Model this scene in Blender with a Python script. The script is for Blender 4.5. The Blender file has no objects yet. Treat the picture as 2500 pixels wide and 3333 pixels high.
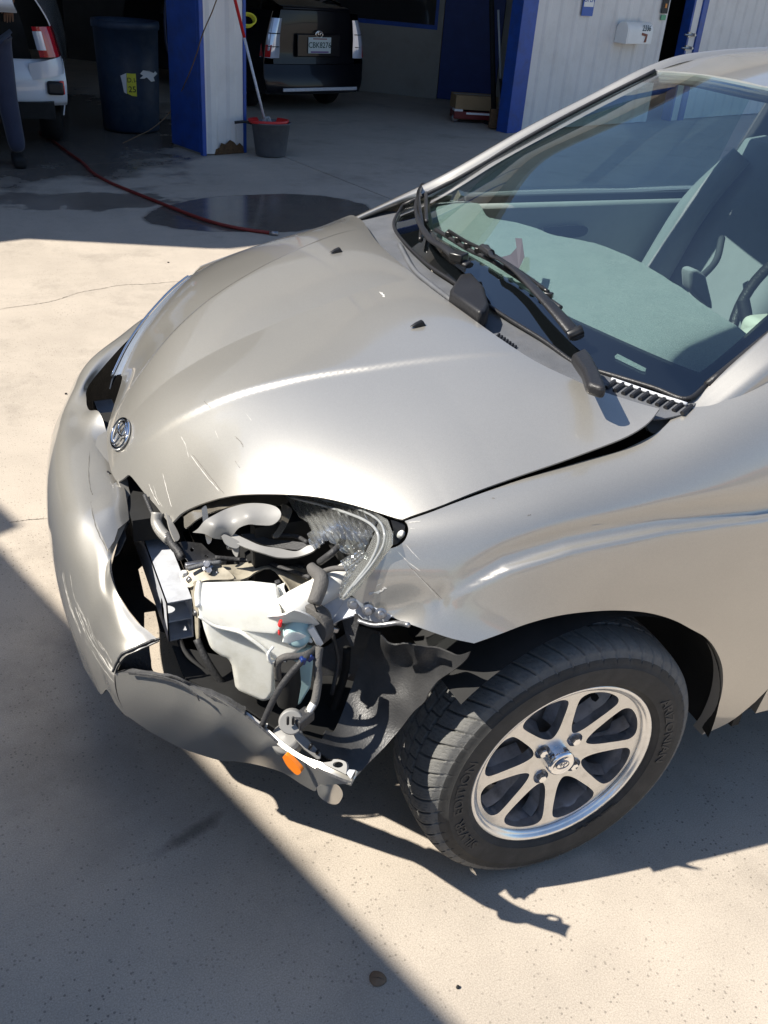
import bpy, math, random
import numpy as np
from mathutils import Vector, Matrix, geometry
random.seed(7); rng = np.random.default_rng(7)
D = bpy.data
SC = bpy.context.scene
COL = SC.collection
# ------------------------------------------------------------ camera, world, sun, exposure
CAM = np.array([-.88260834, -1.786221, 1.56292104]); YAW, PIT, ROL, FOC = .447831467, .542782071, .0832004207, 2974.1431
def _axes():
    cy, sy, cp, sp = math.cos(YAW), math.sin(YAW), math.cos(PIT), math.sin(PIT)
    f = np.array([sy*cp, cy*cp, -sp]); r = np.array([cy, -sy, 0.]); u = np.cross(r, f)
    cr, sr = math.cos(ROL), math.sin(ROL)
    return cr*r+sr*u, -sr*r+cr*u, f
CR, CU, CF = _axes()
cam = D.cameras.new('camera'); camo = D.objects.new('camera', cam); COL.objects.link(camo)
camo.matrix_world = Matrix(((CR[0], CU[0], -CF[0], CAM[0]), (CR[1], CU[1], -CF[1], CAM[1]), (CR[2], CU[2], -CF[2], CAM[2]), (0, 0, 0, 1)))
cam.sensor_fit = 'VERTICAL'; cam.sensor_height = 24; cam.sensor_width = 18; cam.lens = FOC/3333*24
cam.clip_start = .05; cam.clip_end = 600
SC.camera = camo
TOSUN = Vector((-.89, .17, 1.0)).normalized()
sel = math.asin(TOSUN.z); saz = math.atan2(TOSUN.x, TOSUN.y)
W = D.worlds.new('World'); SC.world = W; W.use_nodes = True
wn = W.node_tree.nodes; wl = W.node_tree.links
for n in list(wn): wn.remove(n)
wo = wn.new('ShaderNodeOutputWorld'); wb = wn.new('ShaderNodeBackground'); ws = wn.new('ShaderNodeTexSky')
ws.sky_type = 'NISHITA'; ws.sun_disc = False; ws.sun_elevation = sel; ws.sun_rotation = saz
ws.air_density = 1.0; ws.dust_density = .5; ws.ozone_density = 3.5
wb.inputs[1].default_value = .095
wl.new(ws.outputs[0], wb.inputs[0]); wl.new(wb.outputs[0], wo.inputs[0])
sun = D.lights.new('sun', 'SUN'); suno = D.objects.new('sun', sun); COL.objects.link(suno)
sun.energy = 5.0; sun.angle = math.radians(.53); sun.color = (1, .94, .84)
suno.rotation_euler = TOSUN.to_track_quat('Z', 'Y').to_euler()
SC.view_settings.view_transform = 'Standard'; SC.view_settings.look = 'None'
SC.view_settings.exposure = .80; SC.view_settings.gamma = 1
SC.render.engine = 'CYCLES'
try:
    SC.cycles.max_bounces = 10; SC.cycles.transparent_max_bounces = 16; SC.cycles.caustics_reflective = True
    SC.cycles.blur_glossy = .6
except Exception: pass

# ------------------------------------------------------------ pixel <-> place helpers (photograph pixels, 2500 x 3333)
def ray(px): return CF+CR*(px[0]-1250)/FOC-CU*(px[1]-1666.5)/FOC
def at(px, x=None, y=None, z=None):
    d = ray(px)
    t = (x-CAM[0])/d[0] if x is not None else (y-CAM[1])/d[1] if y is not None else (z-CAM[2])/d[2]
    return CAM+t*d
def onplane(px, p0, n):
    d = ray(px); return CAM+d*(np.dot(np.array(p0)-CAM, n)/np.dot(d, n))
def proj(P):
    d = np.asarray(P, float)-CAM; z = d@CF
    return np.stack([1250+FOC*(d@CR)/z, 1666.5-FOC*(d@CU)/z], -1)
def V3(a): return np.array(a, float)
def nrm(a): a = V3(a); return a/np.linalg.norm(a)

# ------------------------------------------------------------ materials
def newmat(name):
    m = D.materials.new(name); m.use_nodes = True; nt = m.node_tree
    b = nt.nodes['Principled BSDF']; return m, nt, b
def mat(name, col, rough=.5, metal=0, coat=0, coatr=.03, var=0, vscale=8, bump=0, bscale=60, spec=.5, trans=0, ior=1.45, emit=None, estr=0, rvar=0, dirt=None, dscale=5, damt=.5, sheen=0, alpha=1, aniso=0):
    m, nt, b = newmat(name); N, L = nt.nodes, nt.links
    b.inputs['Base Color'].default_value = (*col, 1); b.inputs['Roughness'].default_value = rough
    b.inputs['Metallic'].default_value = metal; b.inputs['Coat Weight'].default_value = coat; b.inputs['Coat Roughness'].default_value = coatr
    b.inputs['Specular IOR Level'].default_value = spec; b.inputs['Transmission Weight'].default_value = trans; b.inputs['IOR'].default_value = ior
    b.inputs['Sheen Weight'].default_value = sheen; b.inputs['Alpha'].default_value = alpha
    if emit: b.inputs['Emission Color'].default_value = (*emit, 1); b.inputs['Emission Strength'].default_value = estr
    tc = N.new('ShaderNodeTexCoord')
    if var or rvar or dirt:
        nz = N.new('ShaderNodeTexNoise'); nz.inputs['Scale'].default_value = vscale; nz.inputs['Detail'].default_value = 6; nz.inputs['Roughness'].default_value = .65
        L.new(tc.outputs['Object'], nz.inputs['Vector'])
        if var:
            mr = N.new('ShaderNodeMapRange'); mr.inputs[1].default_value = .25; mr.inputs[2].default_value = .75; mr.inputs[3].default_value = 1-var; mr.inputs[4].default_value = 1+var
            L.new(nz.outputs[0], mr.inputs[0])
            mx = N.new('ShaderNodeVectorMath'); mx.operation = 'SCALE'; mx.inputs[0].default_value = col; L.new(mr.outputs[0], mx.inputs['Scale']); src = mx.outputs[0]
            L.new(src, b.inputs['Base Color'])
        else: src = None
        if dirt:
            n2 = N.new('ShaderNodeTexNoise'); n2.inputs['Scale'].default_value = dscale; n2.inputs['Detail'].default_value = 8; n2.inputs['Roughness'].default_value = .7
            L.new(tc.outputs['Object'], n2.inputs['Vector'])
            cr = N.new('ShaderNodeMapRange'); cr.inputs[1].default_value = .48; cr.inputs[2].default_value = .72; cr.inputs[4].default_value = damt; L.new(n2.outputs[0], cr.inputs[0])
            mm = N.new('ShaderNodeMix'); mm.data_type = 'RGBA'; L.new(cr.outputs[0], mm.inputs[0])
            if src: L.new(src, mm.inputs[6])
            else: mm.inputs[6].default_value = (*col, 1)
            mm.inputs[7].default_value = (*dirt, 1); L.new(mm.outputs[2], b.inputs['Base Color'])
        if rvar:
            m2 = N.new('ShaderNodeMapRange'); m2.inputs[1].default_value = .3; m2.inputs[2].default_value = .7; m2.inputs[3].default_value = max(0, rough-rvar); m2.inputs[4].default_value = min(1, rough+rvar)
            L.new(nz.outputs[0], m2.inputs[0]); L.new(m2.outputs[0], b.inputs['Roughness'])
    if bump:
        nb = N.new('ShaderNodeTexNoise'); nb.inputs['Scale'].default_value = bscale; nb.inputs['Detail'].default_value = 4
        L.new(tc.outputs['Object'], nb.inputs['Vector'])
        bp = N.new('ShaderNodeBump'); bp.inputs['Strength'].default_value = bump; bp.inputs['Distance'].default_value = .004
        L.new(nb.outputs[0], bp.inputs['Height']); L.new(bp.outputs[0], b.inputs['Normal'])
    return m
def paint_mat(name, col, flake=.07):
    m, nt, b = newmat(name); N, L = nt.nodes, nt.links
    b.inputs['Metallic'].default_value = .64; b.inputs['Roughness'].default_value = .37; b.inputs['Coat Weight'].default_value = 1; b.inputs['Coat Roughness'].default_value = .035
    b.inputs['Coat IOR'].default_value = 1.65
    tc = N.new('ShaderNodeTexCoord')
    vo = N.new('ShaderNodeTexVoronoi'); vo.inputs['Scale'].default_value = 1400; L.new(tc.outputs['Object'], vo.inputs['Vector'])
    mr = N.new('ShaderNodeMapRange'); mr.inputs[3].default_value = 1-flake; mr.inputs[4].default_value = 1+flake
    sp = N.new('ShaderNodeSeparateColor'); L.new(vo.outputs['Color'], sp.inputs[0]); L.new(sp.outputs[0], mr.inputs[0])
    nz = N.new('ShaderNodeTexNoise'); nz.inputs['Scale'].default_value = 3.5; nz.inputs['Detail'].default_value = 5; L.new(tc.outputs['Object'], nz.inputs['Vector'])
    m2 = N.new('ShaderNodeMapRange'); m2.inputs[1].default_value = .3; m2.inputs[2].default_value = .7; m2.inputs[3].default_value = .97; m2.inputs[4].default_value = 1.03; L.new(nz.outputs[0], m2.inputs[0])
    mu = N.new('ShaderNodeMath'); mu.operation = 'MULTIPLY'; L.new(mr.outputs[0], mu.inputs[0]); L.new(m2.outputs[0], mu.inputs[1])
    sc = N.new('ShaderNodeVectorMath'); sc.operation = 'SCALE'; sc.inputs[0].default_value = col; L.new(mu.outputs[0], sc.inputs['Scale']); L.new(sc.outputs[0], b.inputs['Base Color'])
    # dust film in the coat roughness
    n3 = N.new('ShaderNodeTexNoise'); n3.inputs['Scale'].default_value = 9; n3.inputs['Detail'].default_value = 8; L.new(tc.outputs['Object'], n3.inputs['Vector'])
    m4 = N.new('ShaderNodeMapRange'); m4.inputs[1].default_value = .35; m4.inputs[2].default_value = .75; m4.inputs[3].default_value = .02; m4.inputs[4].default_value = .09; L.new(n3.outputs[0], m4.inputs[0]); L.new(m4.outputs[0], b.inputs['Coat Roughness'])
    return m
def glass_mat(name, tint, gloss=1.0, ior=1.5, rough=.0, haze=0):
    m = D.materials.new(name); m.use_nodes = True; nt = m.node_tree; N, L = nt.nodes, nt.links
    for n in list(N): N.remove(n)
    o = N.new('ShaderNodeOutputMaterial'); mx = N.new('ShaderNodeMixShader'); t = N.new('ShaderNodeBsdfTransparent'); g = N.new('ShaderNodeBsdfGlossy')
    fr = N.new('ShaderNodeFresnel'); fr.inputs[0].default_value = ior; t.inputs[0].default_value = (*tint, 1); g.inputs[0].default_value = (gloss, gloss, gloss, 1); g.inputs['Roughness'].default_value = rough
    L.new(fr.outputs[0], mx.inputs[0]); L.new(t.outputs[0], mx.inputs[1]); L.new(g.outputs[0], mx.inputs[2]); L.new(mx.outputs[0], o.inputs[0])
    if haze:
        df = N.new('ShaderNodeBsdfDiffuse'); df.inputs[0].default_value = (.8, .8, .78, 1); tl = N.new('ShaderNodeBsdfTranslucent'); tl.inputs[0].default_value = (.8, .8, .78, 1)
        a1 = N.new('ShaderNodeMixShader'); L.new(df.outputs[0], a1.inputs[1]); L.new(tl.outputs[0], a1.inputs[2]); a2 = N.new('ShaderNodeMixShader'); a2.inputs[0].default_value = haze
        L.new(mx.outputs[0], a2.inputs[1]); L.new(a1.outputs[0], a2.inputs[2]); L.new(a2.outputs[0], o.inputs[0])
    return m
M = {}
M['paint'] = paint_mat('champagne_metallic_paint', (.418, .402, .366))
M['primer'] = mat('painted_inner_plastic', (.30, .29, .27), .5, .3, var=.1, rvar=.1)
M['black_plastic'] = mat('black_plastic', (.018, .018, .02), .42, var=.2, bump=.25, bscale=300)
M['grey_plastic'] = mat('weathered_grey_plastic', (.10, .105, .115), .55, var=.25, vscale=14, bump=.3, bscale=350, dirt=(.14, .135, .13), dscale=18, damt=.45)
M['torn_plastic'] = mat('torn_dark_plastic', (.05, .05, .052), .6, var=.3, vscale=25, bump=.5, bscale=220, dirt=(.15, .15, .15), dscale=30, damt=.35)
M['liner'] = mat('fender_liner_plastic', (.042, .042, .043), .40, var=.3, vscale=18, bump=.18, bscale=300, dirt=(.075, .073, .07), dscale=9, damt=.6)
M['rubber'] = mat('tyre_rubber', (.035, .035, .034), .72, var=.25, vscale=30, bump=.3, bscale=600, dirt=(.085, .082, .078), dscale=14, damt=.5)
M['tread'] = mat('dusty_tread_rubber', (.15, .148, .14), .85, var=.2, vscale=60, bump=.4, bscale=500)
M['rim'] = mat('silver_wheel_paint', (.70, .70, .69), .27, .8, coat=.6, coatr=.08, var=.06, vscale=40, dirt=(.20, .18, .15), dscale=40, damt=.35)
M['rim_inner'] = mat('silver_wheel_inside', (.48, .49, .52), .34, .8, var=.2, vscale=30, dirt=(.08, .07, .06), dscale=25, damt=.6)
M['chrome'] = mat('chrome', (.85, .86, .88), .06, 1)
M['steel'] = mat('raw_steel', (.36, .36, .37), .38, .9, var=.2, vscale=40, rvar=.15)
M['alu'] = mat('dull_aluminium', (.56, .58, .62), .45, .15, var=.1, vscale=25, dirt=(.25, .25, .25), dscale=30, damt=.4, rvar=.1)
M['black_metal'] = mat('black_coated_metal', (.014, .014, .015), .3, .2, var=.3, dirt=(.05, .05, .05), dscale=30, damt=.5)
M['void'] = mat('grimy_dark_metal', (.012, .012, .012), .8, var=.5, vscale=12)  # near-black, for dark parts and for surfaces that paint deep shade
M['tank'] = mat('milky_white_plastic', (.86, .86, .80), .36, var=.04, vscale=10, bump=.12, bscale=40, dirt=(.55, .53, .43), dscale=9, damt=.6)
_b = M['tank'].node_tree.nodes['Principled BSDF']; _b.inputs['Subsurface Weight'].default_value = .5; _b.inputs['Subsurface Radius'].default_value = (.03, .03, .03); _b.inputs['Subsurface Scale'].default_value = 1.0
M['fluid'] = mat('washer_fluid_tinted_plastic', (.42, .60, .60), .35, var=.1, vscale=10)
M['white_plastic'] = mat('white_plastic', (.78, .77, .73), .4, var=.05)
M['red'] = mat('red_plastic', (.55, .02, .02), .4)
M['amber'] = mat('amber_lens', (.85, .22, .01), .12, coat=1, spec=.6)
M['lamp_grey'] = mat('grey_lamp_housing', (.24, .235, .225), .4, var=.12, vscale=14, rvar=.08)
M['lamp_beige'] = mat('dusty_lamp_reflector', (.36, .33, .28), .25, .75, var=.2, vscale=14)
M['tan_metal'] = mat('body_coloured_inner_metal', (.42, .38, .30), .45, .2, var=.2, vscale=14, dirt=(.12, .1, .07), dscale=25, damt=.6)
M['cable'] = mat('cable_sheath', (.04, .04, .042), .55, var=.2, bump=.4, bscale=250)
M['tape'] = mat('grey_cloth_tape', (.10, .095, .09), .7, bump=.4, bscale=300, var=.2)
M['glass'] = glass_mat('windshield_glass', (.74, .86, .84), 1.0, 2.2)
M['sideglass'] = glass_mat('side_glass', (.62, .76, .74), 1.0, 1.5)
M['lens'] = glass_mat('clear_lens_plastic', (.82, .84, .84), 1.0, 1.8, .06, .065)
M['frit'] = mat('black_glass_border', (.006, .006, .008), .08, coat=1, coatr=.01)
M['matteal'] = mat('teal_dash_mat', (.155, .22, .215), .95, var=.45, vscale=260, bump=1.0, bscale=900, sheen=.6)
M['seat'] = mat('grey_seat_cloth', (.22, .24, .25), .85, var=.1, bump=.4, bscale=500, sheen=.3)
M['trim'] = mat('light_grey_cabin_trim', (.36, .38, .38), .6, var=.08, bump=.2, bscale=300)
M['trim_dark'] = mat('dark_cabin_trim', (.05, .055, .06), .6, var=.1)
M['headrest'] = mat('pale_headrest_cloth', (.7, .73, .68), .8, var=.05)
M['console'] = mat('pale_steering_column_plastic', (.52, .54, .46), .5)
M['black_leather'] = mat('black_leather', (.02, .02, .02), .4, bump=.4, bscale=200)

# ------------------------------------------------------------ objects, parenting
ORG = {}
def thing(name, label, cat, loc=(0, 0, 0), group=None, rotz=0):
    o = D.objects.new(name, None); COL.objects.link(o); o.location = loc; o.rotation_euler[2] = rotz
    o.empty_display_size = .1
    o['label'] = label; o['category'] = cat
    if group: o['group'] = group
    ORG[o.name] = (np.array(loc, float), rotz); return o
def mkmesh(name, verts, faces, m=None, smooth=False, normals=None, mats=None, fmat=None):
    me = D.meshes.new(name); me.from_pydata([tuple(map(float, v)) for v in verts], [], [tuple(map(int, f)) for f in faces])
    for mm in (mats or ([m] if m else [])): me.materials.append(mm)
    if fmat is not None: me.polygons.foreach_set('material_index', np.array(fmat, np.int32))
    if smooth or normals is not None: me.polygons.foreach_set('use_smooth', np.ones(len(me.polygons), bool))
    me.update()
    if normals is not None: me.normals_split_custom_set_from_vertices([tuple(n) for n in normals])
    return me
def obj(name, me, parent=None, label=None, bevel=0, seg=2, sub=0, kind=None, cat=None, group=None, auto=None):
    """mesh given in world coordinates; with a parent it is re-expressed in the parent's space"""
    o = D.objects.new(name, me); COL.objects.link(o)
    if parent is not None:
        org, rz = ORG[parent.name]
        if not me.get('local'):
            co = np.empty(len(me.vertices)*3); me.vertices.foreach_get('co', co); co = co.reshape(-1, 3)-org
            if rz:
                c, s = math.cos(-rz), math.sin(-rz); co = np.stack([co[:, 0]*c-co[:, 1]*s, co[:, 0]*s+co[:, 1]*c, co[:, 2]], 1)
            me.vertices.foreach_set('co', co.ravel()); me.update(); me['local'] = 1
        o.parent = parent; ORG[o.name] = (org, rz)
    else: ORG[o.name] = (np.zeros(3), 0)
    if label: o['label'] = label
    if cat: o['category'] = cat
    if group: o['group'] = group
    if kind: o['kind'] = kind
    if bevel:
        b = o.modifiers.new('bevel', 'BEVEL'); b.width = bevel; b.segments = seg; b.limit_method = 'ANGLE'; b.angle_limit = math.radians(35)
    if sub:
        s = o.modifiers.new('sub', 'SUBSURF'); s.levels = sub; s.render_levels = sub
    if auto or bevel:
        for pl in me.polygons: pl.use_smooth = True
        try: me.set_sharp_from_angle(angle=math.radians(auto or 40))
        except Exception: pass
    return o
class MB:
    def __init__(s): s.v = []; s.f = []
    def add(s, v, f):
        n = len(s.v); s.v += [tuple(map(float, a)) for a in v]; s.f += [tuple(int(i)+n for i in g) for g in f]; return s
    def box(s, c, size, R=None):
        c = V3(c); h = V3(size)/2; R = np.eye(3) if R is None else np.array(R)
        v = [c+R@(h*np.array([sx, sy, sz])) for sx in (-1, 1) for sy in (-1, 1) for sz in (-1, 1)]
        return s.add(v, [(0, 1, 3, 2), (4, 6, 7, 5), (0, 4, 5, 1), (2, 3, 7, 6), (0, 2, 6, 4), (1, 5, 7, 3)])
    def tube(s, pts, r, n=10, cap=True, sm=True, ell=1, flat=1):
        P = cr(pts, 6) if sm and len(pts) > 2 else [V3(a) for a in pts]
        P = [V3(a) for a in P]; R = np.interp(np.linspace(0, 1, len(P)), np.linspace(0, 1, len(r)), r) if hasattr(r, '__len__') else [r]*len(P)
        up = None; rings = []
        for i, q in enumerate(P):
            t = nrm(P[min(i+1, len(P)-1)]-P[max(i-1, 0)])
            if up is None: up = np.cross(t, (0, 0, 1)) if abs(t[2]) < .95 else np.cross(t, (1, 0, 0))
            up = nrm(up-t*np.dot(up, t)); b = np.cross(t, up)
            rings.append([q+R[i]*(math.cos(a)*up*ell+math.sin(a)*b*flat) for a in np.linspace(0, 2*math.pi, n, endpoint=False)])
        v = [a for g in rings for a in g]; f = [(i*n+j, i*n+(j+1) % n, (i+1)*n+(j+1) % n, (i+1)*n+j) for i in range(len(P)-1) for j in range(n)]
        if cap: f += [tuple(range(n-1, -1, -1)), tuple((len(P)-1)*n+j for j in range(n))]
        return s.add(v, f)
    def lathe(s, c, axis, prof, n=32, ref=None, a0=0, a1=2*math.pi, cap=False):
        c = V3(c); ax = nrm(axis); ref = nrm(np.cross(ax, (0, 0, 1)) if abs(ax[2]) < .9 else np.cross(ax, (1, 0, 0))) if ref is None else nrm(ref)
        b = np.cross(ax, ref); full = abs(a1-a0-2*math.pi) < 1e-6
        A = np.linspace(a0, a1, n, endpoint=not full)
        v = [c+ax*h+r*(math.cos(a)*ref+math.sin(a)*b) for r, h in prof for a in A]
        f = []
        for i in range(len(prof)-1):
            for j in range(n if full else n-1): f.append((i*n+j, i*n+(j+1) % n, (i+1)*n+(j+1) % n, (i+1)*n+j))
        return s.add(v, f)
    def me(s, name, m, smooth=False): return mkmesh(name, s.v, s.f, m, smooth)
    def build(s, name, m, parent=None, smooth=False, **k): return obj(name, s.me(name, m, smooth), parent, **k)
def cr(pts, k=8, closed=False):
    P = [V3(a) for a in pts]; n = len(P); out = []
    rg = range(n) if closed else range(n-1)
    for i in rg:
        if closed: a, b, c, d = P[(i-1) % n], P[i], P[(i+1) % n], P[(i+2) % n]
        else: b, c = P[i], P[i+1]; a = P[i-1] if i else 2*b-c; d = P[i+2] if i+2 < n else 2*c-b
        for j in range(k):
            t = j/k; out.append(.5*((2*b)+(c-a)*t+(2*a-5*b+4*c-d)*t*t+(3*b-a-3*c+d)*t**3))
    if not closed: out.append(P[-1])
    return out
def segs(*ss, k=5):
    """outline from smooth runs joined at corners"""
    out = []
    for s in ss:
        q = cr(s, k) if len(s) > 2 else [V3(a) for a in s]
        if out and np.linalg.norm(V3(out[-1])-q[0]) < 1e-6: q = q[1:]
        out += list(q)
    if np.linalg.norm(V3(out[0])-V3(out[-1])) < 1e-6: out.pop()
    return out

class TPS:
    def __init__(s, X, y, reg=1e-9):
        s.X = X = np.array(X, float); s.m = X.mean(0); s.sc = np.abs(X-s.m).max(); Z = (X-s.m)/s.sc; s.Z = Z; n = len(X)
        A = np.zeros((n+3, n+3)); A[:n, :n] = s.k(Z, Z)+np.eye(n)*reg; A[:n, n] = 1; A[:n, n+1:] = Z; A[n, :n] = 1; A[n+1:, :n] = Z.T
        s.c = np.linalg.solve(A, np.concatenate([y, np.zeros(3)]))
    def k(s, a, b):
        r2 = ((a[:, None, :]-b[None, :, :])**2).sum(-1); return .5*r2*np.log(r2+1e-12)
    def __call__(s, X):
        Z = (np.atleast_2d(X)-s.m)/s.sc; return s.k(Z, s.Z)@s.c[:-3]+s.c[-3]+Z@s.c[-2:]
class Surf:
    def __init__(s, U, Vv, Wv, pts, extra=None, reg=1e-6):
        s.U, s.V, s.W = nrm(U), nrm(Vv), nrm(Wv); P = np.array(pts, float)
        uv = np.stack([P@s.U, P@s.V], 1); w = P@s.W; s.extra = extra
        if extra: w = w-extra(uv)
        s.t = TPS(uv, w, reg)
    def w(s, uv):
        uv = np.atleast_2d(uv); r = s.t(uv)
        return r+s.extra(uv) if s.extra else r
    def P(s, uv, off=0):
        uv = np.atleast_2d(uv); P = uv[:, :1]*s.U+uv[:, 1:]*s.V+s.w(uv)[:, None]*s.W
        return P+s.N(uv)*off if off else P
    def N(s, uv):
        uv = np.atleast_2d(uv); e = 1e-3
        wu = (s.w(uv+[e, 0])-s.w(uv-[e, 0]))/2/e; wv = (s.w(uv+[0, e])-s.w(uv-[0, e]))/2/e
        n = s.W-wu[:, None]*s.U-wv[:, None]*s.V; return n/np.linalg.norm(n, axis=1)[:, None]
    def uv(s, P): P = V3(P); return np.array([P@s.U, P@s.V])
    def hit(s, px, off=0, t0=.8, t1=4.5):
        d = ray(px); T = np.linspace(t0, t1, 260)
        def g(T):
            P = CAM+np.atleast_1d(T)[:, None]*d; uv = np.stack([P@s.U, P@s.V], 1); return P@s.W-s.w(uv)-off
        G = g(T); i = np.where(G[:-1]*G[1:] < 0)[0]
        if len(i) == 0: i = np.argmin(abs(G)); P = CAM+T[i]*d; return s.uv(P)
        a, b = T[i[0]], T[i[0]+1]; ga = G[i[0]]
        for _ in range(30):
            c = (a+b)/2; gc = g(c)[0]
            if gc*ga > 0: a, ga = c, gc
            else: b = c
        return s.uv(CAM+a*d)
    def out(s, pts, off=0):
        """2-tuples are photograph pixels, 3-tuples are points in the place"""
        return [s.hit(q, off) if len(q) == 2 else s.uv(q) for q in pts]
def inside(P, poly):
    poly = np.array(poly); x, y = P[:, 0], P[:, 1]; r = np.zeros(len(P), bool); j = len(poly)-1
    for i in range(len(poly)):
        xi, yi = poly[i]; xj, yj = poly[j]
        c = (yi > y) != (yj > y)
        with np.errstate(divide='ignore', invalid='ignore'): r ^= c & (x < (xj-xi)*(y-yi)/(yj-yi+1e-30)+xi)
        j = i
    return r
def trimesh(poly, step, holes=()):
    poly = np.array(poly, float); loops = [poly]+[np.array(h, float) for h in holes]
    allv = []; edges = []
    for lp in loops:
        q = []
        for i in range(len(lp)):
            a, b = lp[i], lp[(i+1) % len(lp)]; k = max(1, int(np.linalg.norm(b-a)/step+.3))
            for j in range(k): q.append(a+(b-a)*j/k)
        n0 = len(allv); allv += q; edges += [(n0+i, n0+(i+1) % len(q)) for i in range(len(q))]
    nb = len(allv); B = np.array(allv)
    x0, y0 = poly.min(0); x1, y1 = poly.max(0)
    gx, gy = np.meshgrid(np.arange(x0+step*.5, x1, step), np.arange(y0+step*.5, y1, step*.87)); gx[1::2] += step*.5
    G = np.stack([gx.ravel(), gy.ravel()], 1)
    k = inside(G, poly)
    for h in loops[1:]: k &= ~inside(G, h)
    G = G[k]
    if len(G):
        dm = np.full(len(G), 1e9)
        for i in range(0, nb, 64): dm = np.minimum(dm, ((G[:, None]-B[None, i:i+64])**2).sum(-1).min(1))
        G = G[dm > (step*.5)**2]
    P = np.concatenate([B, G]) if len(G) else B
    r = geometry.delaunay_2d_cdt([Vector(a) for a in P], edges, [], 0, 1e-7)
    vo = np.array([tuple(a) for a in r[0]]); F = np.array([list(f) for f in r[2] if len(f) == 3])
    c = vo[F].mean(1); k = inside(c, poly)
    for h in loops[1:]: k &= ~inside(c, h)
    F = F[k]
    e = vo[F]; ar = (e[:, 1, 0]-e[:, 0, 0])*(e[:, 2, 1]-e[:, 0, 1])-(e[:, 1, 1]-e[:, 0, 1])*(e[:, 2, 0]-e[:, 0, 0])
    F[ar < 0] = F[ar < 0][:, ::-1]
    return vo, F
def solid(P, N, F, thick):
    """front sheet + back sheet + rim, with smooth normals on the sheets"""
    n = len(P); B = P-N*thick
    from collections import Counter
    ed = Counter()
    for a, b, c in F:
        for e in ((a, b), (b, c), (c, a)): ed[e] += 1
    rim = [e for e in ed if (e[1], e[0]) not in ed]
    V = [P, B]; NN = [N, -N]; faces = [tuple(f) for f in F]+[tuple(n+i for i in f[::-1]) for f in F]; k = 2*n
    rv = []; rn = []
    for a, b in rim:
        t = P[b]-P[a]; m = np.cross(t, N[a]); m = m/(np.linalg.norm(m)+1e-12)
        rv += [P[a], P[b], B[b], B[a]]; rn += [m]*4; faces.append((k+1, k, k+3, k+2)); k += 4
    return np.concatenate(V+([np.array(rv)] if rv else [])), np.concatenate(NN+([np.array(rn)] if rn else [])), faces
def panel(name, surf, outline, m, parent, step=.02, thick=.0015, off=0, holes=(), back=None, disp=None, **k):
    uvp = surf.out(outline, off); hs = [surf.out(h, off) for h in holes]
    uv, F = trimesh(uvp, step, hs)
    P = surf.P(uv, off); N = surf.N(uv)
    # make sure triangles face along the surface normal
    c = np.cross(P[F[:, 1]]-P[F[:, 0]], P[F[:, 2]]-P[F[:, 0]]); fl = (c*N[F[:, 0]]).sum(1) < 0
    F[fl] = F[fl][:, ::-1]
    V, NN, faces = solid(P, N, F, thick)
    nf = len(F); fm = [0]*nf+[1]*(len(faces)-nf)
    return obj(name, mkmesh(name, V, faces, None, True, NN, [m, back or m], fm), parent, **k)
def sheet(name, outline, ctrl, m, parent, step=12, thick=.002, holes=(), back=None, crumple=0, cs=20, seed=0, reg=1e-3, **k):
    """free-form torn sheet: outline in photograph pixels, depth from control points (pixel, y)"""
    C = np.array([c[0] for c in ctrl], float); Y = np.array([c[1] for c in ctrl], float)
    if len(C) == 3:
        A = np.linalg.solve(np.c_[C, np.ones(3)], Y); yf = lambda q: np.c_[q, np.ones(len(q))]@A
    else: t = TPS(C, Y, reg); yf = t
    uv, F = trimesh([o[:2] for o in outline], step, holes)
    Y = yf(uv); P = np.array([at(q, y=yy) for q, yy in zip(uv, Y)])
    c = np.cross(P[F[:, 1]]-P[F[:, 0]], P[F[:, 2]]-P[F[:, 0]])
    fl = (c*(CAM-P[F[:, 0]])).sum(1) < 0; F[fl] = F[fl][:, ::-1]; c[fl] *= -1
    N = np.zeros_like(P)
    for i in range(3): np.add.at(N, F[:, i], c)
    N /= np.linalg.norm(N, axis=1)[:, None]+1e-12
    if crumple:
        from mathutils import noise
        h = np.array([noise.fractal(Vector(q*cs+seed*7.3), 1.1, 2.1, 3) for q in P]); P = P+N*(h*crumple)[:, None]
        c = np.cross(P[F[:, 1]]-P[F[:, 0]], P[F[:, 2]]-P[F[:, 0]]); N = np.zeros_like(P)
        for i in range(3): np.add.at(N, F[:, i], c)
        N /= np.linalg.norm(N, axis=1)[:, None]+1e-12
    V, NN, faces = solid(P, N, F, thick); nf = len(F)
    return obj(name, mkmesh(name, V, faces, None, True, NN, [m, back or m], [0]*nf+[1]*(len(faces)-nf)), parent, **k)
def slab(name, outline, p3, ext, m, parent, bevel=.003, seg=2, **k):
    """flat plate or block: pixel outline on the plane through three (pixel, y) points, extruded by ext"""
    A, B, C = [at(q, y=y) for q, y in p3]; n = nrm(np.cross(B-A, C-A)); P = [onplane(q, A, n) for q in outline]
    N = len(P); e = V3(ext); Q = [q+e for q in P]
    area = sum(np.cross(P[i], P[(i+1) % N]) for i in range(N))
    front = list(range(N)); 
    if np.dot(area, e) > 0: front = front[::-1]
    faces = [tuple(front), tuple(N+i for i in front[::-1])]
    for i in range(N):
        a, b = front[i], front[(i+1) % N]; faces.append((b, a, N+a, N+b))
    return obj(name, mkmesh(name, P+Q, faces, m), parent, bevel=bevel, seg=seg, **k)
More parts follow.
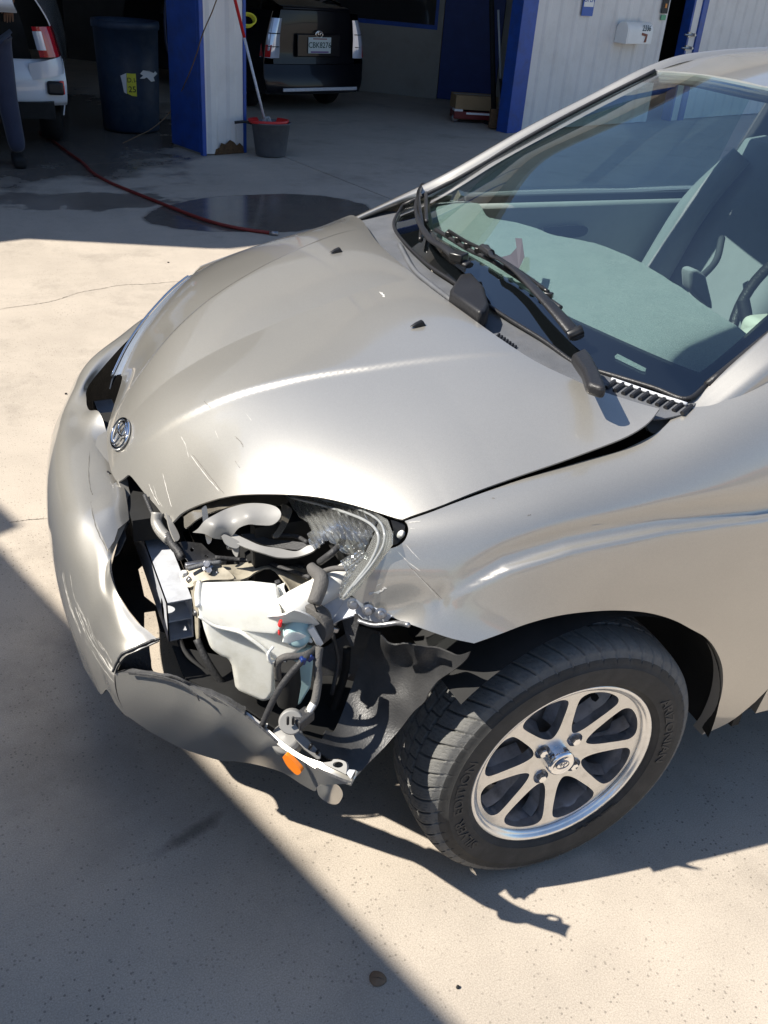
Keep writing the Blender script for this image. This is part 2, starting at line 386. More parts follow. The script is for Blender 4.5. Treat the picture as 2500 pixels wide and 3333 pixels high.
def loft(name, rows, m, parent, ku=6, kv=6, thick=.003, back=None, flip=False, **k):
    """rows: list of stations, each a list of 3D points"""
    A = [cr(r, kv) for r in rows]; A = np.array(A); A = np.array([cr(list(A[:, j]), ku) for j in range(A.shape[1])]).transpose(1, 0, 2)
    nu, nv = A.shape[:2]; P = A.reshape(-1, 3); F = []
    for i in range(nu-1):
        for j in range(nv-1):
            q = (i*nv+j, (i+1)*nv+j, (i+1)*nv+j+1, i*nv+j+1)
            if flip: q = q[::-1]
            F += [(q[0], q[1], q[2]), (q[0], q[2], q[3])]
    F = np.array(F); c = np.cross(P[F[:, 1]]-P[F[:, 0]], P[F[:, 2]]-P[F[:, 0]]); N = np.zeros_like(P)
    for i in range(3): np.add.at(N, F[:, i], c)
    N /= np.linalg.norm(N, axis=1)[:, None]+1e-12
    V, NN, faces = solid(P, N, F, thick); nf = len(F)
    return obj(name, mkmesh(name, V, faces, None, True, NN, [m, back or m], [0]*nf+[1]*(len(faces)-nf)), parent, **k)
def text_mesh(s, size, depth=.0, bold=False):
    c = D.curves.new('t', 'FONT'); c.body = s; c.size = size; c.extrude = depth; c.align_x = 'CENTER'; c.align_y = 'CENTER'; c.resolution_u = 3
    if bold: c.offset = size*.012
    o = D.objects.new('t', c); COL.objects.link(o); dg = bpy.context.evaluated_depsgraph_get(); me = o.evaluated_get(dg).to_mesh()
    v = [tuple(a.co) for a in me.vertices]; f = [tuple(q.vertices) for q in me.polygons]
    D.objects.remove(o); D.curves.remove(c); return np.array(v), f
def text_on(name, s, size, c, right, up, m, parent, depth=.0008, bold=True, **k):
    v, f = text_mesh(s, size, depth, bold); r, u = nrm(right), nrm(up); n = np.cross(r, u)
    P = V3(c)+v[:, :1]*r+v[:, 1:2]*u+v[:, 2:3]*n
    return obj(name, mkmesh(name, P, f, m), parent, **k)
def mirror_y(o, name=None):
    me = o.data.copy(); co = np.empty(len(me.vertices)*3); me.vertices.foreach_get('co', co); co = co.reshape(-1, 3)
    nn = np.array([v.normal for v in me.vertices]) if False else None
    vs = co*[1, -1, 1]; fs = [tuple(p.vertices)[::-1] for p in me.polygons]; mi = [p.material_index for p in me.polygons]
    m2 = mkmesh(name or o.name, vs, fs, None, True, None, list(me.materials), mi); m2['local'] = 1
    try: m2.set_sharp_from_angle(angle=math.radians(35))
    except Exception: pass
    r = D.objects.new(name or o.name.split('.')[0], m2); COL.objects.link(r); r.parent = o.parent; ORG[r.name] = ORG[o.name]; return r
#==SETTING==
# ------------------------------------------------------------ ground
def ground_mat(name, wet=False):
    m, nt, b = newmat(name); N, L = nt.nodes, nt.links
    tc = N.new('ShaderNodeTexCoord'); geo = N.new('ShaderNodeNewGeometry')
    def noise(sc, det=6, ro=.6, src=None):
        n = N.new('ShaderNodeTexNoise'); n.inputs['Scale'].default_value = sc; n.inputs['Detail'].default_value = det; n.inputs['Roughness'].default_value = ro; L.new(src or geo.outputs['Position'], n.inputs['Vector']); return n.outputs[0]
    def rng_(s, a, b_, c, d):
        r = N.new('ShaderNodeMapRange'); r.inputs[1].default_value = a; r.inputs[2].default_value = b_; r.inputs[3].default_value = c; r.inputs[4].default_value = d; L.new(s, r.inputs[0]); return r.outputs[0]
    def mth(op, a, b_=None):
        r = N.new('ShaderNodeMath'); r.operation = op
        for i, q in enumerate((a, b_)):
            if q is None: continue
            if hasattr(q, 'links'): L.new(q, r.inputs[i])
            else: r.inputs[i].default_value = q
        return r.outputs[0]
    big = rng_(noise(.9, 8), .3, .7, .86, 1.10); mid = rng_(noise(7, 8, .7), .3, .7, .93, 1.06); fine = rng_(noise(330, 3, .7), .3, .7, .76, 1.22)
    v = mth('MULTIPLY', mth('MULTIPLY', big, mid), fine)
    vo = N.new('ShaderNodeTexVoronoi'); vo.inputs['Scale'].default_value = 95; L.new(geo.outputs['Position'], vo.inputs['Vector'])
    sel_ = N.new('ShaderNodeSeparateColor'); L.new(vo.outputs['Color'], sel_.inputs[0])
    sp = mth('MULTIPLY', mth('LESS_THAN', vo.outputs['Distance'], .235), mth('GREATER_THAN', sel_.outputs[0], .60))
    spk = mth('SUBTRACT', 1.0, mth('MULTIPLY', sp, rng_(noise(3, 4), .3, .7, .05, .55)))
    v = mth('MULTIPLY', v, spk)
    # old oil and dirt stains
    st = rng_(noise(1.3, 9, .75), .52, .72, 1, .66); v = mth('MULTIPLY', v, st)
    sc = N.new('ShaderNodeVectorMath'); sc.operation = 'SCALE'; sc.inputs[0].default_value = (.448, .390, .322); L.new(v, sc.inputs['Scale'])
    bpn = N.new('ShaderNodeBump'); bpn.inputs['Strength'].default_value = .35; bpn.inputs['Distance'].default_value = .003
    hh = mth('ADD', mth('MULTIPLY', fine, .8), mth('MULTIPLY', spk, .6)); L.new(hh, bpn.inputs['Height'])
    # wet areas: puddle by the post, wet left bay widened to paint its gloom
    s = N.new('ShaderNodeSeparateXYZ'); L.new(geo.outputs['Position'], s.inputs[0]); X, Y = s.outputs[0], s.outputs[1]
    def ell(cx, cy, rx, ry, rot=0):
        c_, s_ = math.cos(rot), math.sin(rot); dx = mth('SUBTRACT', X, cx); dy = mth('SUBTRACT', Y, cy)
        a = mth('DIVIDE', mth('ADD', mth('MULTIPLY', dx, c_), mth('MULTIPLY', dy, s_)), rx); bb = mth('DIVIDE', mth('SUBTRACT', mth('MULTIPLY', dy, c_), mth('MULTIPLY', dx, s_)), ry)
        return mth('SUBTRACT', 1, mth('SQRT', mth('ADD', mth('MULTIPLY', a, a), mth('MULTIPLY', bb, bb))))
    pud = mth('ADD', ell(1.02, 4.5, .84, .52, .18), mth('MULTIPLY', mth('SUBTRACT', noise(3.2, 3, .5), .5), .28))
    bay = mth('ADD', ell(-.5, 7.9, 2.1, 2.9, -.1), mth('MULTIPLY', mth('SUBTRACT', noise(1.6, 7, .7), .5), 1.6))
    patch = mth('ADD', ell(-.15, 4.95, .8, .30, -.1), mth('MULTIPLY', mth('SUBTRACT', noise(4.5, 5, .62), .5), 2.2))
    oil = mth('ADD', ell(*at((620, 2712), z=0)[:2], .10, .022, .35), mth('MULTIPLY', mth('SUBTRACT', noise(14, 6, .7), .5), 2.2)); oil2 = mth('ADD', ell(*at((300, 2500), z=0)[:2], .35, .22, -.9), mth('MULTIPLY', mth('SUBTRACT', noise(5, 7, .7), .5), 2.4))
    v2 = mth('MULTIPLY', rng_(oil, 0, .8, 1, .5), rng_(oil2, 0, .9, 1, .74)); L.new(mth('MULTIPLY', v, v2), sc.inputs['Scale'])
    p1 = rng_(pud, 0, .04, 0, 1); p2 = rng_(bay, .0, .25, 0, .9); p3 = rng_(patch, .1, .25, 0, .75)
    wet_dim = mth('MAXIMUM', mth('MAXIMUM', p1, p2), p3)
    mx = N.new('ShaderNodeMix'); mx.data_type = 'RGBA'; L.new(wet_dim, mx.inputs[0]); L.new(sc.outputs[0], mx.inputs[6])
    w2 = N.new('ShaderNodeVectorMath'); w2.operation = 'MULTIPLY'; w2.inputs[1].default_value = (.33, .33, .35); L.new(sc.outputs[0], w2.inputs[0]); L.new(w2.outputs[0], mx.inputs[7])
    L.new(mx.outputs[2], b.inputs['Base Color'])
    ro = rng_(wet_dim, 0, 1, .82, .13); L.new(ro, b.inputs['Roughness'])
    bs = rng_(wet_dim, 0, 1, .32, .05); L.new(bs, bpn.inputs['Strength']); L.new(bpn.outputs[0], b.inputs['Normal'])
    b.inputs['Specular IOR Level'].default_value = .45
    return m
M['concrete'] = ground_mat('concrete_yard')
M['joint'] = mat('joint_dirt', (.07, .06, .05), .9, var=.4, vscale=40)
M['soil'] = mat('pale_desert_ground', (.34, .29, .23), .95, var=.15, vscale=.3)
gr = obj('ground', mkmesh('ground', [(-300, -300, -.012), (300, -300, -.012), (300, 300, -.012), (-300, 300, -.012)], [(0, 1, 2, 3)], M['joint']), kind='structure', label='concrete yard and ground')
# slabs parted by saw cuts; their line runs through the photographed joint
FO = V3((1.07, 6.46, 0)); FT = nrm((.951, .31, 0)); FN = nrm((.31, -.951, 0))          # facade origin, direction, outward normal
def fp(s, z=0, n=0): return FO+FT*s+FN*n+V3((0, 0, z))
j0, j1 = V3((1.86, 6.011, 0)), V3((2.123, 4.709, 0)); jd = nrm(j1-j0); jn = V3((-jd[1], jd[0], 0)); g = .006
def slabpoly(name, poly, th=.012, label=None):
    P = [(a[0], a[1], 0) for a in poly]+[(a[0], a[1], -th) for a in poly]; n = len(poly)
    return obj(name, mkmesh(name, P, [tuple(range(n))]+[((i+1) % n, i, n+i, n+(i+1) % n) for i in range(n)], M['concrete']), gr)
thr = .05                                                                     # threshold of the bays just behind the facade line
def cut(t): return j0+jd*t
tl = lambda s: fp(s, 0, -.0)
# intersection of the joint with the threshold line
A_ = np.array([[jd[0], -FT[0]], [jd[1], -FT[1]]]); tt = np.linalg.solve(A_, (FO-j0)[:2]); Jx = j0+jd*tt[0]
LW = -30; RW = 40
slabpoly('concrete_slab', [tuple(Jx-jn*g+jd*g*1), tuple(Jx+jd*60-jn*g), tuple(Jx+jd*60-FT*60), tuple(fp(-60, 0, g))])
slabpoly('concrete_slab', [tuple(Jx+jn*g), tuple(fp(60, 0, g)), tuple(Jx+jd*60+FT*60), tuple(Jx+jd*60+jn*g)])
slabpoly('concrete_slab', [tuple(fp(-60, 0, -.004)), tuple(fp(2.0, 0, -.004)), tuple(fp(2.0, 0, -14)), tuple(fp(-60, 0, -14))])
slabpoly('concrete_slab', [tuple(fp(2.004, 0, -.004)), tuple(fp(60, 0, -.004)), tuple(fp(60, 0, -14)), tuple(fp(2.004, 0, -14))])
def ribbon(name, pts, w, z, m, seed=0, parent=gr):
    r = random.Random(seed); P = cr(pts, 14); v = []; 
    for i, q in enumerate(P):
        t = nrm(P[min(i+1, len(P)-1)]-P[max(i-1, 0)]); nn = V3((-t[1], t[0], 0)); jt = nn*r.uniform(-1, 1)*w*1.3; ww = w*r.uniform(.25, 1)*(0.25 if i in (0, len(P)-1) else 1)
        v += [(q+jt+nn*ww)+V3((0, 0, z)), (q+jt-nn*ww)+V3((0, 0, z))]
    return obj(name, mkmesh(name, v, [(2*i, 2*i+1, 2*i+3, 2*i+2) for i in range(len(P)-1)], m), parent)
Z0 = lambda px: V3(list(at(px, z=0)[:2])+[0])
ribbon('crack', [Z0(q) for q in ((-60, 1022), (0, 1007), (60, 998), (150, 985), (200, 972), (260, 952), (330, 940), (400, 928), (480, 925), (560, 918), (640, 915))], .0022, .0012, M['joint'], 1)
ribbon('crack', [Z0(q) for q in ((30, 1702), (80, 1694), (130, 1690), (200, 1685))], .0014, .0012, M['joint'], 2)
# ------------------------------------------------------------ the shop building
M['white_wall'] = mat('white_painted_sheet', (.68, .66, .63), .55, var=.07, vscale=2.5, dirt=(.46, .43, .38), dscale=4, damt=.30, bump=.1, bscale=30)
M['post_wall'] = M['white_wall']
M['blue'] = mat('blue_paint', (.018, .070, .33), .45, var=.2, vscale=6, dirt=(.03, .05, .12), dscale=9, damt=.6)
M['blue_dark'] = mat('dark_blue_door_paint', (.014, .035, .16), .5, var=.15)
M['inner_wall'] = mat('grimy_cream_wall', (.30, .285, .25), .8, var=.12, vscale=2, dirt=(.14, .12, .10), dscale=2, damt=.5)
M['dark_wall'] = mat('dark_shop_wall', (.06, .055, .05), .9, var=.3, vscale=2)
M['rust'] = mat('rusty_flaking_paint', (.10, .055, .025), .9, var=.5, vscale=40, bump=.6, bscale=80)
M['roof_grey'] = mat('grey_roof_sheet', (.35, .35, .35), .5, .3, var=.1)
bld = thing('auto_shop_building', 'white corrugated metal workshop with blue trim and two open garage bays', 'building', tuple(fp(0)))
WT = 4.15
def corrugated(name, s0, s1, z0, z1, m, pitch=.245, dep=.016, n0=0, phase=0, **k):
    xs = [s0]; s = s0-((s0-phase) % pitch)
    while s < s1:
        for a, d in ((0, 0), (.03, dep), (.075, dep), (.105, 0)):
            q = s+a
            if s0 < q < s1: xs.append(q)
        s += pitch
    xs.append(s1)
    def dd(q):
        a = (q-phase) % pitch
        return dep*min(1, a/.03) if a < .03 else dep if a < .075 else dep*(1-(a-.075)/.03) if a < .105 else 0
    v = []
    for q in xs: v += [fp(q, z0, n0+dd(q)), fp(q, z1, n0+dd(q))]
    f = [(2*i, 2*i+2, 2*i+3, 2*i+1) for i in range(len(xs)-1)]
    nb = len(v); v += [fp(s0, z0, n0-.03), fp(s0, z1, n0-.03), fp(s1, z0, n0-.03), fp(s1, z1, n0-.03)]
    f += [(nb, 0, 1, nb+1), (2*len(xs)-2, nb+2, nb+3, 2*len(xs)-1), (nb+2, nb, nb+1, nb+3)]
    return obj(name, mkmesh(name, v, f, m), bld, **k)
RB = np.array([FT, -FN, (0, 0, 1)]).T
def wbox(name, s0, s1, n0, n1, z0, z1, m, parent=bld, bevel=.003, **k):
    return MB().box(fp((s0+s1)/2, (z0+z1)/2, (n0+n1)/2), (s1-s0, abs(n1-n0), z1-z0), RB).build(name, m, parent, bevel=bevel, **k)
corrugated('corrugated_wall', .03, .41, 0.012, WT, M['white_wall'], pitch=.19, phase=.05)
wbox('post_core', .0, .415, -.5, -.032, 0, WT, M['inner_wall'])
wbox('blue_jamb', -.012, .028, -.03, .012, 0.0, WT, M['blue']); wbox('blue_jamb', -.014, -.001, -.50, -.031, .02, WT, M['blue'])
wbox('blue_jamb', .411, .440, -.03, .010, 0, WT, M['blue'])
corrugated('corrugated_wall', 4.13, 6.585, .015, WT, M['white_wall'], phase=.1)
corrugated('corrugated_wall', 7.42, 16, .015, WT, M['white_wall'], phase=.02)
wbox('blue_jamb', 3.885, 4.128, -.14, .02, 0, WT, M['blue'])
wbox('door_frame', 7.14, 7.30, -.10, .0, 0, 2.2, M['white_wall']); wbox('door_frame', 7.302, 7.418, -.08, .022, 0, 2.25, M['blue']); wbox('door_frame', 7.10, 7.138, -.12, .015, 0, 2.2, M['blue'])
wbox('wall', 6.587, 7.418, -.05, 0, 2.26, WT, M['white_wall'])
wbox('wall', .442, 3.884, -.05, 0, 3.2, WT, M['white_wall']); wbox('wall', -5.5, -.016, -.05, 0, 3.2, WT, M['white_wall'])
wbox('wall', -9, -5.5, -.05, 0, 0, WT, M['white_wall'])
# rust at the foot of the post
rp = [(.10, .004), (.115, .05), (.15, .06), (.17, .1), (.21, .085), (.26, .12), (.30, .10), (.33, .07), (.36, .09), (.395, .06), (.405, .004)]
obj('rust_patch', mkmesh('rust_patch', [fp(a, z, .0185) for a, z in rp], [tuple(range(len(rp)))], M['rust']), bld)
# hasp bolts on the door frame
for zz in (1.02, .87):
    b = MB(); b.tube([fp(7.00, zz, .03), fp(7.26, zz-.01, .03)], .011, 8); b.box(fp(7.12, zz, .02), (.07, .02, .06), RB); b.tube([fp(7.2, zz, .005), fp(7.2, zz, .06)], .018, 8); b.build('door_bolt', M['steel'], bld)
# interior of the bays
def wall2(name, a, b, z0, z1, m, th=.1):
    a = V3((a[0], a[1], 0)); b = V3((b[0], b[1], 0)); t = nrm(b-a); n = V3((-t[1], t[0], 0)); R = np.array([t, n, (0, 0, 1)]).T
    return MB().box((a+b)/2+n*th/2+V3((0, 0, (z0+z1)/2)), (np.linalg.norm(b-a), th, z1-z0), R).build(name, m, bld)
wA, wB = V3((4.69, 10.6, 0)), V3((5.789, 9.757, 0)); wt = nrm(wB-wA)
p_ = lambda q: (q[0], q[1])
M['window_dark'] = mat('dim_window_pane', (.03, .03, .03), .1, coat=1)
bx0, bx1 = wA-wt*1.9, wA+wt*.52
wall2('inner_wall', p_(bx0-wt*3), p_(bx0), 0, 3.2, M['dark_wall'])  # this stretch coloured dark to paint the gloom of the left bay
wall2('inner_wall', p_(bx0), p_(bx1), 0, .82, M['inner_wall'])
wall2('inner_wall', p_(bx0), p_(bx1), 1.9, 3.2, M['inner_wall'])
# window between
wall2('window_frame', p_(bx0+wt*.001), p_(bx1), .821, .87, M['blue'], .06); wall2('window_frame', p_(bx0+wt*.96), p_(bx0+wt*.99), .871, 1.9, M['steel'], .05)
wall2('window_frame', p_(bx0), p_(bx0+wt*.05), .871, 1.9, M['blue'], .05); wall2('window_frame', p_(bx1-wt*.04), p_(bx1-wt*.001), .871, 1.9, M['blue'], .05)
q0 = bx0+V3((-wt[1], wt[0], 0))*.06; q1 = bx1+V3((-wt[1], wt[0], 0))*.06
obj('window_pane', mkmesh('window_pane', [q0+V3((0, 0, .87)), q1+V3((0, 0, .87)), q1+V3((0, 0, 1.9)), q0+V3((0, 0, 1.9))], [(0, 1, 2, 3)], M['window_dark']), bld)
wall2('inner_wall', p_(bx1), p_(bx1+wt*.07), 0, 3.2, M['inner_wall'])
wall2('blue_door', p_(wA+wt*.60), p_(wA+wt*1.37), .01, 2.1, M['blue_dark'], .05)
wall2('inner_wall', p_(wA+wt*1.38), p_(wA+wt*2.5), 0, 3.2, M['inner_wall'])
wall2('inner_wall', p_(wA+wt*.59), p_(wA+wt*1.38), 2.11, 3.2, M['inner_wall'])
wall2('dark_back_wall', (-8, 12.2), (bx0-wt*3)[:2], 0, 3.2, M['dark_wall']) if False else None
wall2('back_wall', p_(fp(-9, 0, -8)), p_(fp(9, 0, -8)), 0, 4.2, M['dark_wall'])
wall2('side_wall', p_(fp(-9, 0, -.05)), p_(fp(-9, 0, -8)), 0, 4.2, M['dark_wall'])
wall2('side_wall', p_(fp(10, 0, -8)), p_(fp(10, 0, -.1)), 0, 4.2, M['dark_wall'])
# near-black walls paint the darkness behind the narrow doorway
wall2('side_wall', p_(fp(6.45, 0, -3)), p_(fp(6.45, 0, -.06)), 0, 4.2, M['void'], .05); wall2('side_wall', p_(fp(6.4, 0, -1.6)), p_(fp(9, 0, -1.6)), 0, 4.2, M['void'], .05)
# roof slab: its edges cast the shade line on the yard
RH = 4.3; C0 = V3((.55, 3.64, 0))-V3((.89, -.17, 0))*RH; ld = nrm((-1.27, .45, 0)); rd = nrm((.972, .236, 0))
rf = [C0, C0+rd*17, C0+rd*17-FN*11, C0+ld*7-FN*9, C0+ld*7]
vs = [q+V3((0, 0, RH-.14)) for q in rf]+[q+V3((0, 0, RH)) for q in rf]
obj('roof', mkmesh('roof', vs, [(4, 3, 2, 1, 0), (5, 6, 7, 8, 9)]+[(i, (i+1) % 5, 5+(i+1) % 5, 5+i) for i in range(5)], M['roof_grey']), bld)
# ------------------------------------------------------------ the wrecked car
CAR0 = (1.2, 0, 0)
car = thing('wrecked_car', 'champagne silver hatchback with its front left corner smashed open, parked in the sun', 'car', CAR0)
sabs = lambda x, w: np.sqrt(x*x+w*w)
def hood_extra(uv):
    x, y = uv[:, 0], abs(uv[:, 1])
    yr = np.interp(x, (-.72, -.60, -.52, -.40, -.24, -.02, .2), (.05, .13, .18, .25, .33, .42, .5))
    k = np.interp(x, (-.70, -.62, -.5, -.25, -.05, .1), (0, .09, .15, .12, .06, 0))
    h = np.interp(x, (-.66, -.58, -.4, -.15, -.03, .05), (0, .6, 1, .9, .4, 0))
    return -k*.4*(sabs(y-yr, .013)-.02)-.0058*h/(1+np.exp(-(y-yr)/.0028))
HC = []
for x, y, z in [(-.684, 0, .622), (-.672, 0, .655), (-.645, 0, .69), (-.58, 0, .752), (-.5, 0, .802), (-.38, 0, .862), (-.24, 0, .912), (-.095, 0, .948), (.03, 0, .964),
                (-.678, .1, .612), (-.655, .1, .668), (-.645, .2, .635), (-.614, .3, .620), (-.60, .35, .665), (-.552, .4, .716), (-.5, .45, .746), (-.415, .55, .786), (-.37, .61, .797), (-.31, .68, .802),
                (-.095, .24, .953), (.04, .3, .962), (.12, .6, .946), (.15, .68, .944), (.05, .6, .936), (-.08, .6, .906), (-.168, .6, .886), (-.257, .6, .855), (-.345, .6, .812),
                (.09, .68, .918), (-.05, .68, .884), (-.15, .68, .860), (-.25, .68, .828), (-.5, .2, .808), (-.3, .3, .895), (-.3, .45, .868), (-.1, .42, .935)]:
    HC.append((x, y, z))
    if y: HC.append((x, -y, z))
_h = np.array(HC); _w = _h[:, 2]-hood_extra(_h[:, :2]); _ok = abs(_h[:, 0]+.614) > .003
def _pb(uv):
    x = uv[:, 0]+.3; y2 = uv[:, 1]**2; return np.stack([x**a*y2**b for a in range(5) for b in range(3) if a+2*b <= 6], 1)
_B = _pb(_h[_ok]); _c = np.linalg.solve(_B.T@_B+1e-7*np.eye(_B.shape[1]), _B.T@_w[_ok])
HOOD = Surf((1, 0, 0), (0, 1, 0), (0, 0, 1), HC, lambda uv: hood_extra(uv)+_pb(uv)@_c, .05)
gapL = [(1310, 1691), (1450, 1640), (1700, 1545), (1900, 1475), (2040, 1420), (2110, 1375), (2148, 1325)]
rear = [(2148, 1325), (2040, 1300), (1900, 1250), (1700, 1150), (1500, 1010), (1330, 880), (1230, 790), (1180, 720), (1170, 690)]
arch = [(556, 1706), (570, 1692), (600, 1665), (695, 1627), (791, 1610), (887, 1608), (1032, 1617), (1128, 1637), (1225, 1666), (1287, 1686), (1310, 1691)]
frontc = [(363, 1346), (350, 1400), (349, 1460), (358, 1520), (372, 1555), (386, 1569)]
notch = [(386, 1569), (402, 1558), (416, 1546), (428, 1552), (468, 1602), (509, 1648), (540, 1690), (556, 1706)]
def mir(q): return (q[0], -q[1])
gl = [tuple(HOOD.hit(q)) for q in gapL]; ar = [tuple(HOOD.hit(q)) for q in arch]
gl[-1] = (.152, -.68)
rr = [tuple(HOOD.hit(q)) for q in rear]
rr[0] = gl[-1]; rr[-1] = (.125, .675)
gr_ = [(a, -b) for a, b in gl[:-1]]; arr = [(a, -b) for a, b in ar]
fr = [tuple(HOOD.hit(q)) for q in frontc+notch]
arr = [q for q in arr if q[1] > .33]; fr_start = [(-.60, .30), (-.625, .22), (-.655, .13)]
def uvpanel(name, surf, uvs, m, parent, step=.02, thick=.0015, off=0, holes=(), back=None, **k):
    uv, F = trimesh(uvs, step, holes); P = surf.P(uv, off); N = surf.N(uv)
    c = np.cross(P[F[:, 1]]-P[F[:, 0]], P[F[:, 2]]-P[F[:, 0]]); fl = (c*N[F[:, 0]]).sum(1) < 0; F[fl] = F[fl][:, ::-1]
    V, NN, faces = solid(P, N, F, thick); nf = len(F)
    return obj(name, mkmesh(name, V, faces, None, True, NN, [m, back or m], [0]*nf+[1]*(len(faces)-nf)), parent, **k)
hout = segs(gl, rr, [rr[-1]]+gr_[::-1], [gr_[0]]+arr[::-1][0:]+fr_start+[fr[0]], [fr[i] for i in range(6)], [fr[i] for i in range(5, 8)], [fr[i] for i in range(8, 14)], ar)
hood = uvpanel('hood', HOOD, hout, M['paint'], car, .0075, .004, back=M['primer'])
# side surface (left) in a frame tilted 45 degrees
SU, SV, SW = (1, 0, 0), (0, -1, -1), (0, -1, 1)
zc_x = np.array([-.36, -.31, -.185, -.08, .1, .30, .6, 1.5, 3.4]); zc_z = np.array([.70, .752, .80, .812, .812, .795, .79, .80, .83])
def side_extra(uv):
    u, v = uv[:, 0], uv[:, 1]; vc = (.836-np.interp(u, zc_x, zc_z))/math.sqrt(2)
    f = np.clip((u+.31)/.22, 0, 1)
    f = f*f*(3-2*f); d = v-vc
    dent = -.012*np.exp(-((u+.35)/.045)**2-((v-.05)/.030)**2)-.004*np.exp(-((u+.285)/.012)**2-((v-.052)/.02)**2)
    return f*(.017/(1+np.exp(-np.clip(d, -.2, .2)/.0021))-.010*np.exp(-((d+.018)/.018)**2))+dent
SCT = [(-.31, -.70, .806), (-.227, -.70, .832), (-.117, -.70, .854), (0, -.70, .872), (.095, -.70, .889), (.147, -.70, .905), (.2, -.70, .930), (.243, -.70, .944), (.318, -.70, .967),
       (-.36, -.704, .78), (-.43, -.692, .71), (-.41, -.724, .675), (-.375, -.762, .645), (-.36, -.724, .74), (-.30, -.734, .790), (-.305, -.754, .745), (-.295, -.788, .685), (-.27, -.825, .635),
       (-.1, -.765, .840), (-.1, -.790, .80), (-.1, -.813, .75), (-.1, -.838, .68), (.15, -.765, .884), (.15, -.797, .83), (.15, -.824, .75), (.15, -.845, .65), (.2, -.846, .57),
       (.35, -.765, .93), (.35, -.808, .86), (.35, -.832, .77), (.35, -.846, .65), (.36, -.846, .5), (.37, -.836, .35), (.38, -.82, .25), (.0, -.845, .66)]
for x in (.6, 1.1, 1.8, 2.6, 3.2):
    q = 0 if x < 2.4 else .03 if x < 3 else .08
    SCT += [(x, -.735+q, .975), (x, -.79+q, .90), (x, -.832+q, .77), (x, -.848+q, .65), (x, -.846+q, .5), (x, -.838+q, .35), (x, -.82+q, .22)]
DOORS = Surf(SU, SV, SW, SCT, side_extra, 2.5e-3)
_s = np.array([q for q in SCT if q[0] < .65]); _uv = np.stack([_s[:, 0], _s@nrm(SV)], 1); _sw = _s@nrm(SW)-side_extra(_uv)
def _sb(uv):
    u = (uv[:, 0]-.05)/.4; v = (uv[:, 1]-.15)/.3; return np.stack([u**a*v**b for a in range(4) for b in range(6) if a+b <= 5], 1)
_S = _sb(_uv); _sc = np.linalg.solve(_S.T@_S+1e-4*np.eye(_S.shape[1]), _S.T@_sw)
SIDE = Surf(SU, SV, SW, _s, lambda uv: side_extra(uv)+_sb(uv)@_sc, .08)
ftop = [(1318, 1696), (1400, 1668), (1500, 1630), (1700, 1560), (1900, 1500), (2010, 1470), (2080, 1440), (2150, 1400), (2210, 1335)]
fsh = [(2210, 1335), (2250, 1326), (2310, 1320), (2360, 1303), (2430, 1268), (.36, -.70, .985)]
def sidept(x, z):
    # point of the side surface with given x and z (photograph independent)
    lo, hi = -.86, -.5
    for _ in range(30):
        y = (lo+hi)/2; P = V3((x, y, z)); uv = SIDE.uv(P)
        if P@SIDE.W > SIDE.w(uv)[0]: lo = y
        else: hi = y
    return (x, lo, z)
archp = [(1543, 2094), (1627, 2064), (1717, 2030), (1823, 2003), (1928, 1990), (2026, 1987), (2116, 1996), (2192, 2018), (2252, 2049), (2297, 2075), (2328, 2112), (2350, 2166), (2353, 2229), (2340, 2292), (2313, 2354), (2285, 2392)]
ffront = [(1145, 1939), (1192, 1971), (1271, 2007), (1333, 2031), (1398, 2054), (1470, 2078), (1543, 2094)]
floop = [(1318, 1696), (1326, 1707), (1329, 1729), (1318, 1758), (1297, 1776), (1271, 1785), (1253, 1785)]
fdown = [(1253, 1785), (1225, 1830), (1185, 1885), (1145, 1939)]
S = lambda L: [tuple(SIDE.uv(q) if len(q) == 3 else SIDE.hit(q)) for q in L]
fo = segs(S(ftop), S(fsh), [S([(.36, -.70, .985)])[0], S([(.47, -.70, 1.0)])[0]], S([(.47, -.70, 1.0), sidept(.474, .93), sidept(.476, .8), sidept(.474, .6), sidept(.468, .4), (2459, 2284)]), S([(2459, 2284), (2375, 2350), (2285, 2392)]), S(archp[::-1]), S(ffront[::-1]), S(fdown[::-1]), S(floop[::-1]))
fender = uvpanel('fender', SIDE, fo, M['paint'], car, .0065, .003, back=M['primer'])
# arch lip: rolled flange
lip = [SIDE.P(SIDE.hit(q))[0] for q in archp[0:]]
lv = []; lf = []
lp = cr(lip, 4)
for q in lp: lv += [q, q+V3((0, .028, 0))+nrm(V3((0, -.74, .29))-q+V3((0, .74+q[1], 0)))*(-.0)]
obj('arch_lip', mkmesh('arch_lip', lv, [(2*i, 2*i+2, 2*i+3, 2*i+1) for i in range(len(lp)-1)], M['primer'], True), car)
SD = lambda L: [tuple(DOORS.uv(q)) for q in L]
def sideptD(x, z):
    lo, hi = -.86, -.5
    for _ in range(30):
        y = (lo+hi)/2; P = V3((x, y, z)); uv = DOORS.uv(P)
        if P@DOORS.W > DOORS.w(uv)[0]: lo = y
        else: hi = y
    return (x, lo, z)
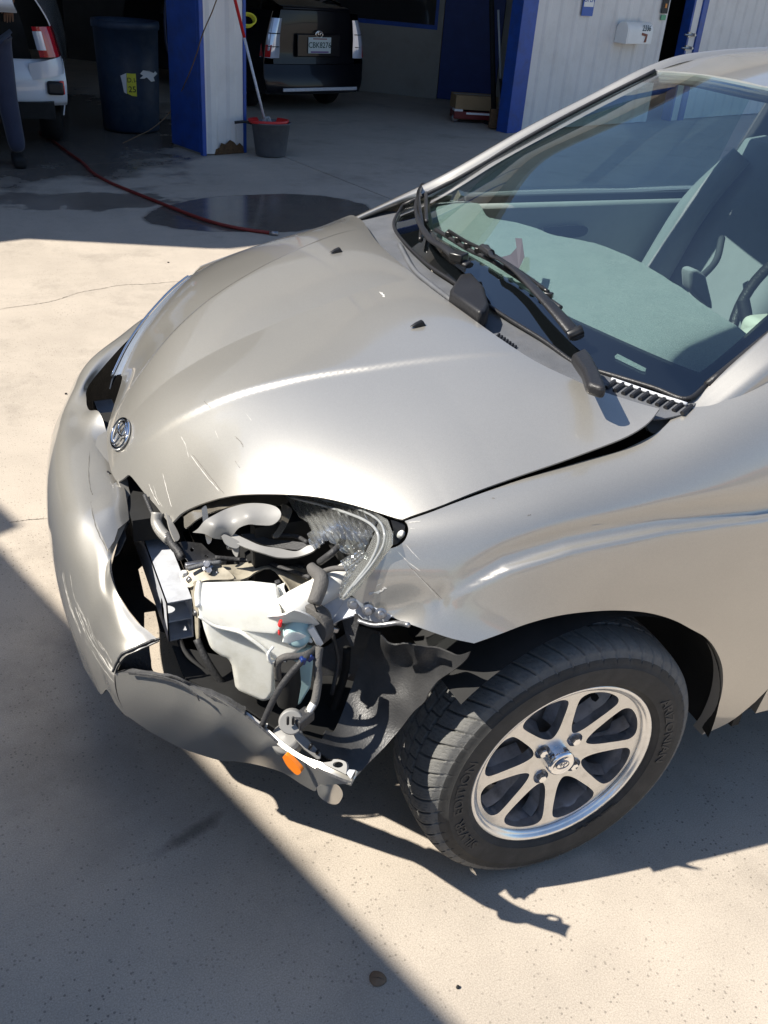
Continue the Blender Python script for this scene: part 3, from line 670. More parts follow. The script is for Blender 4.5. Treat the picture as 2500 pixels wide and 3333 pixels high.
# door and rear quarter (mostly beyond the frame)
top = lambda a, b, n=8: [(x, -.735+(0 if x < 2.2 else .03*(x-2.2)), .973) for x in np.linspace(a, b, n)]
do = segs(SD([(.482, -.725, .985)]+top(.53, 1.44)), SD([top(.53, 1.44)[-1], sideptD(1.46, .6), sideptD(1.44, .26)]), SD([sideptD(1.44, .26), sideptD(.95, .25), sideptD(.478, .27)]), SD([sideptD(.478, .27), sideptD(.479, .4), sideptD(.483, .6), sideptD(.485, .8), sideptD(.483, .93), (.482, -.725, .985)]))
door = uvpanel('front_door', DOORS, do, M['paint'], car, .04, .02)
ra = [sideptD(2.55+.36*math.cos(a), .30+.36*math.sin(a)) for a in np.linspace(math.pi*1.02, -.02*math.pi, 14)]
qo = segs(SD(top(1.46, 2.28)), SD([top(1.46, 2.28)[-1], sideptD(2.26, .6), sideptD(2.17, .26)]), SD([sideptD(2.17, .26), sideptD(1.8, .25), sideptD(1.45, .26)]), SD([sideptD(1.45, .26), sideptD(1.47, .6), top(1.46, 2.28)[0]]))
uvpanel('rear_door', DOORS, qo, M['paint'], car, .05, .02)
qo = segs(SD(top(2.29, 3.3)), SD([top(2.29, 3.3)[-1], sideptD(3.36, .7), sideptD(3.3, .3)]), SD([sideptD(3.3, .3), sideptD(3.1, .24), ra[-1]]), SD(ra[::-1]), SD([ra[0], sideptD(2.27, .6), top(2.29, 3.3)[0]]))
uvpanel('rear_quarter', DOORS, qo, M['paint'], car, .05, .01)
sill = MB().box((1.34, -.745, .245), (1.62, .05, .07)).build('sill', M['paint'], car, bevel=.02)
# right-hand side: mirrored undamaged panels
for nm, src in (('fender', fender), ('front_door', door)): pass
frm = segs([(x, z) for x, z in ((-.31, .80), (-.1, .858), (.1, .893), (.2, .93), (.30, .965), (.47, 1.0))], [(.47, 1.0), (.478, .6), (.46, .27)], [(.46, .27), (.33, .26)], [(.36*math.cos(a)-.01, .30+.36*math.sin(a)) for a in np.linspace(-.1, math.pi*.93, 16)], [(-.36, .40), (-.42, .62), (-.38, .72), (-.31, .80)])
fz = [tuple(DOORS.uv(sideptD(x, min(z, .972)))) for x, z in frm]
rf_ = uvpanel('fender', DOORS, fz, M['paint'], car, .03, .003)
def flipY(o):
    me = o.data; co = np.empty(len(me.vertices)*3); me.vertices.foreach_get('co', co); co = co.reshape(-1, 3)*[1, -1, 1]
    nn = np.array([c.vector[:] for c in me.corner_normals]); fs = [tuple(p.vertices)[::-1] for p in me.polygons]
    vn = np.zeros((len(co), 3))
    for l, vec in zip(me.loops, nn): vn[l.vertex_index] = vec
    m2 = mkmesh(me.name, co, fs, None, True, vn*[1, -1, 1], list(me.materials), [p.material_index for p in me.polygons]); m2['local'] = 1; return m2
rf_.data = flipY(rf_)
for src in ('front_door', 'rear_door', 'rear_quarter', 'sill'):
    s0 = D.objects[src]; o = D.objects.new(src, flipY(s0)); COL.objects.link(o); o.parent = car; ORG[o.name] = ORG[s0.name]
    if src == 'front_door': o['label'] = 'far front door'
    for md in s0.modifiers: pass
# ------------------------------------------------------------ windshield, cowl, roof, pillars
WSU, WSV = (0, 1, 0), nrm((.9, 0, .43)); WSW = nrm((-.43, 0, .9))
wc = [(.102, 0, .957), (.85, 0, 1.372), (.47, 0, 1.180)]
for x, y, z in [(.25, .66, .952), (.18, .52, .951), (.135, .366, .953), (.103, .15, .956), (.97, .537, 1.344), (.89, .28, 1.366), (.62, .60, 1.155), (.33, .64, .985), (.45, .35, 1.158), (.8, .575, 1.252)]:
    wc += [(x, y, z), (x, -y, z)]
WSH = Surf(WSU, WSV, WSW, wc, None, 1e-5)
base = [(1296, 688), (1284, 729), (1305, 778), (1386, 859), (1475, 920), (1638, 1030), (1768, 1111), (1882, 1193), (1964, 1217), (2126, 1266), (2232, 1303), (2330, 1315)]
H = lambda L, s=WSH, o=0: [tuple(s.uv(q) if len(q) == 3 else s.hit(q, o)) for q in L]
# right pillar edge (far side), header, left pillar edge mirrored
rpil = [(.27, .655, .958), (.43, .625, 1.05), (.62, .600, 1.155), (.80, .575, 1.252), (.97, .537, 1.344)]
hdr = [(.97, .537, 1.344), (.89, .28, 1.366), (.85, 0, 1.372), (.89, -.28, 1.366), (.97, -.537, 1.344)]
lpil = [(a, -b, c) for a, b, c in rpil[::-1]]
bu = H(base); wu = lambda P: [tuple(WSH.uv(q)) for q in P]
bu[0] = wu([rpil[0]])[0]; bu[-1] = wu([lpil[-1]])[0]
wso = segs(wu(rpil), wu(hdr), wu(lpil), bu[::-1])
glass = uvpanel('windshield', WSH, wso, M['glass'], car, .03, .004)
glass.data.materials.clear(); glass.data.materials.append(M['glass'])
# keep one refracting skin only: drop back sheet to a single surface
def single(o):
    me = o.data; 
def skin(name, surf, uvs, m, parent, step, off=0, **k):
    uv, F = trimesh(uvs, step); P = surf.P(uv, off); N = surf.N(uv)
    c = np.cross(P[F[:, 1]]-P[F[:, 0]], P[F[:, 2]]-P[F[:, 0]]); fl = (c*N[F[:, 0]]).sum(1) < 0; F[fl] = F[fl][:, ::-1]
    return obj(name, mkmesh(name, P, F, m, True, N), parent, **k)
D.objects.remove(glass); glass = skin('windshield', WSH, wso, M['glass'], car, .03)
# black border band below the glass: lower band follows the photographed dash edge
band = [(1340, 650), (1372, 700), (1392, 735), (1430, 775), (1500, 815), (1560, 850), (1640, 900), (1750, 975), (1830, 1020), (1900, 1053), (2000, 1098), (2100, 1142), (2200, 1184), (2290, 1217), (2345, 1232), (2400, 1228), (2440, 1205), (2500, 1160)]
bd = H(band, o=-.004); low = [tuple(q) for q in bu]
inn = lambda q, d: q
lpe = wu([(.36, -.645, 1.01)])[0]; rpe = wu([(.315, .645, .985)])[0]
bo = segs([rpe]+bd[0:], [bd[-1], lpe], [lpe]+low[::-1][:1], low[::-1], [low[0], rpe])
skin('glass_border', WSH, bo, M['frit'], car, .02, -.004)
def strip(surf, A, w, side, m, name, off): # narrow band along a run of uv points
    P = cr([np.append(a, 0) for a in A], 6); v = []
    for i, q in enumerate(P):
        t = nrm(P[min(i+1, len(P)-1)]-P[max(i-1, 0)]); n = V3((-t[1], t[0], 0))*side; a, b = (q+n*.0)[:2], (q+n*w)[:2]; v += [surf.P(a, off)[0], surf.P(b, off)[0]]
    return obj(name, mkmesh(name, v, [(2*i, 2*i+1, 2*i+3, 2*i+2) for i in range(len(P)-1)], m, True), car)
strip(WSH, wu(rpil), .028, -1, M['frit'], 'glass_border', -.005) if False else None
strip(WSH, wu(hdr), .05, 1, M['frit'], 'glass_border', -.006)
strip(WSH, wu(lpil), .035, 1, M['frit'], 'glass_border', -.005)
strip(WSH, wu(rpil), .025, 1, M['frit'], 'glass_border', -.005)
# pillars swept along both edges, roof between
def pillar(sgn):
    ctr = [(.07, .695, .885), (.25, .688, .958), (.36, .672, 1.005), (.45, .655, 1.055), (.63, .632, 1.158), (.81, .607, 1.250), (.98, .575, 1.338), (1.15, .572, 1.378), (1.5, .585, 1.40), (2.0, .575, 1.385), (2.6, .53, 1.30), (3.1, .50, 1.10), (3.35, .48, .98)]
    if sgn < 0: ctr = [(.16, .672, .885), (.25, .680, .930)]+ctr[2:]
    rows = []
    for i, c in enumerate(ctr):
        c = V3(c); w = (.030 if i > 1 else (.010 if i == 0 else .018)) if sgn > 0 else (.012, .024, .030, .030)[min(i, 3)]
        kk = w/.03; inner = c+V3((-.004, -w, .004)); tp = c+V3((-.004, -.006*kk, .017*kk if sgn > 0 or i > 4 else .010*kk)); out_ = c+V3((.004, w*.8, .004)); bot = c+V3((.012, w, -.02))
        rows.append([q*[1, sgn, 1] for q in (inner, c+V3((-.006, -.02, .012)), tp, out_, bot)])
    return loft('roof_pillar', rows, M['paint'], car, 6, 4, .004, flip=sgn > 0)
pillar(1); pillar(-1)
rc = [(.85, 0, 1.374), (1.1, 0, 1.430), (1.5, 0, 1.462), (2.1, 0, 1.455), (2.7, 0, 1.38)]
for x, y, z in [(.89, .28, 1.368), (.975, .54, 1.347), (1.15, .55, 1.388), (1.5, .56, 1.41), (2.0, .55, 1.398), (2.6, .51, 1.31), (1.2, .3, 1.428), (1.8, .3, 1.452), (2.7, .3, 1.365)]: rc += [(x, y, z), (x, -y, z)]
ROOF = Surf((1, 0, 0), (0, 1, 0), (0, 0, 1), rc)
ro = segs([(.852, 0), (.892, .28), (.978, .54)], [(.978, .54), (1.15, .552), (1.5, .562), (2.0, .552), (2.6, .512), (2.7, .50)], [(2.7, .50), (2.74, 0), (2.7, -.50)], [(2.7, -.50), (2.6, -.512), (2.0, -.552), (1.5, -.562), (1.15, -.552), (.978, -.54)], [(.978, -.54), (.892, -.28), (.852, 0)])
uvpanel('roof', ROOF, ro, M['paint'], car, .06, .02, back=M['trim'])
# rear glass, boot, rear bumper closing the body
loft('tailgate', [[(2.7, y*.95, 1.372-.02*abs(y)), (3.05, y, 1.17), (3.28, y*1.05, .98), (3.42, y*1.2, .95), (3.46, y*1.25, .7), (3.47, y*1.3, .5), (3.42, y*1.3, .28)] for y in (-.52, -.3, 0, .3, .52)], M['paint'], car, 4, 4, .01)
# side windows
def sidewin(sgn, xs, nm):
    v = []
    for x0, zt in xs: v.append((x0, sgn*(.735-(zt-.975)*.36), zt))
    return obj(nm, mkmesh(nm, v, [tuple(range(len(v)))], M['sideglass']), car)
sidewin(1, [(.52, .975), (1.43, .975), (1.43, 1.375), (1.10, 1.358), (.86, 1.25), (.62, 1.12)], 'side_window'); sidewin(-1, [(.52, .975), (1.43, .975), (1.43, 1.375), (1.10, 1.358), (.86, 1.25), (.62, 1.12)], 'side_window')
sidewin(1, [(1.5, .975), (2.4, .975), (2.55, 1.27), (2.2, 1.355), (1.5, 1.378)], 'side_window'); sidewin(-1, [(1.5, .975), (2.4, .975), (2.55, 1.27), (2.2, 1.355), (1.5, 1.378)], 'side_window')
# cowl
cw = [(.03, 0, .936), (.10, 0, .945)]
for x, y, z in [(.03, .2, .936), (.045, .33, .935), (.09, .52, .93), (.12, .62, .925), (.16, .69, .92), (.105, .15, .945), (.14, .37, .943), (.19, .52, .942), (.26, .655, .943), (.22, .70, .935)]: cw += [(x, y, z), (x, -y, z)]
COWL = Surf((1, 0, 0), (0, 1, 0), (0, 0, 1), cw, None, 1e-5)
lowP = [WSH.P(q)[0] for q in low]
co_b = [(q[0]+.004, q[1]) for q in lowP][::-1]
co_f = [(.205, -.690), (.15, -.675), (.10, -.64), (.05, -.57), (.005, -.42), (-.015, -.2), (-.015, .1), (.0, .3), (.05, .5), (.08, .6), (.09, .69), (.15, .72), (.235, .70)]
cowl = uvpanel('cowl_cover', COWL, segs(co_b, [co_b[-1], (.235, .70)], co_f[::-1], [co_f[0], co_b[0]]), M['grey_plastic'], car, .02, .003)
sealp = [WSH.P(q, .004)[0] for q in low]
MB().tube(sealp, .0042, 8).build('glass_seal', M['black_plastic'], car, True)
MB().tube([WSH.P(q, .003)[0] for q in wu(rpil)], .006, 8).build('glass_seal', M['black_plastic'], car, True)
MB().tube([WSH.P(q, .003)[0] for q in wu(lpil)], .007, 8).build('glass_seal', M['black_plastic'], car, True)
# ------------------------------------------------------------ front wheel
ST = -.028; WA = V3((math.sin(ST), -math.cos(ST), 0)); WT_ = V3((math.cos(ST), math.sin(ST), 0)); WZ = V3((0, 0, 1)); WC = V3((0, -.7375, .2855))
def wp(r, be, a): return WC+WA*a+r*(math.cos(be)*WT_+math.sin(be)*WZ)
def wbeta(px, a=.088):
    P = onplane(px, WC+WA*a, WA)-WC; return math.atan2(P@WZ, P@WT_)
def make_tyre(WC=WC, name='tyre', parent=None, full=True):
    NP = 54; nf = NP*(24 if full else 1); 
    prof = [(.176, .070), (.1915, .0780), (.1945, .0900), (.199, .0965), (.205, .0990), (.2055, .1003), (.217, .1018), (.232, .1035), (.245, .103), (.2455, .1022), (.256, .1005), (.264, .097), (.2695, .093)]
    tr = []
    for a in np.linspace(.0915, -.0755, 88 if full else 8):
        u = (a-.008)/.0835; r = .2925-.0065*u*u-.0105*abs(u)**9
        tr.append((r, a))
    inn = [(.264, -.081), (.25, -.087), (.23, -.088), (.2, -.083), (.176, -.062)]
    P = prof+tr+inn; PH = np.arange(nf)/nf*2*math.pi
    V = np.zeros((len(P), nf, 3)); MI = []
    for i, (r, a) in enumerate(P):
        rr_ = np.full(nf, r); tread = len(prof)-2 <= i < len(prof)+len(tr)
        if tread and full:
            ph = PH*NP/(2*math.pi); am = a*1000
            zig = .5*np.sign(np.sin(2*math.pi*ph))
            dpt = np.zeros(nf)
            for g0, w_ in ((34, 1.6), (-18, 2.0), (8, 1.3)):
                dpt = np.maximum(dpt, np.clip((w_+1.0-abs(am-g0-zig))/1.0, 0, 1))
            skew = .0035*abs(am-8)+.00012*(am-8)**2
            off_ = 0 if am > 34 else .42 if am > 8 else .1 if am > -18 else .55
            fr_ = (ph+skew+off_) % 1; wl_ = .060 if am > 34 or am < -18 else .055
            lat = np.clip((wl_-np.minimum(fr_, 1-fr_))/.03, 0, 1); dpt = np.maximum(dpt, lat*(1 if am < 88 else .6))
            s1 = (ph*1+skew*1+off_+.5) % 1; d1 = abs(s1-.5-.0*am)                       # sipes: short wavy cuts
            wav = .035*np.sin(am*1.5)
            for c_ in (.28, .5, .72):
                sp_ = np.clip((.016-abs(((ph+skew+off_) % 1)-c_-wav))/.008, 0, 1)*(np.sin(am*.42+c_*9) > -.2)
                dpt = np.maximum(dpt, sp_*.28)
            rr_ = r-.0062*dpt
        x = rr_*np.cos(PH); z = rr_*np.sin(PH)
        V[i] = WC+WA*a+x[:, None]*WT_+z[:, None]*WZ
    V[..., 2] = np.maximum(V[..., 2], .0015)
    f = []; fm = []; n = len(P); idx = np.arange(nf)
    for i in range(n-1):
        a_ = i*nf+idx; b_ = i*nf+(idx+1) % nf
        f += list(zip(a_, b_, b_+nf, a_+nf)); fm += [1 if len(prof)-2 <= i < len(prof)+len(tr)-1 else 0]*nf
    me = mkmesh(name, V.reshape(-1, 3), f, None, True, None, [M['rubber'], M['tread']], fm)
    try: me.set_sharp_from_angle(angle=math.radians(50))
    except Exception: pass
    return obj(name, me, parent)
wheel = thing('wheel', '', '', tuple(WC)); del wheel['label']; del wheel['category']
wheel.parent = car; wheel.location = tuple(WC-V3(CAR0))
tyre = make_tyre(parent=wheel)
# lettering moulded on the sidewall
def arc_text(name, s, size, R, be0, a, depth=.0010, parent=wheel, m='rubber', flip=1, spread=1):
    v, f = text_mesh(s, size, depth, True)
    P = [wp(R+y, be0-x*spread/R, a+z) for x, y, z in v]
    return obj(name, mkmesh(name, P, f, M[m]), parent)
M['letter'] = mat('raised_rubber_letter', (.044, .044, .043), .6)
arc_text('raised_lettering', 'SILVER  EDITION', .027, .2255, wbeta((1515, 2610)), .1032, m='letter', spread=1.25)
arc_text('raised_lettering', 'ARIZONIAN', .027, .2255, wbeta((2190, 2345)), .1032, m='letter', spread=1.25)
arc_text('raised_lettering', 'TUBELESS  RADIAL   M+S', .009, .2015, wbeta((2000, 2750)), .1002, m='letter')
# alloy wheel
b = MB()
b.lathe(WC, WA, [(.175, -.07), (.190, -.078), (.192, -.07), (.186, -.066), (.170, -.05), (.163, -.02), (.168, .03), (.171, .064), (.174, .070)], 96); b.build('rim_barrel', M['rim_inner'], wheel, True)
b = MB(); b.lathe(WC, WA, [(.1790, .0800), (.1930, .0830), (.1955, .0865), (.1955, .0900), (.1925, .0925), (.1868, .0905), (.1850, .0870), (.1825, .0850), (.1788, .0832), (.1780, .0790)], 128); M['lip'] = mat('polished_rim_edge', (.80, .80, .79), .24, .75, var=.1, vscale=60); b.build('rim_lip', M['lip'], wheel, True)
s0 = wbeta((1874, 2268), .078)
def pol(r, th): return (r*math.cos(th), r*math.sin(th))
hol = []
for k in range(8):
    th = s0+math.radians(22.5+45*k)
    hh = [(.063, 0), (.069, 8), (.085, 13.8), (.110, 16.8), (.135, 18.2), (.150, 17.6), (.1585, 13.5), (.1612, 7), (.162, 0)]
    hh = [(r*(1+.055*(r-.06)/.10), d) for r, d in hh]; q = [pol(r, th+math.radians(d)) for r, d in hh]+[pol(r, th-math.radians(d)) for r, d in hh[-2:0:-1]]
    hol.append([tuple(x[:2]) for x in cr([(*a, 0) for a in q], 3, closed=True)])
l0 = wbeta((1793, 2464), .075)
for k in range(4):
    c = pol(.050, l0+k*math.pi/2); hol.append([(c[0]+.0155*math.cos(t), c[1]+.0155*math.sin(t)) for t in np.linspace(0, 2*math.pi, 20, endpoint=False)])
rimo = [pol(.1785, t) for t in np.linspace(0, 2*math.pi, 120, endpoint=False)]
uv, F = trimesh(rimo, .008, hol)
rr2 = np.hypot(uv[:, 0], uv[:, 1]); aa = .0665+.012*np.clip((rr2-.03)/.135, 0, 1)**1.3
P = WC+WA*aa[:, None]+uv[:, :1]*WT_+uv[:, 1:]*WZ
c = np.cross(P[F[:, 1]]-P[F[:, 0]], P[F[:, 2]]-P[F[:, 0]]); fl = (c@WA) < 0; F[fl] = F[fl][:, ::-1]
# windows are bevelled: the back sheet is drawn narrower by pulling its rim verts
N = np.tile(WA, (len(P), 1))
Vv, NN, faces = solid(P, N, F, .020); nf_ = len(F)
face = obj('spoke_face', mkmesh('spoke_face', Vv, faces, None, True, None, [M['rim'], M['rim_inner']], [0]*nf_+[1]*(len(faces)-nf_)), wheel)
face.data.set_sharp_from_angle(angle=math.radians(30))
# flared inner walls of each spoke
for k in range(8):
    th = s0+math.radians(45*k); b = MB()
    for sg in (-1, 1):
        rs = np.linspace(.07, .166, 8); v = []
        for r in rs:
            w0 = np.interp(r, (.07, .085, .11, .135, .15, .158), (12, 8.7, 5.7, 4.3, 4.9, 8.5)); hw = r*math.radians(w0)
            for dep_, ex in ((.019, .0), (.045, .007)):
                a_ = .0665+.012*((r-.03)/.135)**1.3-dep_; q = WC+WA*a_+(r*math.cos(th)-sg*(hw+ex)*math.sin(th))*WT_+(r*math.sin(th)+sg*(hw+ex)*math.cos(th))*WZ; v.append(q)
        b.add(v, [(2*i, 2*i+1, 2*i+3, 2*i+2) for i in range(7)])
    b.build('spoke_side', M['rim_inner'], wheel, True)
cap = MB(); cap.lathe(WC, WA, [(.029, .066), (.029, .080), (.0275, .0845), (.023, .0875), (.0215, .0872), (.0205, .0865), (.0001, .0868)], 48); cap.build('centre_cap', M['chrome'], wheel, True)
def oval(b, c, right, up, a, bb, r, n=36, h=0):
    R_, U_ = nrm(right), nrm(up); pts = [V3(c)+R_*a*math.cos(t)+U_*bb*math.sin(t) for t in np.linspace(0, 2*math.pi, n, endpoint=False)]
    nn = np.cross(R_, U_); v = []; k = 8
    for i, q in enumerate(pts):
        t = nrm(pts[(i+1) % n]-pts[i-1]); s_ = np.cross(t, nn)
        for j in range(k): v.append(q+r*(math.cos(2*math.pi*j/k)*s_+math.sin(2*math.pi*j/k)*nn*.8))
    b.add(v, [(i*k+j, i*k+(j+1) % k, ((i+1) % n)*k+(j+1) % k, ((i+1) % n)*k+j) for i in range(n) for j in range(k)])
def three_ovals(name, c, right, up, w, m, parent, r=None):
    b = MB(); r = r or w*.055
    oval(b, c, right, up, w, w*.66, r*1.15)
    oval(b, V3(c)+nrm(up)*w*.0, right, up, w*.27, w*.60, r*.85)
    oval(b, V3(c)+nrm(up)*w*.30, right, up, w*.62, w*.27, r*.85)
    return b.build(name, m, parent, True)
three_ovals('cap_emblem', WC+WA*.0872, WT_, WZ, .0135, M['steel'], wheel, .0009)
for k in range(4):
    be = l0+k*math.pi/2; c = wp(.050, be, 0); b = MB()
    b.lathe(c, WA, [(.0155, .070), (.0150, .052), (.0001, .050)], 20); b.build('lug_recess', M['rim_inner'], wheel, True)
    b = MB(); b.lathe(c, WA, [(.0128, .052), (.0125, .058), (.0098, .061), (.0095, .073), (.0082, .0765), (.0001, .0775)], 6); b.build('lug_nut', M['chrome'], wheel)
b = MB(); b.lathe(WC, WA, [(.0001, .02), (.127, .02), (.127, -.004), (.0001, -.004)], 64); b.build('brake_disc', M['steel'], wheel)
b = MB(); b.box(WC+WA*.01+WT_*.105+WZ*.05, (.06, .07, .12)); b.build('brake_caliper', M['void'], wheel, bevel=.01)
b = MB(); b.lathe(WC, WA, [(.0001, -.02), (.158, -.02)], 48); b.build('brake_shield', M['void'], wheel)
# the other wheels: plain copies of the tyre and rim pieces, hardly seen
def copy_wheel(x, y, sgn):
    w = wheel.copy(); COL.objects.link(w); w.location = (x-CAR0[0], y, .2855); w.parent = car
    if sgn > 0: w.rotation_euler = (0, 0, math.pi)
    for ch in list(wheel.children):
        o = ch.copy(); COL.objects.link(o); o.parent = w
    return w
copy_wheel(0, .7375, 1); copy_wheel(2.55, -.74, -1); copy_wheel(2.55, .74, 1)
# wheel housing, coloured near-black to paint the shade over the tyre
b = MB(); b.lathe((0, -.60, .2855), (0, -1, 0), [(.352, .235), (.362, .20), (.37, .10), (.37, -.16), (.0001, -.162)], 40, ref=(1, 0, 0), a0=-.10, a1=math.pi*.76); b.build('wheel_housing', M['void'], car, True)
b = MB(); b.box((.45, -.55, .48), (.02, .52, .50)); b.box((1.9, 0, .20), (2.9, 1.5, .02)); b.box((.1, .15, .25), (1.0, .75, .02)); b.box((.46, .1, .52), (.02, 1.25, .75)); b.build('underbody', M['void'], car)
# ------------------------------------------------------------ front bumper cover
A = lambda px, y: tuple(at(px, y=y))
bs = [
 [(-.345, .80, .655), (-.36, .815, .645), (-.37, .83, .62), (-.375, .84, .56), (-.38, .845, .48), (-.38, .84, .38), (-.37, .82, .27)],
 [(-.44, .70, .68), (-.475, .71, .66), (-.49, .725, .63), (-.50, .735, .57), (-.51, .735, .49), (-.51, .73, .38), (-.49, .71, .25)],
 [(-.50, .60, .675), (-.54, .60, .665), (-.585, .60, .635), (-.615, .60, .575), (-.635, .60, .49), (-.63, .60, .38), (-.60, .59, .25)],
 [(-.575, .5, .660), (-.61, .5, .655), (-.655, .5, .632), (-.692, .5, .575), (-.712, .5, .49), (-.705, .5, .38), (-.68, .5, .24)],
 [A((292, 1250), .40), (-.675, .40, .628), (-.705, .40, .607), (-.735, .40, .555), (-.755, .40, .47), (-.75, .40, .37), (-.73, .40, .23)],
 [A((281, 1300), .31), (-.712, .31, .608), (-.74, .31, .592), (-.768, .31, .545), (-.783, .31, .46), (-.778, .31, .36), (-.755, .31, .22)],
 [A((290, 1334), .25), (-.714, .25, .606), (-.752, .25, .592), (-.782, .25, .54), (-.797, .25, .455), (-.79, .25, .36), (-.765, .25, .22)],
 [A((325, 1344), .19), (-.712, .19, .606), (-.762, .19, .592), (-.792, .19, .54), (-.806, .19, .455), (-.80, .19, .36), (-.775, .19, .22)],
 [(-.665, .10, .600), (-.713, .10, .607), (-.770, .10, .593), (-.803, .10, .54), (-.816, .10, .452), (-.813, .10, .355), (-.79, .10, .22)],
 [(-.662, 0, .600), (-.712, 0, .607), (-.774, 0, .592), (-.809, 0, .54), (-.821, 0, .452), (-.819, 0, .352), (-.797, 0, .22)],
 [(-.662, -.1, .597), (-.710, -.1, .605), (-.772, -.1, .592), (-.809, -.1, .54), (-.821, -.1, .452), (-.820, -.1, .36), (-.80, -.1, .23)],
 [A((432, 1650), -.17), (-.703, -.18, .602), (-.765, -.18, .592), (-.804, -.18, .542), (-.817, -.18, .455), (-.818, -.18, .37), (-.80, -.18, .25)],
 [A((408, 1712), -.23), (-.715, -.24, .595), (-.758, -.24, .583), (-.796, -.24, .54), (-.811, -.24, .455), (-.813, -.24, .37), (-.798, -.24, .265)],
 [A((368, 1800), -.30), (-.735, -.30, .580), (-.756, -.30, .569), (-.785, -.30, .53), (-.803, -.30, .455), (-.804, -.30, .37), (-.79, -.30, .28)],
 [A((357, 1855), -.355), (-.748, -.36, .553), (-.762, -.36, .540), (-.780, -.36, .505), (-.793, -.36, .445), (-.793, -.36, .37), (-.78, -.36, .29)],
 [A((386, 1938), -.40), A((370, 1960), -.405), A((350, 1990), -.405), A((330, 2040), -.40), A((322, 2095), -.395), A((325, 2165), -.40), A((348, 2245), -.41)],
 [A((440, 2018), -.45), A((415, 2038), -.455), A((388, 2062), -.455), A((362, 2100), -.45), A((346, 2145), -.44), A((350, 2215), -.445), A((375, 2290), -.45)],
 [A((480, 2052), -.48), A((452, 2072), -.485), A((420, 2095), -.485), A((385, 2122), -.48), A((360, 2170), -.465), A((365, 2245), -.463), A((398, 2318), -.458)],
 [A((518, 2085), -.505), A((482, 2102), -.507), A((446, 2118), -.508), A((404, 2140), -.50), A((374, 2191), -.487), A((382, 2265), -.482), A((418, 2336), -.475)],
]
M['bumper'] = M['paint']
bump = loft('bumper_cover', bs, M['paint'], car, 7, 7, .004, back=M['torn_plastic'], flip=True)
bflip = bump
Bt = [(374, 2191), (416, 2190), (494, 2194), (573, 2215), (663, 2251), (735, 2287), (790, 2325), (850, 2373), (917, 2432), (977, 2470), (1040, 2508), (1103, 2538), (1141, 2551)]
Bb = [(1141, 2551), (1086, 2553), (1050, 2556), (1031, 2563), (1026, 2575), (1012, 2570), (977, 2550), (934, 2522), (897, 2506), (830, 2488), (764, 2478), (711, 2474), (603, 2440), (543, 2412), (482, 2378), (428, 2340), (412, 2325), (384, 2265), (374, 2191)]
bc = [((374, 2191), -.487), ((494, 2190), -.565), ((663, 2248), -.65), ((790, 2325), -.715), ((874, 2390), -.755), ((1000, 2484), -.815), ((1141, 2551), -.900), ((384, 2265), -.482), ((418, 2336), -.477), ((543, 2410), -.508), ((711, 2474), -.55), ((830, 2490), -.595), ((963, 2550), -.715), ((1031, 2563), -.825), ((560, 2310), -.592), ((700, 2375), -.655), ((430, 2262), -.518), ((850, 2450), -.72)]
sheet('bumper_corner', segs(*[[(a, b, 0) for a, b in Bt], [(a, b, 0) for a, b in Bb[:4]], [(a, b, 0) for a, b in Bb[3:15]], [(a, b, 0) for a, b in Bb[14:]]]), bc, M['paint'], car, 14, .004, back=M['torn_plastic'])
# bright folded flange along the top of the corner piece, and its tab with a ring
fl_t = [(792, 2308), (850, 2352), (875, 2375), (934, 2425), (989, 2460), (1052, 2483), (1100, 2500), (1132, 2525)]
sheet('bumper_flange', segs([(a, b, 0) for a, b in fl_t], [(1132, 2525, 0), (1148, 2512, 0), (1160, 2510, 0), (1141, 2552, 0)], [(a, b+1.5, 0) for a, b in Bt[:5:-1]]), [((790, 2318), -.700), ((875, 2378), -.742), ((1052, 2490), -.842), ((1141, 2530), -.885), ((1141, 2553), -.903), ((917, 2433), -.779), ((1040, 2509), -.846), ((1160, 2510), -.885)], M['paint'], car, 10, .003)
sheet('mounting_tab', segs([(1050, 2482, 0), (1078, 2478, 0), (1088, 2471, 0), (1118, 2476, 0), (1129, 2490, 0), (1126, 2521, 0)], [(1126, 2521, 0), (1100, 2508, 0), (1050, 2486, 0)]), [((1050, 2484), -.842), ((1129, 2490), -.870), ((1126, 2521), -.880)], M['lamp_grey'], car, 8, .006, holes=[[(1100+17*math.cos(t), 2489+10*math.sin(t)) for t in np.linspace(0, 2*math.pi, 18, endpoint=False)]], back=M['lamp_grey'])
slab('mounting_tab', [(1129, 2518), (1134, 2505), (1158, 2507), (1142, 2535)], [((1129, 2518), -.880), ((1158, 2507), -.883), ((1142, 2535), -.895)], (0, .003, -.002), M['alu'], car, bevel=.0008)
sheet('arch_extension', segs([(a, b, 0) for a, b in ((1031, 2563), (1050, 2555), (1086, 2551), (1105, 2560), (1116, 2584), (1110, 2604), (1098, 2617), (1078, 2617), (1055, 2606), (1037, 2588), (1031, 2563))]), [((1031, 2563), -.835), ((1086, 2551), -.86), ((1114, 2584), -.84), ((1090, 2617), -.835), ((1037, 2588), -.835), ((1068, 2590), -.855)], M['paint'], car, 9, .004, back=M['torn_plastic'])
b = sheet('side_marker', segs([(a, b, 0) for a, b in ((919, 2465), (926, 2458), (936, 2462), (962, 2488), (979, 2509), (976, 2519), (966, 2522), (950, 2510), (932, 2490), (919, 2465))]), [((919, 2465), -.800), ((979, 2509), -.828), ((966, 2522), -.822), ((945, 2490), -.812)], M['amber'], car, 6, .008)
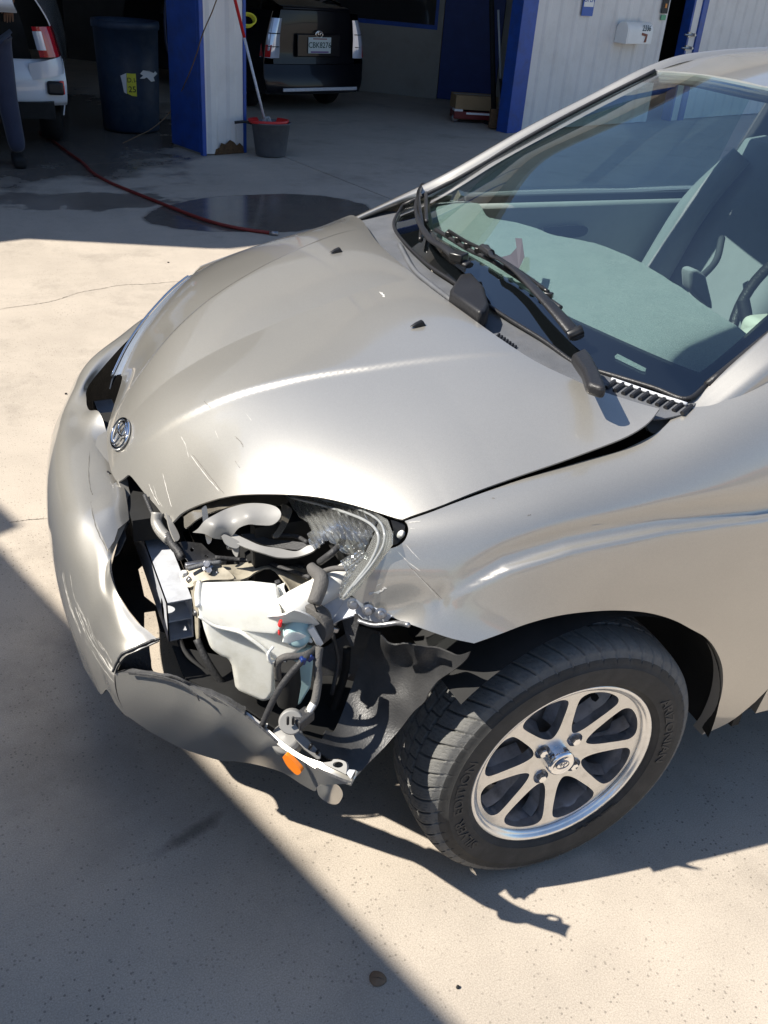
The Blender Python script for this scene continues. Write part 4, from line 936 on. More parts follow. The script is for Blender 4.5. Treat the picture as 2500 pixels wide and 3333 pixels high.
# torn edge of the liner hanging over the corner piece
def jag(pts, amp, seed, k=4):
    r = random.Random(seed); P = cr([(a, b, 0) for a, b in pts], k)
    return [(q[0]+(r.uniform(-1, 1)*amp if 0 < i < len(P)-1 else 0), q[1]+(r.uniform(-1, 1)*amp if 0 < i < len(P)-1 else 0)) for i, q in enumerate(P)]
o_ = jag([(372, 2190), (416, 2178), (494, 2186), (560, 2196), (620, 2218), (700, 2252), (745, 2268), (780, 2290), (800, 2300), (798, 2316)], 1.6, 3)+jag([(796, 2322), (735, 2290), (690, 2268), (663, 2254), (640, 2240), (600, 2214), (560, 2202), (494, 2195), (416, 2190)], 1.2, 4)
sheet('torn_bumper_edge', o_, [((372, 2190), -.487), ((494, 2190), -.560), ((560, 2196), -.60), ((700, 2252), -.655), ((800, 2300), -.695), ((796, 2322), -.717), ((663, 2254), -.652), ((600, 2214), -.628), ((650, 2238), -.63)], M['torn_plastic'], car, 9, .003, crumple=.002, cs=30)
o_ = jag([(416, 2188), (480, 2196), (560, 2212), (610, 2240), (640, 2262), (648, 2283)], 1.2, 5)+jag([(640, 2270), (600, 2236), (540, 2215), (480, 2203), (420, 2196)], 1, 6)
sheet('torn_bumper_edge', o_, [((416, 2188), -.53), ((560, 2212), -.62), ((648, 2283), -.675), ((480, 2200), -.568)], M['torn_plastic'], car, 8, .002)
o_ = jag([(404, 2138), (446, 2118), (486, 2104)], 1, 8)+jag([(488, 2140), (498, 2188)], 2, 9)+jag([(450, 2190), (380, 2188)], 1, 10)
sheet('torn_liner', o_, [((404, 2138), -.475), ((486, 2104), -.485), ((498, 2188), -.50), ((380, 2188), -.465)], M['torn_plastic'], car, 9, .003, crumple=.004, cs=25)
# inner face of the broken grille opening (flanges of the bumper seen from behind the edge)
sheet('grille_flange', segs([(a, b, 0) for a, b in ((428, 1560), (452, 1570), (470, 1640), (485, 1730), (520, 1800), (506, 1850), (452, 1842), (420, 1790), (408, 1712), (432, 1650), (428, 1560))]), [((428, 1560), -.13), ((470, 1640), -.14), ((520, 1800), -.16), ((408, 1712), -.22), ((452, 1842), -.26)], M['primer'], car, 14, .003, crumple=.004) if False else None
# ------------------------------------------------------------ reinforcement beam
def plate(name, o, U, Vx, out, holes, th, m, parent, step=.02, **k):
    uv, F = trimesh(out, step, holes); U = nrm(U); Vx = nrm(Vx); n = np.cross(U, Vx); P = V3(o)+uv[:, :1]*U+uv[:, 1:]*Vx
    V_, NN, faces = solid(P, np.tile(n, (len(P), 1)), F, th)
    me = mkmesh(name, V_, faces, m, True, NN); return obj(name, me, parent, **k)
bx, bX, bz, bZ, by, bY = -.652, -.604, .432, .523, -.415, .50
plate('reinforcement_beam', (bx, by, bz), (0, 1, 0), (0, 0, 1), [(0, 0), (bY-by, 0), (bY-by, bZ-bz), (0, bZ-bz)], [[(.040+.014*math.cos(t), .048+.024*math.sin(t)) for t in np.linspace(0, 2*math.pi, 18, endpoint=False)]], -.003, M['alu'], car)
b = MB(); yc = (by+bY)/2; ly = bY-by
b.box((bX-.0015, yc, (bz+bZ)/2), (.003, ly, bZ-bz)); b.box(((bx+bX)/2, yc, bZ-.0015), (bX-bx-.006, ly, .003)); b.box(((bx+bX)/2, yc, bz+.0015), (bX-bx-.006, ly, .003)); b.box(((bx+bX)/2, yc, (bz+bZ)/2), (bX-bx-.006, ly, .003))
b.build('reinforcement_beam', M['alu'], car)
sheet('grille_backing', [(400, 1700), (470, 1640), (520, 1790), (450, 1850), (470, 1940), (545, 2000), (548, 2060), (520, 2050), (505, 1985), (470, 1990), (470, 2045), (420, 1985), (375, 1915), (360, 1850)], [(q_, float(at(q_, z=.40)[1])) for q_ in ((400, 1700), (470, 1640), (450, 1850), (545, 2000), (375, 1915))], M['black_plastic'], car, 14, .003)
# near-black panels and sheets, put in so the engine bay reads as shade
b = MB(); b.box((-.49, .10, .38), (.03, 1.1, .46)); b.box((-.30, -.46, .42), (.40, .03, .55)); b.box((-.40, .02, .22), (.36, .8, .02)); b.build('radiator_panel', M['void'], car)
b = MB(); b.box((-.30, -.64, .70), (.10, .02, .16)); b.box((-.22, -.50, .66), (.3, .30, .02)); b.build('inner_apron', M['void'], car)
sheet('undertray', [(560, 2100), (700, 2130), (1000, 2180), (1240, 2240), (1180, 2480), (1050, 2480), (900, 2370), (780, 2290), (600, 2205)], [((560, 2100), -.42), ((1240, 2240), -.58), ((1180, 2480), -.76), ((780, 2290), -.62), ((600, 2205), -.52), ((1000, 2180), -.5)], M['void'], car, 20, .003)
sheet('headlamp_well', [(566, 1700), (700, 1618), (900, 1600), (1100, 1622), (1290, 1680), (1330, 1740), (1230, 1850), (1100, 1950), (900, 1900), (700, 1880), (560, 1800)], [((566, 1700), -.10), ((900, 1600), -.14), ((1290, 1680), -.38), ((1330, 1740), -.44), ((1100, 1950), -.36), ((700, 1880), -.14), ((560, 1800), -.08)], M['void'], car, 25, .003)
# ------------------------------------------------------------ washer tank
def ext(a, ya, b, yb): return at(b, y=yb)-at(a, y=ya)
e1 = ext((645, 1968), -.585, (652, 1896), -.500)
tp3 = [((645, 1968), -.585), ((905, 1975), -.665), ((775, 2052), -.630)]
wt = slab('washer_tank', [(643, 1972), (650, 1966), (820, 1962), (905, 1972), (918, 1998), (912, 2050), (896, 2066), (850, 2062), (775, 2054), (700, 2036), (649, 2006)], tp3, e1, M['tank'], car, bevel=.013, seg=4)
tp4 = [((650, 2005), -.582), ((901, 2130), -.655), ((847, 2285), -.640)]
slab('washer_tank', [(651, 2004), (700, 2034), (775, 2052), (800, 2064), (880, 2112), (902, 2140), (901, 2184), (898, 2256), (880, 2282), (865, 2290), (847, 2286), (776, 2254), (765, 2240), (754, 2172), (742, 2149), (717, 2141), (684, 2116), (664, 2058)], tp4, e1*.75, M['tank'], car, bevel=.011, seg=4)
tp5 = [((800, 2060), -.638), ((960, 2060), -.665), ((900, 2150), -.668)]
slab('washer_tank', [(775, 2048), (860, 2050), (915, 2046), (960, 2052), (1004, 2082), (1000, 2105), (960, 2130), (905, 2160), (885, 2150), (870, 2120), (800, 2070)], tp5, e1*.5, M['tank'], car, bevel=.009, seg=3)
slab('washer_tank', [(905, 2140), (960, 2120), (1018, 2108), (1020, 2160), (1012, 2238), (978, 2294), (964, 2299), (952, 2262), (945, 2200), (915, 2180)], [((905, 2140), -.655), ((1018, 2108), -.675), ((964, 2299), -.665)], e1*.45, M['fluid'], car, bevel=.010, seg=3)
MB().tube([A((648, 2004), -.588), A((700, 2036), -.604), A((775, 2055), -.632), A((805, 2072), -.645), A((868, 2120), -.665), A((880, 2152), -.668), A((930, 2150), -.675)], .0035, 8).build('tank_seam', M['tank'], car, True)
MB().tube([A((648, 1895), -.502), A((642, 1930), -.545), A((644, 1970), -.588)], .0045, 8).build('tank_seam', M['tank'], car, True)
slab('washer_tank', jag([(930, 1896), (924, 1915), (936, 1938), (926, 1950), (900, 1935), (896, 1910)], 2, 11, 2), [((930, 1896), -.585), ((936, 1938), -.605), ((896, 1910), -.575)], (0, .004, -.002), M['tank'], car, bevel=.001)
MB().tube([A((925, 1996), -.655), A((970, 1968), -.648), A((1030, 1930), -.640), A((1100, 1892), -.628), A((1150, 1860), -.60)], [.026, .027, .024, .0235, .023], 20).build('filler_neck', M['white_plastic'], car, True)
slab('broken_funnel', jag([(930, 2000), (955, 1988), (1000, 2000), (1040, 2030), (1058, 2058), (1034, 2060), (1006, 2045), (975, 2036), (935, 2032), (876, 2016), (872, 2008), (905, 2006)], 2, 12, 2), [((930, 2000), -.70), ((1040, 2030), -.70), ((876, 2012), -.68)], (.004, .012, -.006), M['white_plastic'], car, bevel=.0015)
slab('broken_funnel', [(1000, 2052), (1020, 2040), (1054, 2096), (1036, 2112), (1018, 2080)], [((1000, 2052), -.705), ((1020, 2040), -.705), ((1036, 2112), -.71)], (.006, .02, -.006), M['white_plastic'], car, bevel=.0015)
cc = at((1015, 2030), y=-.675); cax = nrm(at((1060, 1998), y=-.655)-cc)
b = MB(); b.lathe(cc, cax, [(.0001, -.010), (.036, -.010), (.038, -.006), (.038, .010), (.034, .014), (.0001, .014)], 40); b.build('lamp_socket', M['tape'], car, bevel=.001)
b = MB(); b.lathe(cc, cax, [(.0001, .014), (.020, .0145), (.018, .032), (.0001, .033)], 24); b.build('lamp_socket', M['lamp_grey'], car, bevel=.001)
b = MB(); b.lathe(at((968, 2062), y=-.690), nrm((-.1, -.9, .5)), [(.022, -.01), (.022, .006), (.018, .010), (.0001, .009)], 20); b.build('pump_grommet', M['fluid'], car, True)
slab('tank_shard', jag([(925, 2072), (940, 2060), (975, 2058), (1012, 2078), (1016, 2092), (975, 2084), (942, 2094), (920, 2090)], 1.5, 31, 2), [((925, 2072), -.70), ((975, 2058), -.70), ((1016, 2092), -.705)], (0, .004, -.003), M['tank'], car, bevel=.0008)
slab('red_gasket', [(912, 2024), (921, 2021), (916, 2045), (906, 2041)], [((912, 2024), -.697), ((921, 2021), -.697), ((906, 2041), -.70)], (0, .006, 0), M['red'], car, bevel=.001)
slab('red_gasket', [(908, 2055), (915, 2058), (914, 2071), (907, 2068)], [((908, 2055), -.697), ((915, 2058), -.697), ((907, 2068), -.70)], (0, .006, 0), M['red'], car, bevel=.001)
MB().lathe(at((935, 1938), y=-.64)*0+at((1010, 1940), y=-.65), (0, 0, 1), [(.0001, 0), (.0001, .001)], 4) if False else None
# ------------------------------------------------------------ headlamp remains
def fac_(name, out_, ctrl, m, th=.003, cs=0, step=9, smooth=True, **k):
    o = segs([(a, b, 0) for a, b in out_+[out_[0]]]) if smooth else [(a, b) for a, b in out_]
    return sheet(name, o, ctrl, m, car, step, th, crumple=cs, **k)
fac_('broken_reflector', [(627, 1733), (646, 1719), (666, 1695), (699, 1675), (743, 1654), (801, 1639), (858, 1639), (897, 1649), (914, 1668), (909, 1690), (883, 1709), (839, 1709), (810, 1707), (777, 1719), (757, 1743), (733, 1755), (695, 1752), (666, 1738)],
     [((627, 1733), -.44), ((801, 1639), -.445), ((801, 1672), -.475), ((914, 1668), -.50), ((839, 1709), -.495), ((777, 1719), -.48), ((695, 1752), -.47), ((743, 1654), -.43), ((700, 1710), -.47), ((733, 1755), -.47)], M['lamp_grey'], .003)
fac_('broken_lamp_bowl', [(745, 1742), (757, 1734), (791, 1750), (849, 1775), (907, 1784), (964, 1794), (1005, 1775), (1030, 1780), (1013, 1797), (964, 1813), (907, 1814), (858, 1801), (801, 1783), (762, 1764)],
     [((757, 1736), -.47), ((849, 1775), -.51), ((964, 1795), -.54), ((1027, 1781), -.555), ((964, 1813), -.55), ((858, 1801), -.525), ((762, 1764), -.485)], M['lamp_grey'], .004)
fac_('lamp_bowl_inside', [(785, 1738), (830, 1738), (880, 1755), (935, 1760), (1003, 1770), (975, 1788), (930, 1786), (870, 1776), (810, 1756)], [((785, 1738), -.47), ((1003, 1770), -.54), ((930, 1786), -.52), ((870, 1755), -.48)], M['cable'], .002)
fac_('reflector_strip', [(598, 1682), (640, 1660), (690, 1636), (740, 1622), (800, 1614), (870, 1612), (926, 1615), (934, 1638), (880, 1640), (839, 1637), (790, 1638), (740, 1650), (700, 1664), (660, 1682), (620, 1712), (600, 1716)],
     [((598, 1682), -.34), ((740, 1622), -.375), ((926, 1615), -.42), ((934, 1638), -.44), ((740, 1650), -.40), ((600, 1716), -.36)], M['lamp_beige'], .003, cs=.004)
fac_('lamp_strut', [(916, 1640), (938, 1646), (951, 1663), (938, 1700), (926, 1722), (907, 1749), (888, 1746), (905, 1718), (918, 1690)], [((916, 1640), -.45), ((951, 1663), -.46), ((907, 1749), -.50)], M['lamp_beige'], .003)
fac_('lamp_strut', [(720, 1745), (735, 1740), (780, 1765), (770, 1785), (735, 1772)], [((720, 1745), -.475), ((780, 1765), -.49), ((735, 1772), -.485)], M['lamp_grey'], .003)
fac_('lamp_strut', [(757, 1772), (776, 1782), (772, 1812), (762, 1806), (755, 1790)], [((757, 1772), -.48), ((776, 1782), -.49), ((762, 1810), -.49)], M['lamp_grey'], .003)
fac_('reflector_strip', [(656, 1655), (672, 1648), (680, 1700), (690, 1752), (676, 1770), (664, 1720)], [((656, 1655), -.40), ((672, 1648), -.40), ((676, 1770), -.44)], M['lamp_beige'], .003)
# clear lens shards: prism ribs are cut into the sheet itself
def lens_sheet(name, out_, ctrl, ribs, m=None):
    C = np.array([c[0] for c in ctrl], float); Y = np.array([c[1] for c in ctrl], float); t = TPS(C, Y, 1e-3)
    uv, F = trimesh(out_, 4.2); Y = t(uv); P = np.array([at(q, y=yy) for q, yy in zip(uv, Y)])
    c = np.cross(P[F[:, 1]]-P[F[:, 0]], P[F[:, 2]]-P[F[:, 0]]); fl = (c*(CAM-P[F[:, 0]])).sum(1) < 0; F[fl] = F[fl][:, ::-1]; c[fl] *= -1
    N = np.zeros_like(P)
    for i in range(3): np.add.at(N, F[:, i], c)
    N /= np.linalg.norm(N, axis=1)[:, None]+1e-12
    if ribs:
        a, per, amp, x0 = ribs; s_ = uv[:, 0]*math.cos(a)+uv[:, 1]*math.sin(a); ph = (s_/per) % 1
        h = (abs(ph-.5)*2)**1.0*amp*np.clip((uv[:, 0]*0+1), 0, 1); P = P+N*h[:, None]
    V_, NN, faces = solid(P, N, F, .0025); o = obj(name, mkmesh(name, V_, faces, m or M['lens']), car); return o
lens_sheet('headlamp_lens', jag([(931, 1613), (1032, 1619), (1128, 1640), (1215, 1664)], .6, 20, 3)+[(1235, 1690), (1215, 1745), (1180, 1800), (1150, 1822)]+jag([(1143, 1812), (1109, 1781), (1073, 1757), (1050, 1775), (1027, 1789), (1003, 1757), (1015, 1728), (998, 1699), (960, 1663)], 1.5, 21, 2),
           [((931, 1613), -.43), ((1128, 1640), -.56), ((1215, 1664), -.63), ((1150, 1820), -.64), ((1027, 1789), -.57), ((998, 1699), -.51), ((1073, 1757), -.59), ((1100, 1690), -.59), ((1180, 1760), -.66)], (-.45, 19, .0075, 0))
lens_sheet('headlamp_lens', [(1215, 1664), (1259, 1690), (1276, 1735), (1275, 1772)]+jag([(1246, 1812), (1193, 1880), (1154, 1923), (1114, 1952)], 1.5, 22, 3)+[(1107, 1931), (1140, 1880), (1180, 1820), (1215, 1745), (1235, 1690)],
           [((1215, 1664), -.632), ((1276, 1735), -.712), ((1246, 1812), -.722), ((1114, 1952), -.722), ((1107, 1931), -.70), ((1180, 1820), -.69), ((1215, 1745), -.68)], None)
lens_sheet('headlamp_lens', jag([(1109, 1825), (1128, 1815), (1175, 1790), (1195, 1800)], 1, 23, 2)+jag([(1150, 1870), (1120, 1930), (1108, 1950), (1112, 1900), (1128, 1863)], 1.5, 24, 2), [((1109, 1825), -.66), ((1195, 1800), -.69), ((1108, 1950), -.70), ((1150, 1870), -.69)], (.9, 11, .003, 0))
M['lens_edge'] = mat('frosty_lens_rim', (.30, .31, .31), .18, 0, coat=1, var=.2, vscale=60)
MB().tube([A((935, 1616), -.434), A((1032, 1640), -.515), A((1100, 1660), -.57), A((1180, 1690), -.64), A((1222, 1722), -.68), A((1232, 1765), -.70), A((1205, 1830), -.712), A((1160, 1890), -.718), A((1118, 1945), -.722)], .0026, 8).build('lens_rim', M['lens_edge'], car, True)
MB().tube([A((1040, 1625), -.51), A((1150, 1652), -.59), A((1225, 1688), -.66), A((1250, 1730), -.695), A((1245, 1780), -.71), A((1205, 1845), -.718), A((1150, 1910), -.722)], .0020, 8).build('lens_rim', M['lens_edge'], car, True)
fac_('lamp_backing', [(1000, 1640), (1120, 1650), (1220, 1690), (1280, 1740), (1240, 1800), (1180, 1830), (1120, 1790), (1060, 1740)], [((1000, 1640), -.46), ((1220, 1690), -.60), ((1280, 1740), -.66), ((1180, 1830), -.62), ((1060, 1740), -.52)], M['lamp_grey'], .003, cs=.006)
fac_('corner_bracket', [(1272, 1692), (1300, 1700), (1318, 1712), (1310, 1745), (1296, 1768), (1276, 1770), (1282, 1735)], [((1272, 1692), -.66), ((1318, 1712), -.675), ((1276, 1770), -.68)], M['black_metal'], .003)
b = MB().lathe(at((1305, 1740), y=-.69), (0, -.6, .8), [(.0001, .008), (.005, .007), (.006, 0), (.005, -.006)], 14); b.build('white_clip', M['white_plastic'], car, True)
# ------------------------------------------------------------ brackets, apron, hoses
sheet('radiator_bracket', [(560, 1768), (600, 1762), (656, 1768), (681, 1793), (700, 1806), (724, 1828), (717, 1842), (660, 1846), (616, 1857), (606, 1846), (612, 1826), (587, 1795)], [((560, 1768), -.35), ((656, 1768), -.37), ((724, 1828), -.43), ((616, 1857), -.42)], M['black_metal'], car, 10, .003, holes=[[(625+6*math.cos(t), 1789+7*math.sin(t)) for t in np.linspace(0, 6.283, 12, endpoint=False)], [(672+6*math.cos(t), 1811+5*math.sin(t)) for t in np.linspace(0, 6.283, 12, endpoint=False)]])
MB().box(at((670, 1832), y=-.42), (.075, .01, .012), None).build('radiator_bracket', M['steel'], car, bevel=.002)
MB().tube([A((612, 1852), -.44), A((665, 1838), -.445), A((720, 1830), -.45)], .0045, 8).build('radiator_bracket', M['grey_plastic'], car, True)
fac_('apron_panel', [(586, 1862), (604, 1856), (660, 1850), (717, 1842), (762, 1880), (700, 1886), (668, 1889), (640, 1900), (619, 1911), (604, 1906), (588, 1882)], [((586, 1862), -.42), ((717, 1842), -.45), ((762, 1880), -.49), ((668, 1889), -.47), ((604, 1906), -.45)], M['tan_metal'], .003, cs=.003)
fac_('apron_panel', [(619, 1911), (640, 1898), (646, 2040), (644, 2100), (636, 2060), (632, 1990)], [((619, 1911), -.45), ((640, 1898), -.47), ((644, 2100), -.50)], M['tan_metal'], .003)
fac_('apron_panel', [(722, 1840), (800, 1832), (900, 1835), (990, 1850), (1060, 1880), (1040, 1925), (960, 1930), (930, 1900), (880, 1850), (762, 1880)], [((722, 1840), -.44), ((900, 1835), -.46), ((1060, 1880), -.54), ((960, 1930), -.56), ((762, 1880), -.49), ((900, 1870), -.52)], M['tan_metal'], .003, cs=.006)
b = MB(); b.lathe(at((675, 1843), y=-.447), nrm((-.2, -.5, .8)), [(.0001, .012), (.0065, .012), (.0065, .004), (.011, .003), (.011, 0)], 6); b.build('bolt', M['steel'], car)
b = MB(); b.lathe(at((682, 1862), y=-.458), nrm((-.2, -.5, .8)), [(.0001, .010), (.0055, .010), (.0055, .002)], 6); b.build('bolt', M['steel'], car)
def corr(name, pts, r, m, n=40):
    P = cr(pts, 12); P = [P[int(i)] for i in np.linspace(0, len(P)-1, n*2)]; return MB().tube(P, [r*(1 if i % 2 else .78) for i in range(len(P))], 10, sm=False).build(name, m, car, True)
corr('corrugated_hose', [A((548, 1740), -.33), A((560, 1770), -.36), A((580, 1795), -.385), A((592, 1815), -.40)], .0085, M['cable'], 16)
MB().tube([A((512, 1668), -.28), A((510, 1700), -.29), A((525, 1730), -.31), A((552, 1758), -.34)], .011, 12).build('radiator_hose', M['primer'], car, True)
corr('corrugated_hose', [A((578, 1830), -.41), A((605, 1822), -.42)], .006, M['lamp_grey'], 8)
corr('corrugated_hose', [A((700, 1830), -.40), A((800, 1812), -.42), A((900, 1815), -.45), A((1000, 1830), -.50)], .008, M['cable'], 60)
MB().tube([A((795, 1838), -.42), A((900, 1845), -.45), A((990, 1855), -.49)], .010, 10).build('black_pipe', M['cable'], car, True)
fac_('hood_stay', [(540, 1668), (556, 1690), (575, 1722), (585, 1750), (570, 1760), (552, 1720)], [((540, 1668), -.30), ((585, 1750), -.36), ((570, 1760), -.37)], M['primer'], .003)
# loom taped along the neck
MB().tube([A((1012, 1842), -.62), A((1020, 1855), -.63), A((1045, 1880), -.66), A((1040, 1915), -.675), A((1022, 1965), -.69)], [.008, .010, .012, .0125, .011], 12).build('taped_loom', M['tape'], car, True)
MB().tube([A((1022, 1965), -.69), A((1030, 1985), -.69), A((1035, 2005), -.685)], .0015, 6).build('thin_wire', M['black_plastic'], car, True)
MB().tube([A((1040, 2112), -.715), A((985, 2135), -.725), A((930, 2138), -.72), A((904, 2160), -.71), A((905, 2210), -.70)], .0062, 10).build('taped_loom', M['tape'], car, True)
MB().tube([A((1030, 2108), -.715), A((985, 2150), -.735), A((940, 2200), -.735), A((905, 2250), -.735), A((875, 2310), -.735), A((853, 2362), -.735)], .0052, 10).build('taped_loom', M['cable'], car, True)
MB().tube([A((1040, 2105), -.72), A((1033, 2160), -.735), A((1036, 2210), -.745), A((1028, 2270), -.76), A((1018, 2296), -.765), A((1000, 2320), -.77), A((985, 2332), -.77)], .0068, 10).build('taped_loom', M['tape'], car, True)
MB().tube([A((1020, 2290), -.766), A((1005, 2315), -.77), A((990, 2330), -.77)], .0058, 10).build('wire_ends', M['white_plastic'], car, True)
b = MB(); b.lathe(at((948, 2350), y=-.775), nrm((-.35, -.8, .6)), [(.0001, .006), (.019, .006), (.0205, 0), (.020, -.016), (.0001, -.016)], 24); b.build('bulb_connector', M['lamp_grey'], car, bevel=.0015)
for dx in (-9, 8): MB().box(at((946+dx, 2346), y=-.784), (.004, .004, .016)).build('bulb_connector', M['black_plastic'], car, bevel=.001)
MB().box(at((985, 2338), y=-.775), (.034, .022, .018), Matrix.Rotation(.5, 3, 'Z')).build('bulb_connector', M['cable'], car, bevel=.002)
b = MB(); b.tube([A((936, 2170), -.69), A((938, 2230), -.69), A((936, 2290), -.69)], [.020, .022, .018], 14, sm=False); b.build('washer_pump', M['void'], car, bevel=.003)
MB().tube([A((936, 2285), -.69), A((938, 2340), -.68)], .006, 8).build('washer_pump', M['cable'], car, True)
# ------------------------------------------------------------ wing brackets, wheel-arch liner and low parts
fac_('wing_inner_panel', [(1050, 1940), (1086, 1905), (1112, 1897), (1104, 1940), (1150, 1945), (1110, 1985), (1078, 2032), (1060, 2030), (1042, 1975)], [((1050, 1940), -.64), ((1112, 1897), -.63), ((1150, 1945), -.66), ((1078, 2032), -.68)], M['alu'], .003, smooth=False)
fac_('wing_inner_panel', [(1074, 2034), (1125, 1946), (1150, 1948), (1170, 1990), (1160, 2000), (1110, 2015)], [((1074, 2034), -.685), ((1125, 1946), -.665), ((1170, 1990), -.71), ((1110, 2015), -.70)], M['alu'], .003, smooth=False)
fac_('wing_bracket', [(1160, 1950), (1190, 1966), (1230, 1985), (1275, 2006), (1262, 2022), (1224, 2026), (1180, 2014), (1158, 1994)], [((1160, 1950), -.715), ((1275, 2006), -.755), ((1224, 2026), -.74), ((1180, 2014), -.725)], M['alu'], .003, smooth=False)
for q, y in (((1198, 1986), -.735), ((1150, 1966), -.715), ((1240, 1998), -.75)):
    b = MB(); b.lathe(at(q, y=y), nrm((-.3, -.85, .3)), [(.0001, .008), (.0055, .0075), (.006, .001), (.010, 0), (.010, -.002)], 12); b.build('bolt', M['steel'], car)
MB().tube([A((1165, 2020), -.735), A((1220, 2035), -.755), A((1290, 2028), -.775), A((1330, 2034), -.80)], .004, 8).build('wing_bracket', M['steel'], car, True)
fac_('torn_flap', [(1112, 2018), (1158, 1998), (1172, 2014), (1158, 2060), (1150, 2105), (1140, 2098), (1125, 2065)], [((1112, 2018), -.69), ((1172, 2014), -.72), ((1150, 2105), -.71)], M['torn_plastic'], .002, cs=.002, smooth=False)
lo = segs([(a, b, 0) for a, b in ((1204, 2072), (1215, 2064), (1240, 2068), (1258, 2092), (1285, 2102), (1320, 2098), (1370, 2107), (1420, 2110), (1460, 2124), (1490, 2134), (1529, 2122))], [(a, b, 0) for a, b in ((1529, 2122), (1515, 2148), (1474, 2183), (1425, 2215), (1396, 2252), (1380, 2285), (1345, 2318), (1306, 2369), (1255, 2428), (1200, 2483), (1154, 2535))], [(a, b, 0) for a, b in ((1154, 2535), (1140, 2500), (1110, 2470), (1070, 2470), (1010, 2420), (985, 2396))], [(a, b, 0) for a, b in ((985, 2396), (1015, 2404), (1048, 2406), (1060, 2378), (1085, 2382), (1110, 2330), (1140, 2250), (1160, 2190), (1185, 2130), (1204, 2072))])
sheet('fender_liner', lo, [((1204, 2072), -0.700), ((1258, 2095), -0.740), ((1285, 2102), -0.750), ((1370, 2107), -0.780), ((1529, 2122), -0.845), ((1474, 2183), -0.820), ((1396, 2252), -0.795), ((1306, 2369), -0.785), ((1200, 2483), -0.805), ((1154, 2535), -0.820), ((1070, 2470), -0.790), ((985, 2396), -0.760), ((1060, 2378), -0.740), ((1140, 2250), -0.690), ((1185, 2130), -0.685), ((1250, 2200), -0.720), ((1330, 2160), -0.745), ((1300, 2280), -0.760), ((1180, 2350), -0.740), ((1240, 2300), -0.742), ((1110, 2420), -0.760), ((1230, 2120), -0.715), ((1360, 2140), -0.775), ((1420, 2150), -0.785)], M['liner'], car, 9, .003, crumple=.004, cs=5, seed=2)
sheet('inner_liner', [(1020, 2130), (1170, 2040), (1240, 2060), (1220, 2200), (1160, 2360), (1060, 2400), (990, 2390), (1000, 2300)], [((1020, 2130), -.50), ((1170, 2040), -.50), ((1240, 2060), -.52), ((1160, 2360), -.55), ((990, 2390), -.58), ((1090, 2250), -.54)], M['liner'], car, 14, .003, crumple=.014, cs=6, seed=5)
b = MB(); b.lathe(at((932, 2400), y=-.755), nrm((-.3, -.3, .9)), [(.0001, .008), (.020, .006), (.027, -.002), (.027, -.02), (.0001, -.02)], 28); b.build('fog_lamp_back', M['lamp_grey'], car, bevel=.002)
slab('fog_lamp_arm', [(951, 2384), (968, 2380), (1000, 2408), (1044, 2455), (1043, 2472), (1032, 2474), (990, 2440), (964, 2411)], [((951, 2384), -.765), ((1044, 2455), -.80), ((964, 2411), -.775)], (.003, .006, -.004), M['lamp_grey'], car, bevel=.0015)
for q in ((1008, 2436), (1030, 2456)): MB().tube([A(q, -.795), A((q[0]+6, q[1]-12), -.80)], .003, 6).build('fog_lamp_screw', M['black_metal'], car, True)
MB().tube([A((864, 2366), -.73), A((868, 2356), -.73)], .0022, 6).build('white_clip', M['white_plastic'], car)

# extra loom strands, clips and small fixings in the bay
r_ = random.Random(77)
for pts, rd, m in (([A((1110, 1990), -.62), A((1085, 2060), -.63), A((1100, 2150), -.63), A((1080, 2260), -.64)], .004, 'cable'), ([A((700, 1815), -.42), A((780, 1822), -.43), A((860, 1830), -.46), A((950, 1860), -.52), A((1010, 1880), -.56)], .0045, 'cable'),
    ([A((640, 2080), -.50), A((680, 2160), -.53), A((760, 2270), -.56), A((850, 2330), -.60)], .007, 'cable'), ([A((560, 1990), -.30), A((600, 2120), -.45), A((700, 2210), -.52)], .005, 'void'), ([A((1130, 2110), -.60), A((1120, 2200), -.60), A((1075, 2330), -.62)], .008, 'void'),
    ([A((890, 2105), -.70), A((872, 2130), -.71), A((885, 2160), -.71)], .002, 'white_plastic'), ([A((1040, 1830), -.60), A((1080, 1800), -.62), A((1110, 1770), -.60), A((1120, 1740), -.58)], .006, 'cable'), ([A((1030, 1870), -.62), A((1080, 1852), -.64), A((1130, 1850), -.66)], .005, 'tape'),
    ([A((470, 1610), -.22), A((500, 1680), -.26), A((540, 1760), -.32)], .004, 'cable'), ([A((830, 1720), -.45), A((880, 1740), -.47), A((960, 1745), -.50), A((1000, 1765), -.54)], .004, 'cable')):
    MB().tube(pts, rd, 8).build('loom_strand', M[m], car, True)
for q, y, m in (((1128, 2195), -.60, 'steel'), ((706, 1868), -.46, 'steel'), ((618, 1888), -.445, 'steel'), ((1008, 2140), -.73, 'blue_tie'), ((640, 1995), -.48, 'steel'), ((905, 1900), -.56, 'cable'), ((600, 1868), -.43, 'white_plastic'), ((748, 1776), -.47, 'steel'), ((1090, 2048), -.69, 'steel'), ((985, 2150), -.735, 'blue_tie')):
    if m == 'blue_tie' and 'blue_tie' not in M: M['blue_tie'] = mat('blue_cable_tie', (.01, .03, .15), .4)
    MB().box(at(q, y=y), (.012, .010, .010), Matrix.Rotation(r_.uniform(0, 3), 3, 'Y')).build('clip', M[m], car, bevel=.002)
for x0 in range(5):   # cooling fins glimpsed in the gap
    MB().box((-.56+x0*.004, .05, .36+.035*x0), (.012, .7, .006)).build('grille_bar', M['black_plastic'], car)

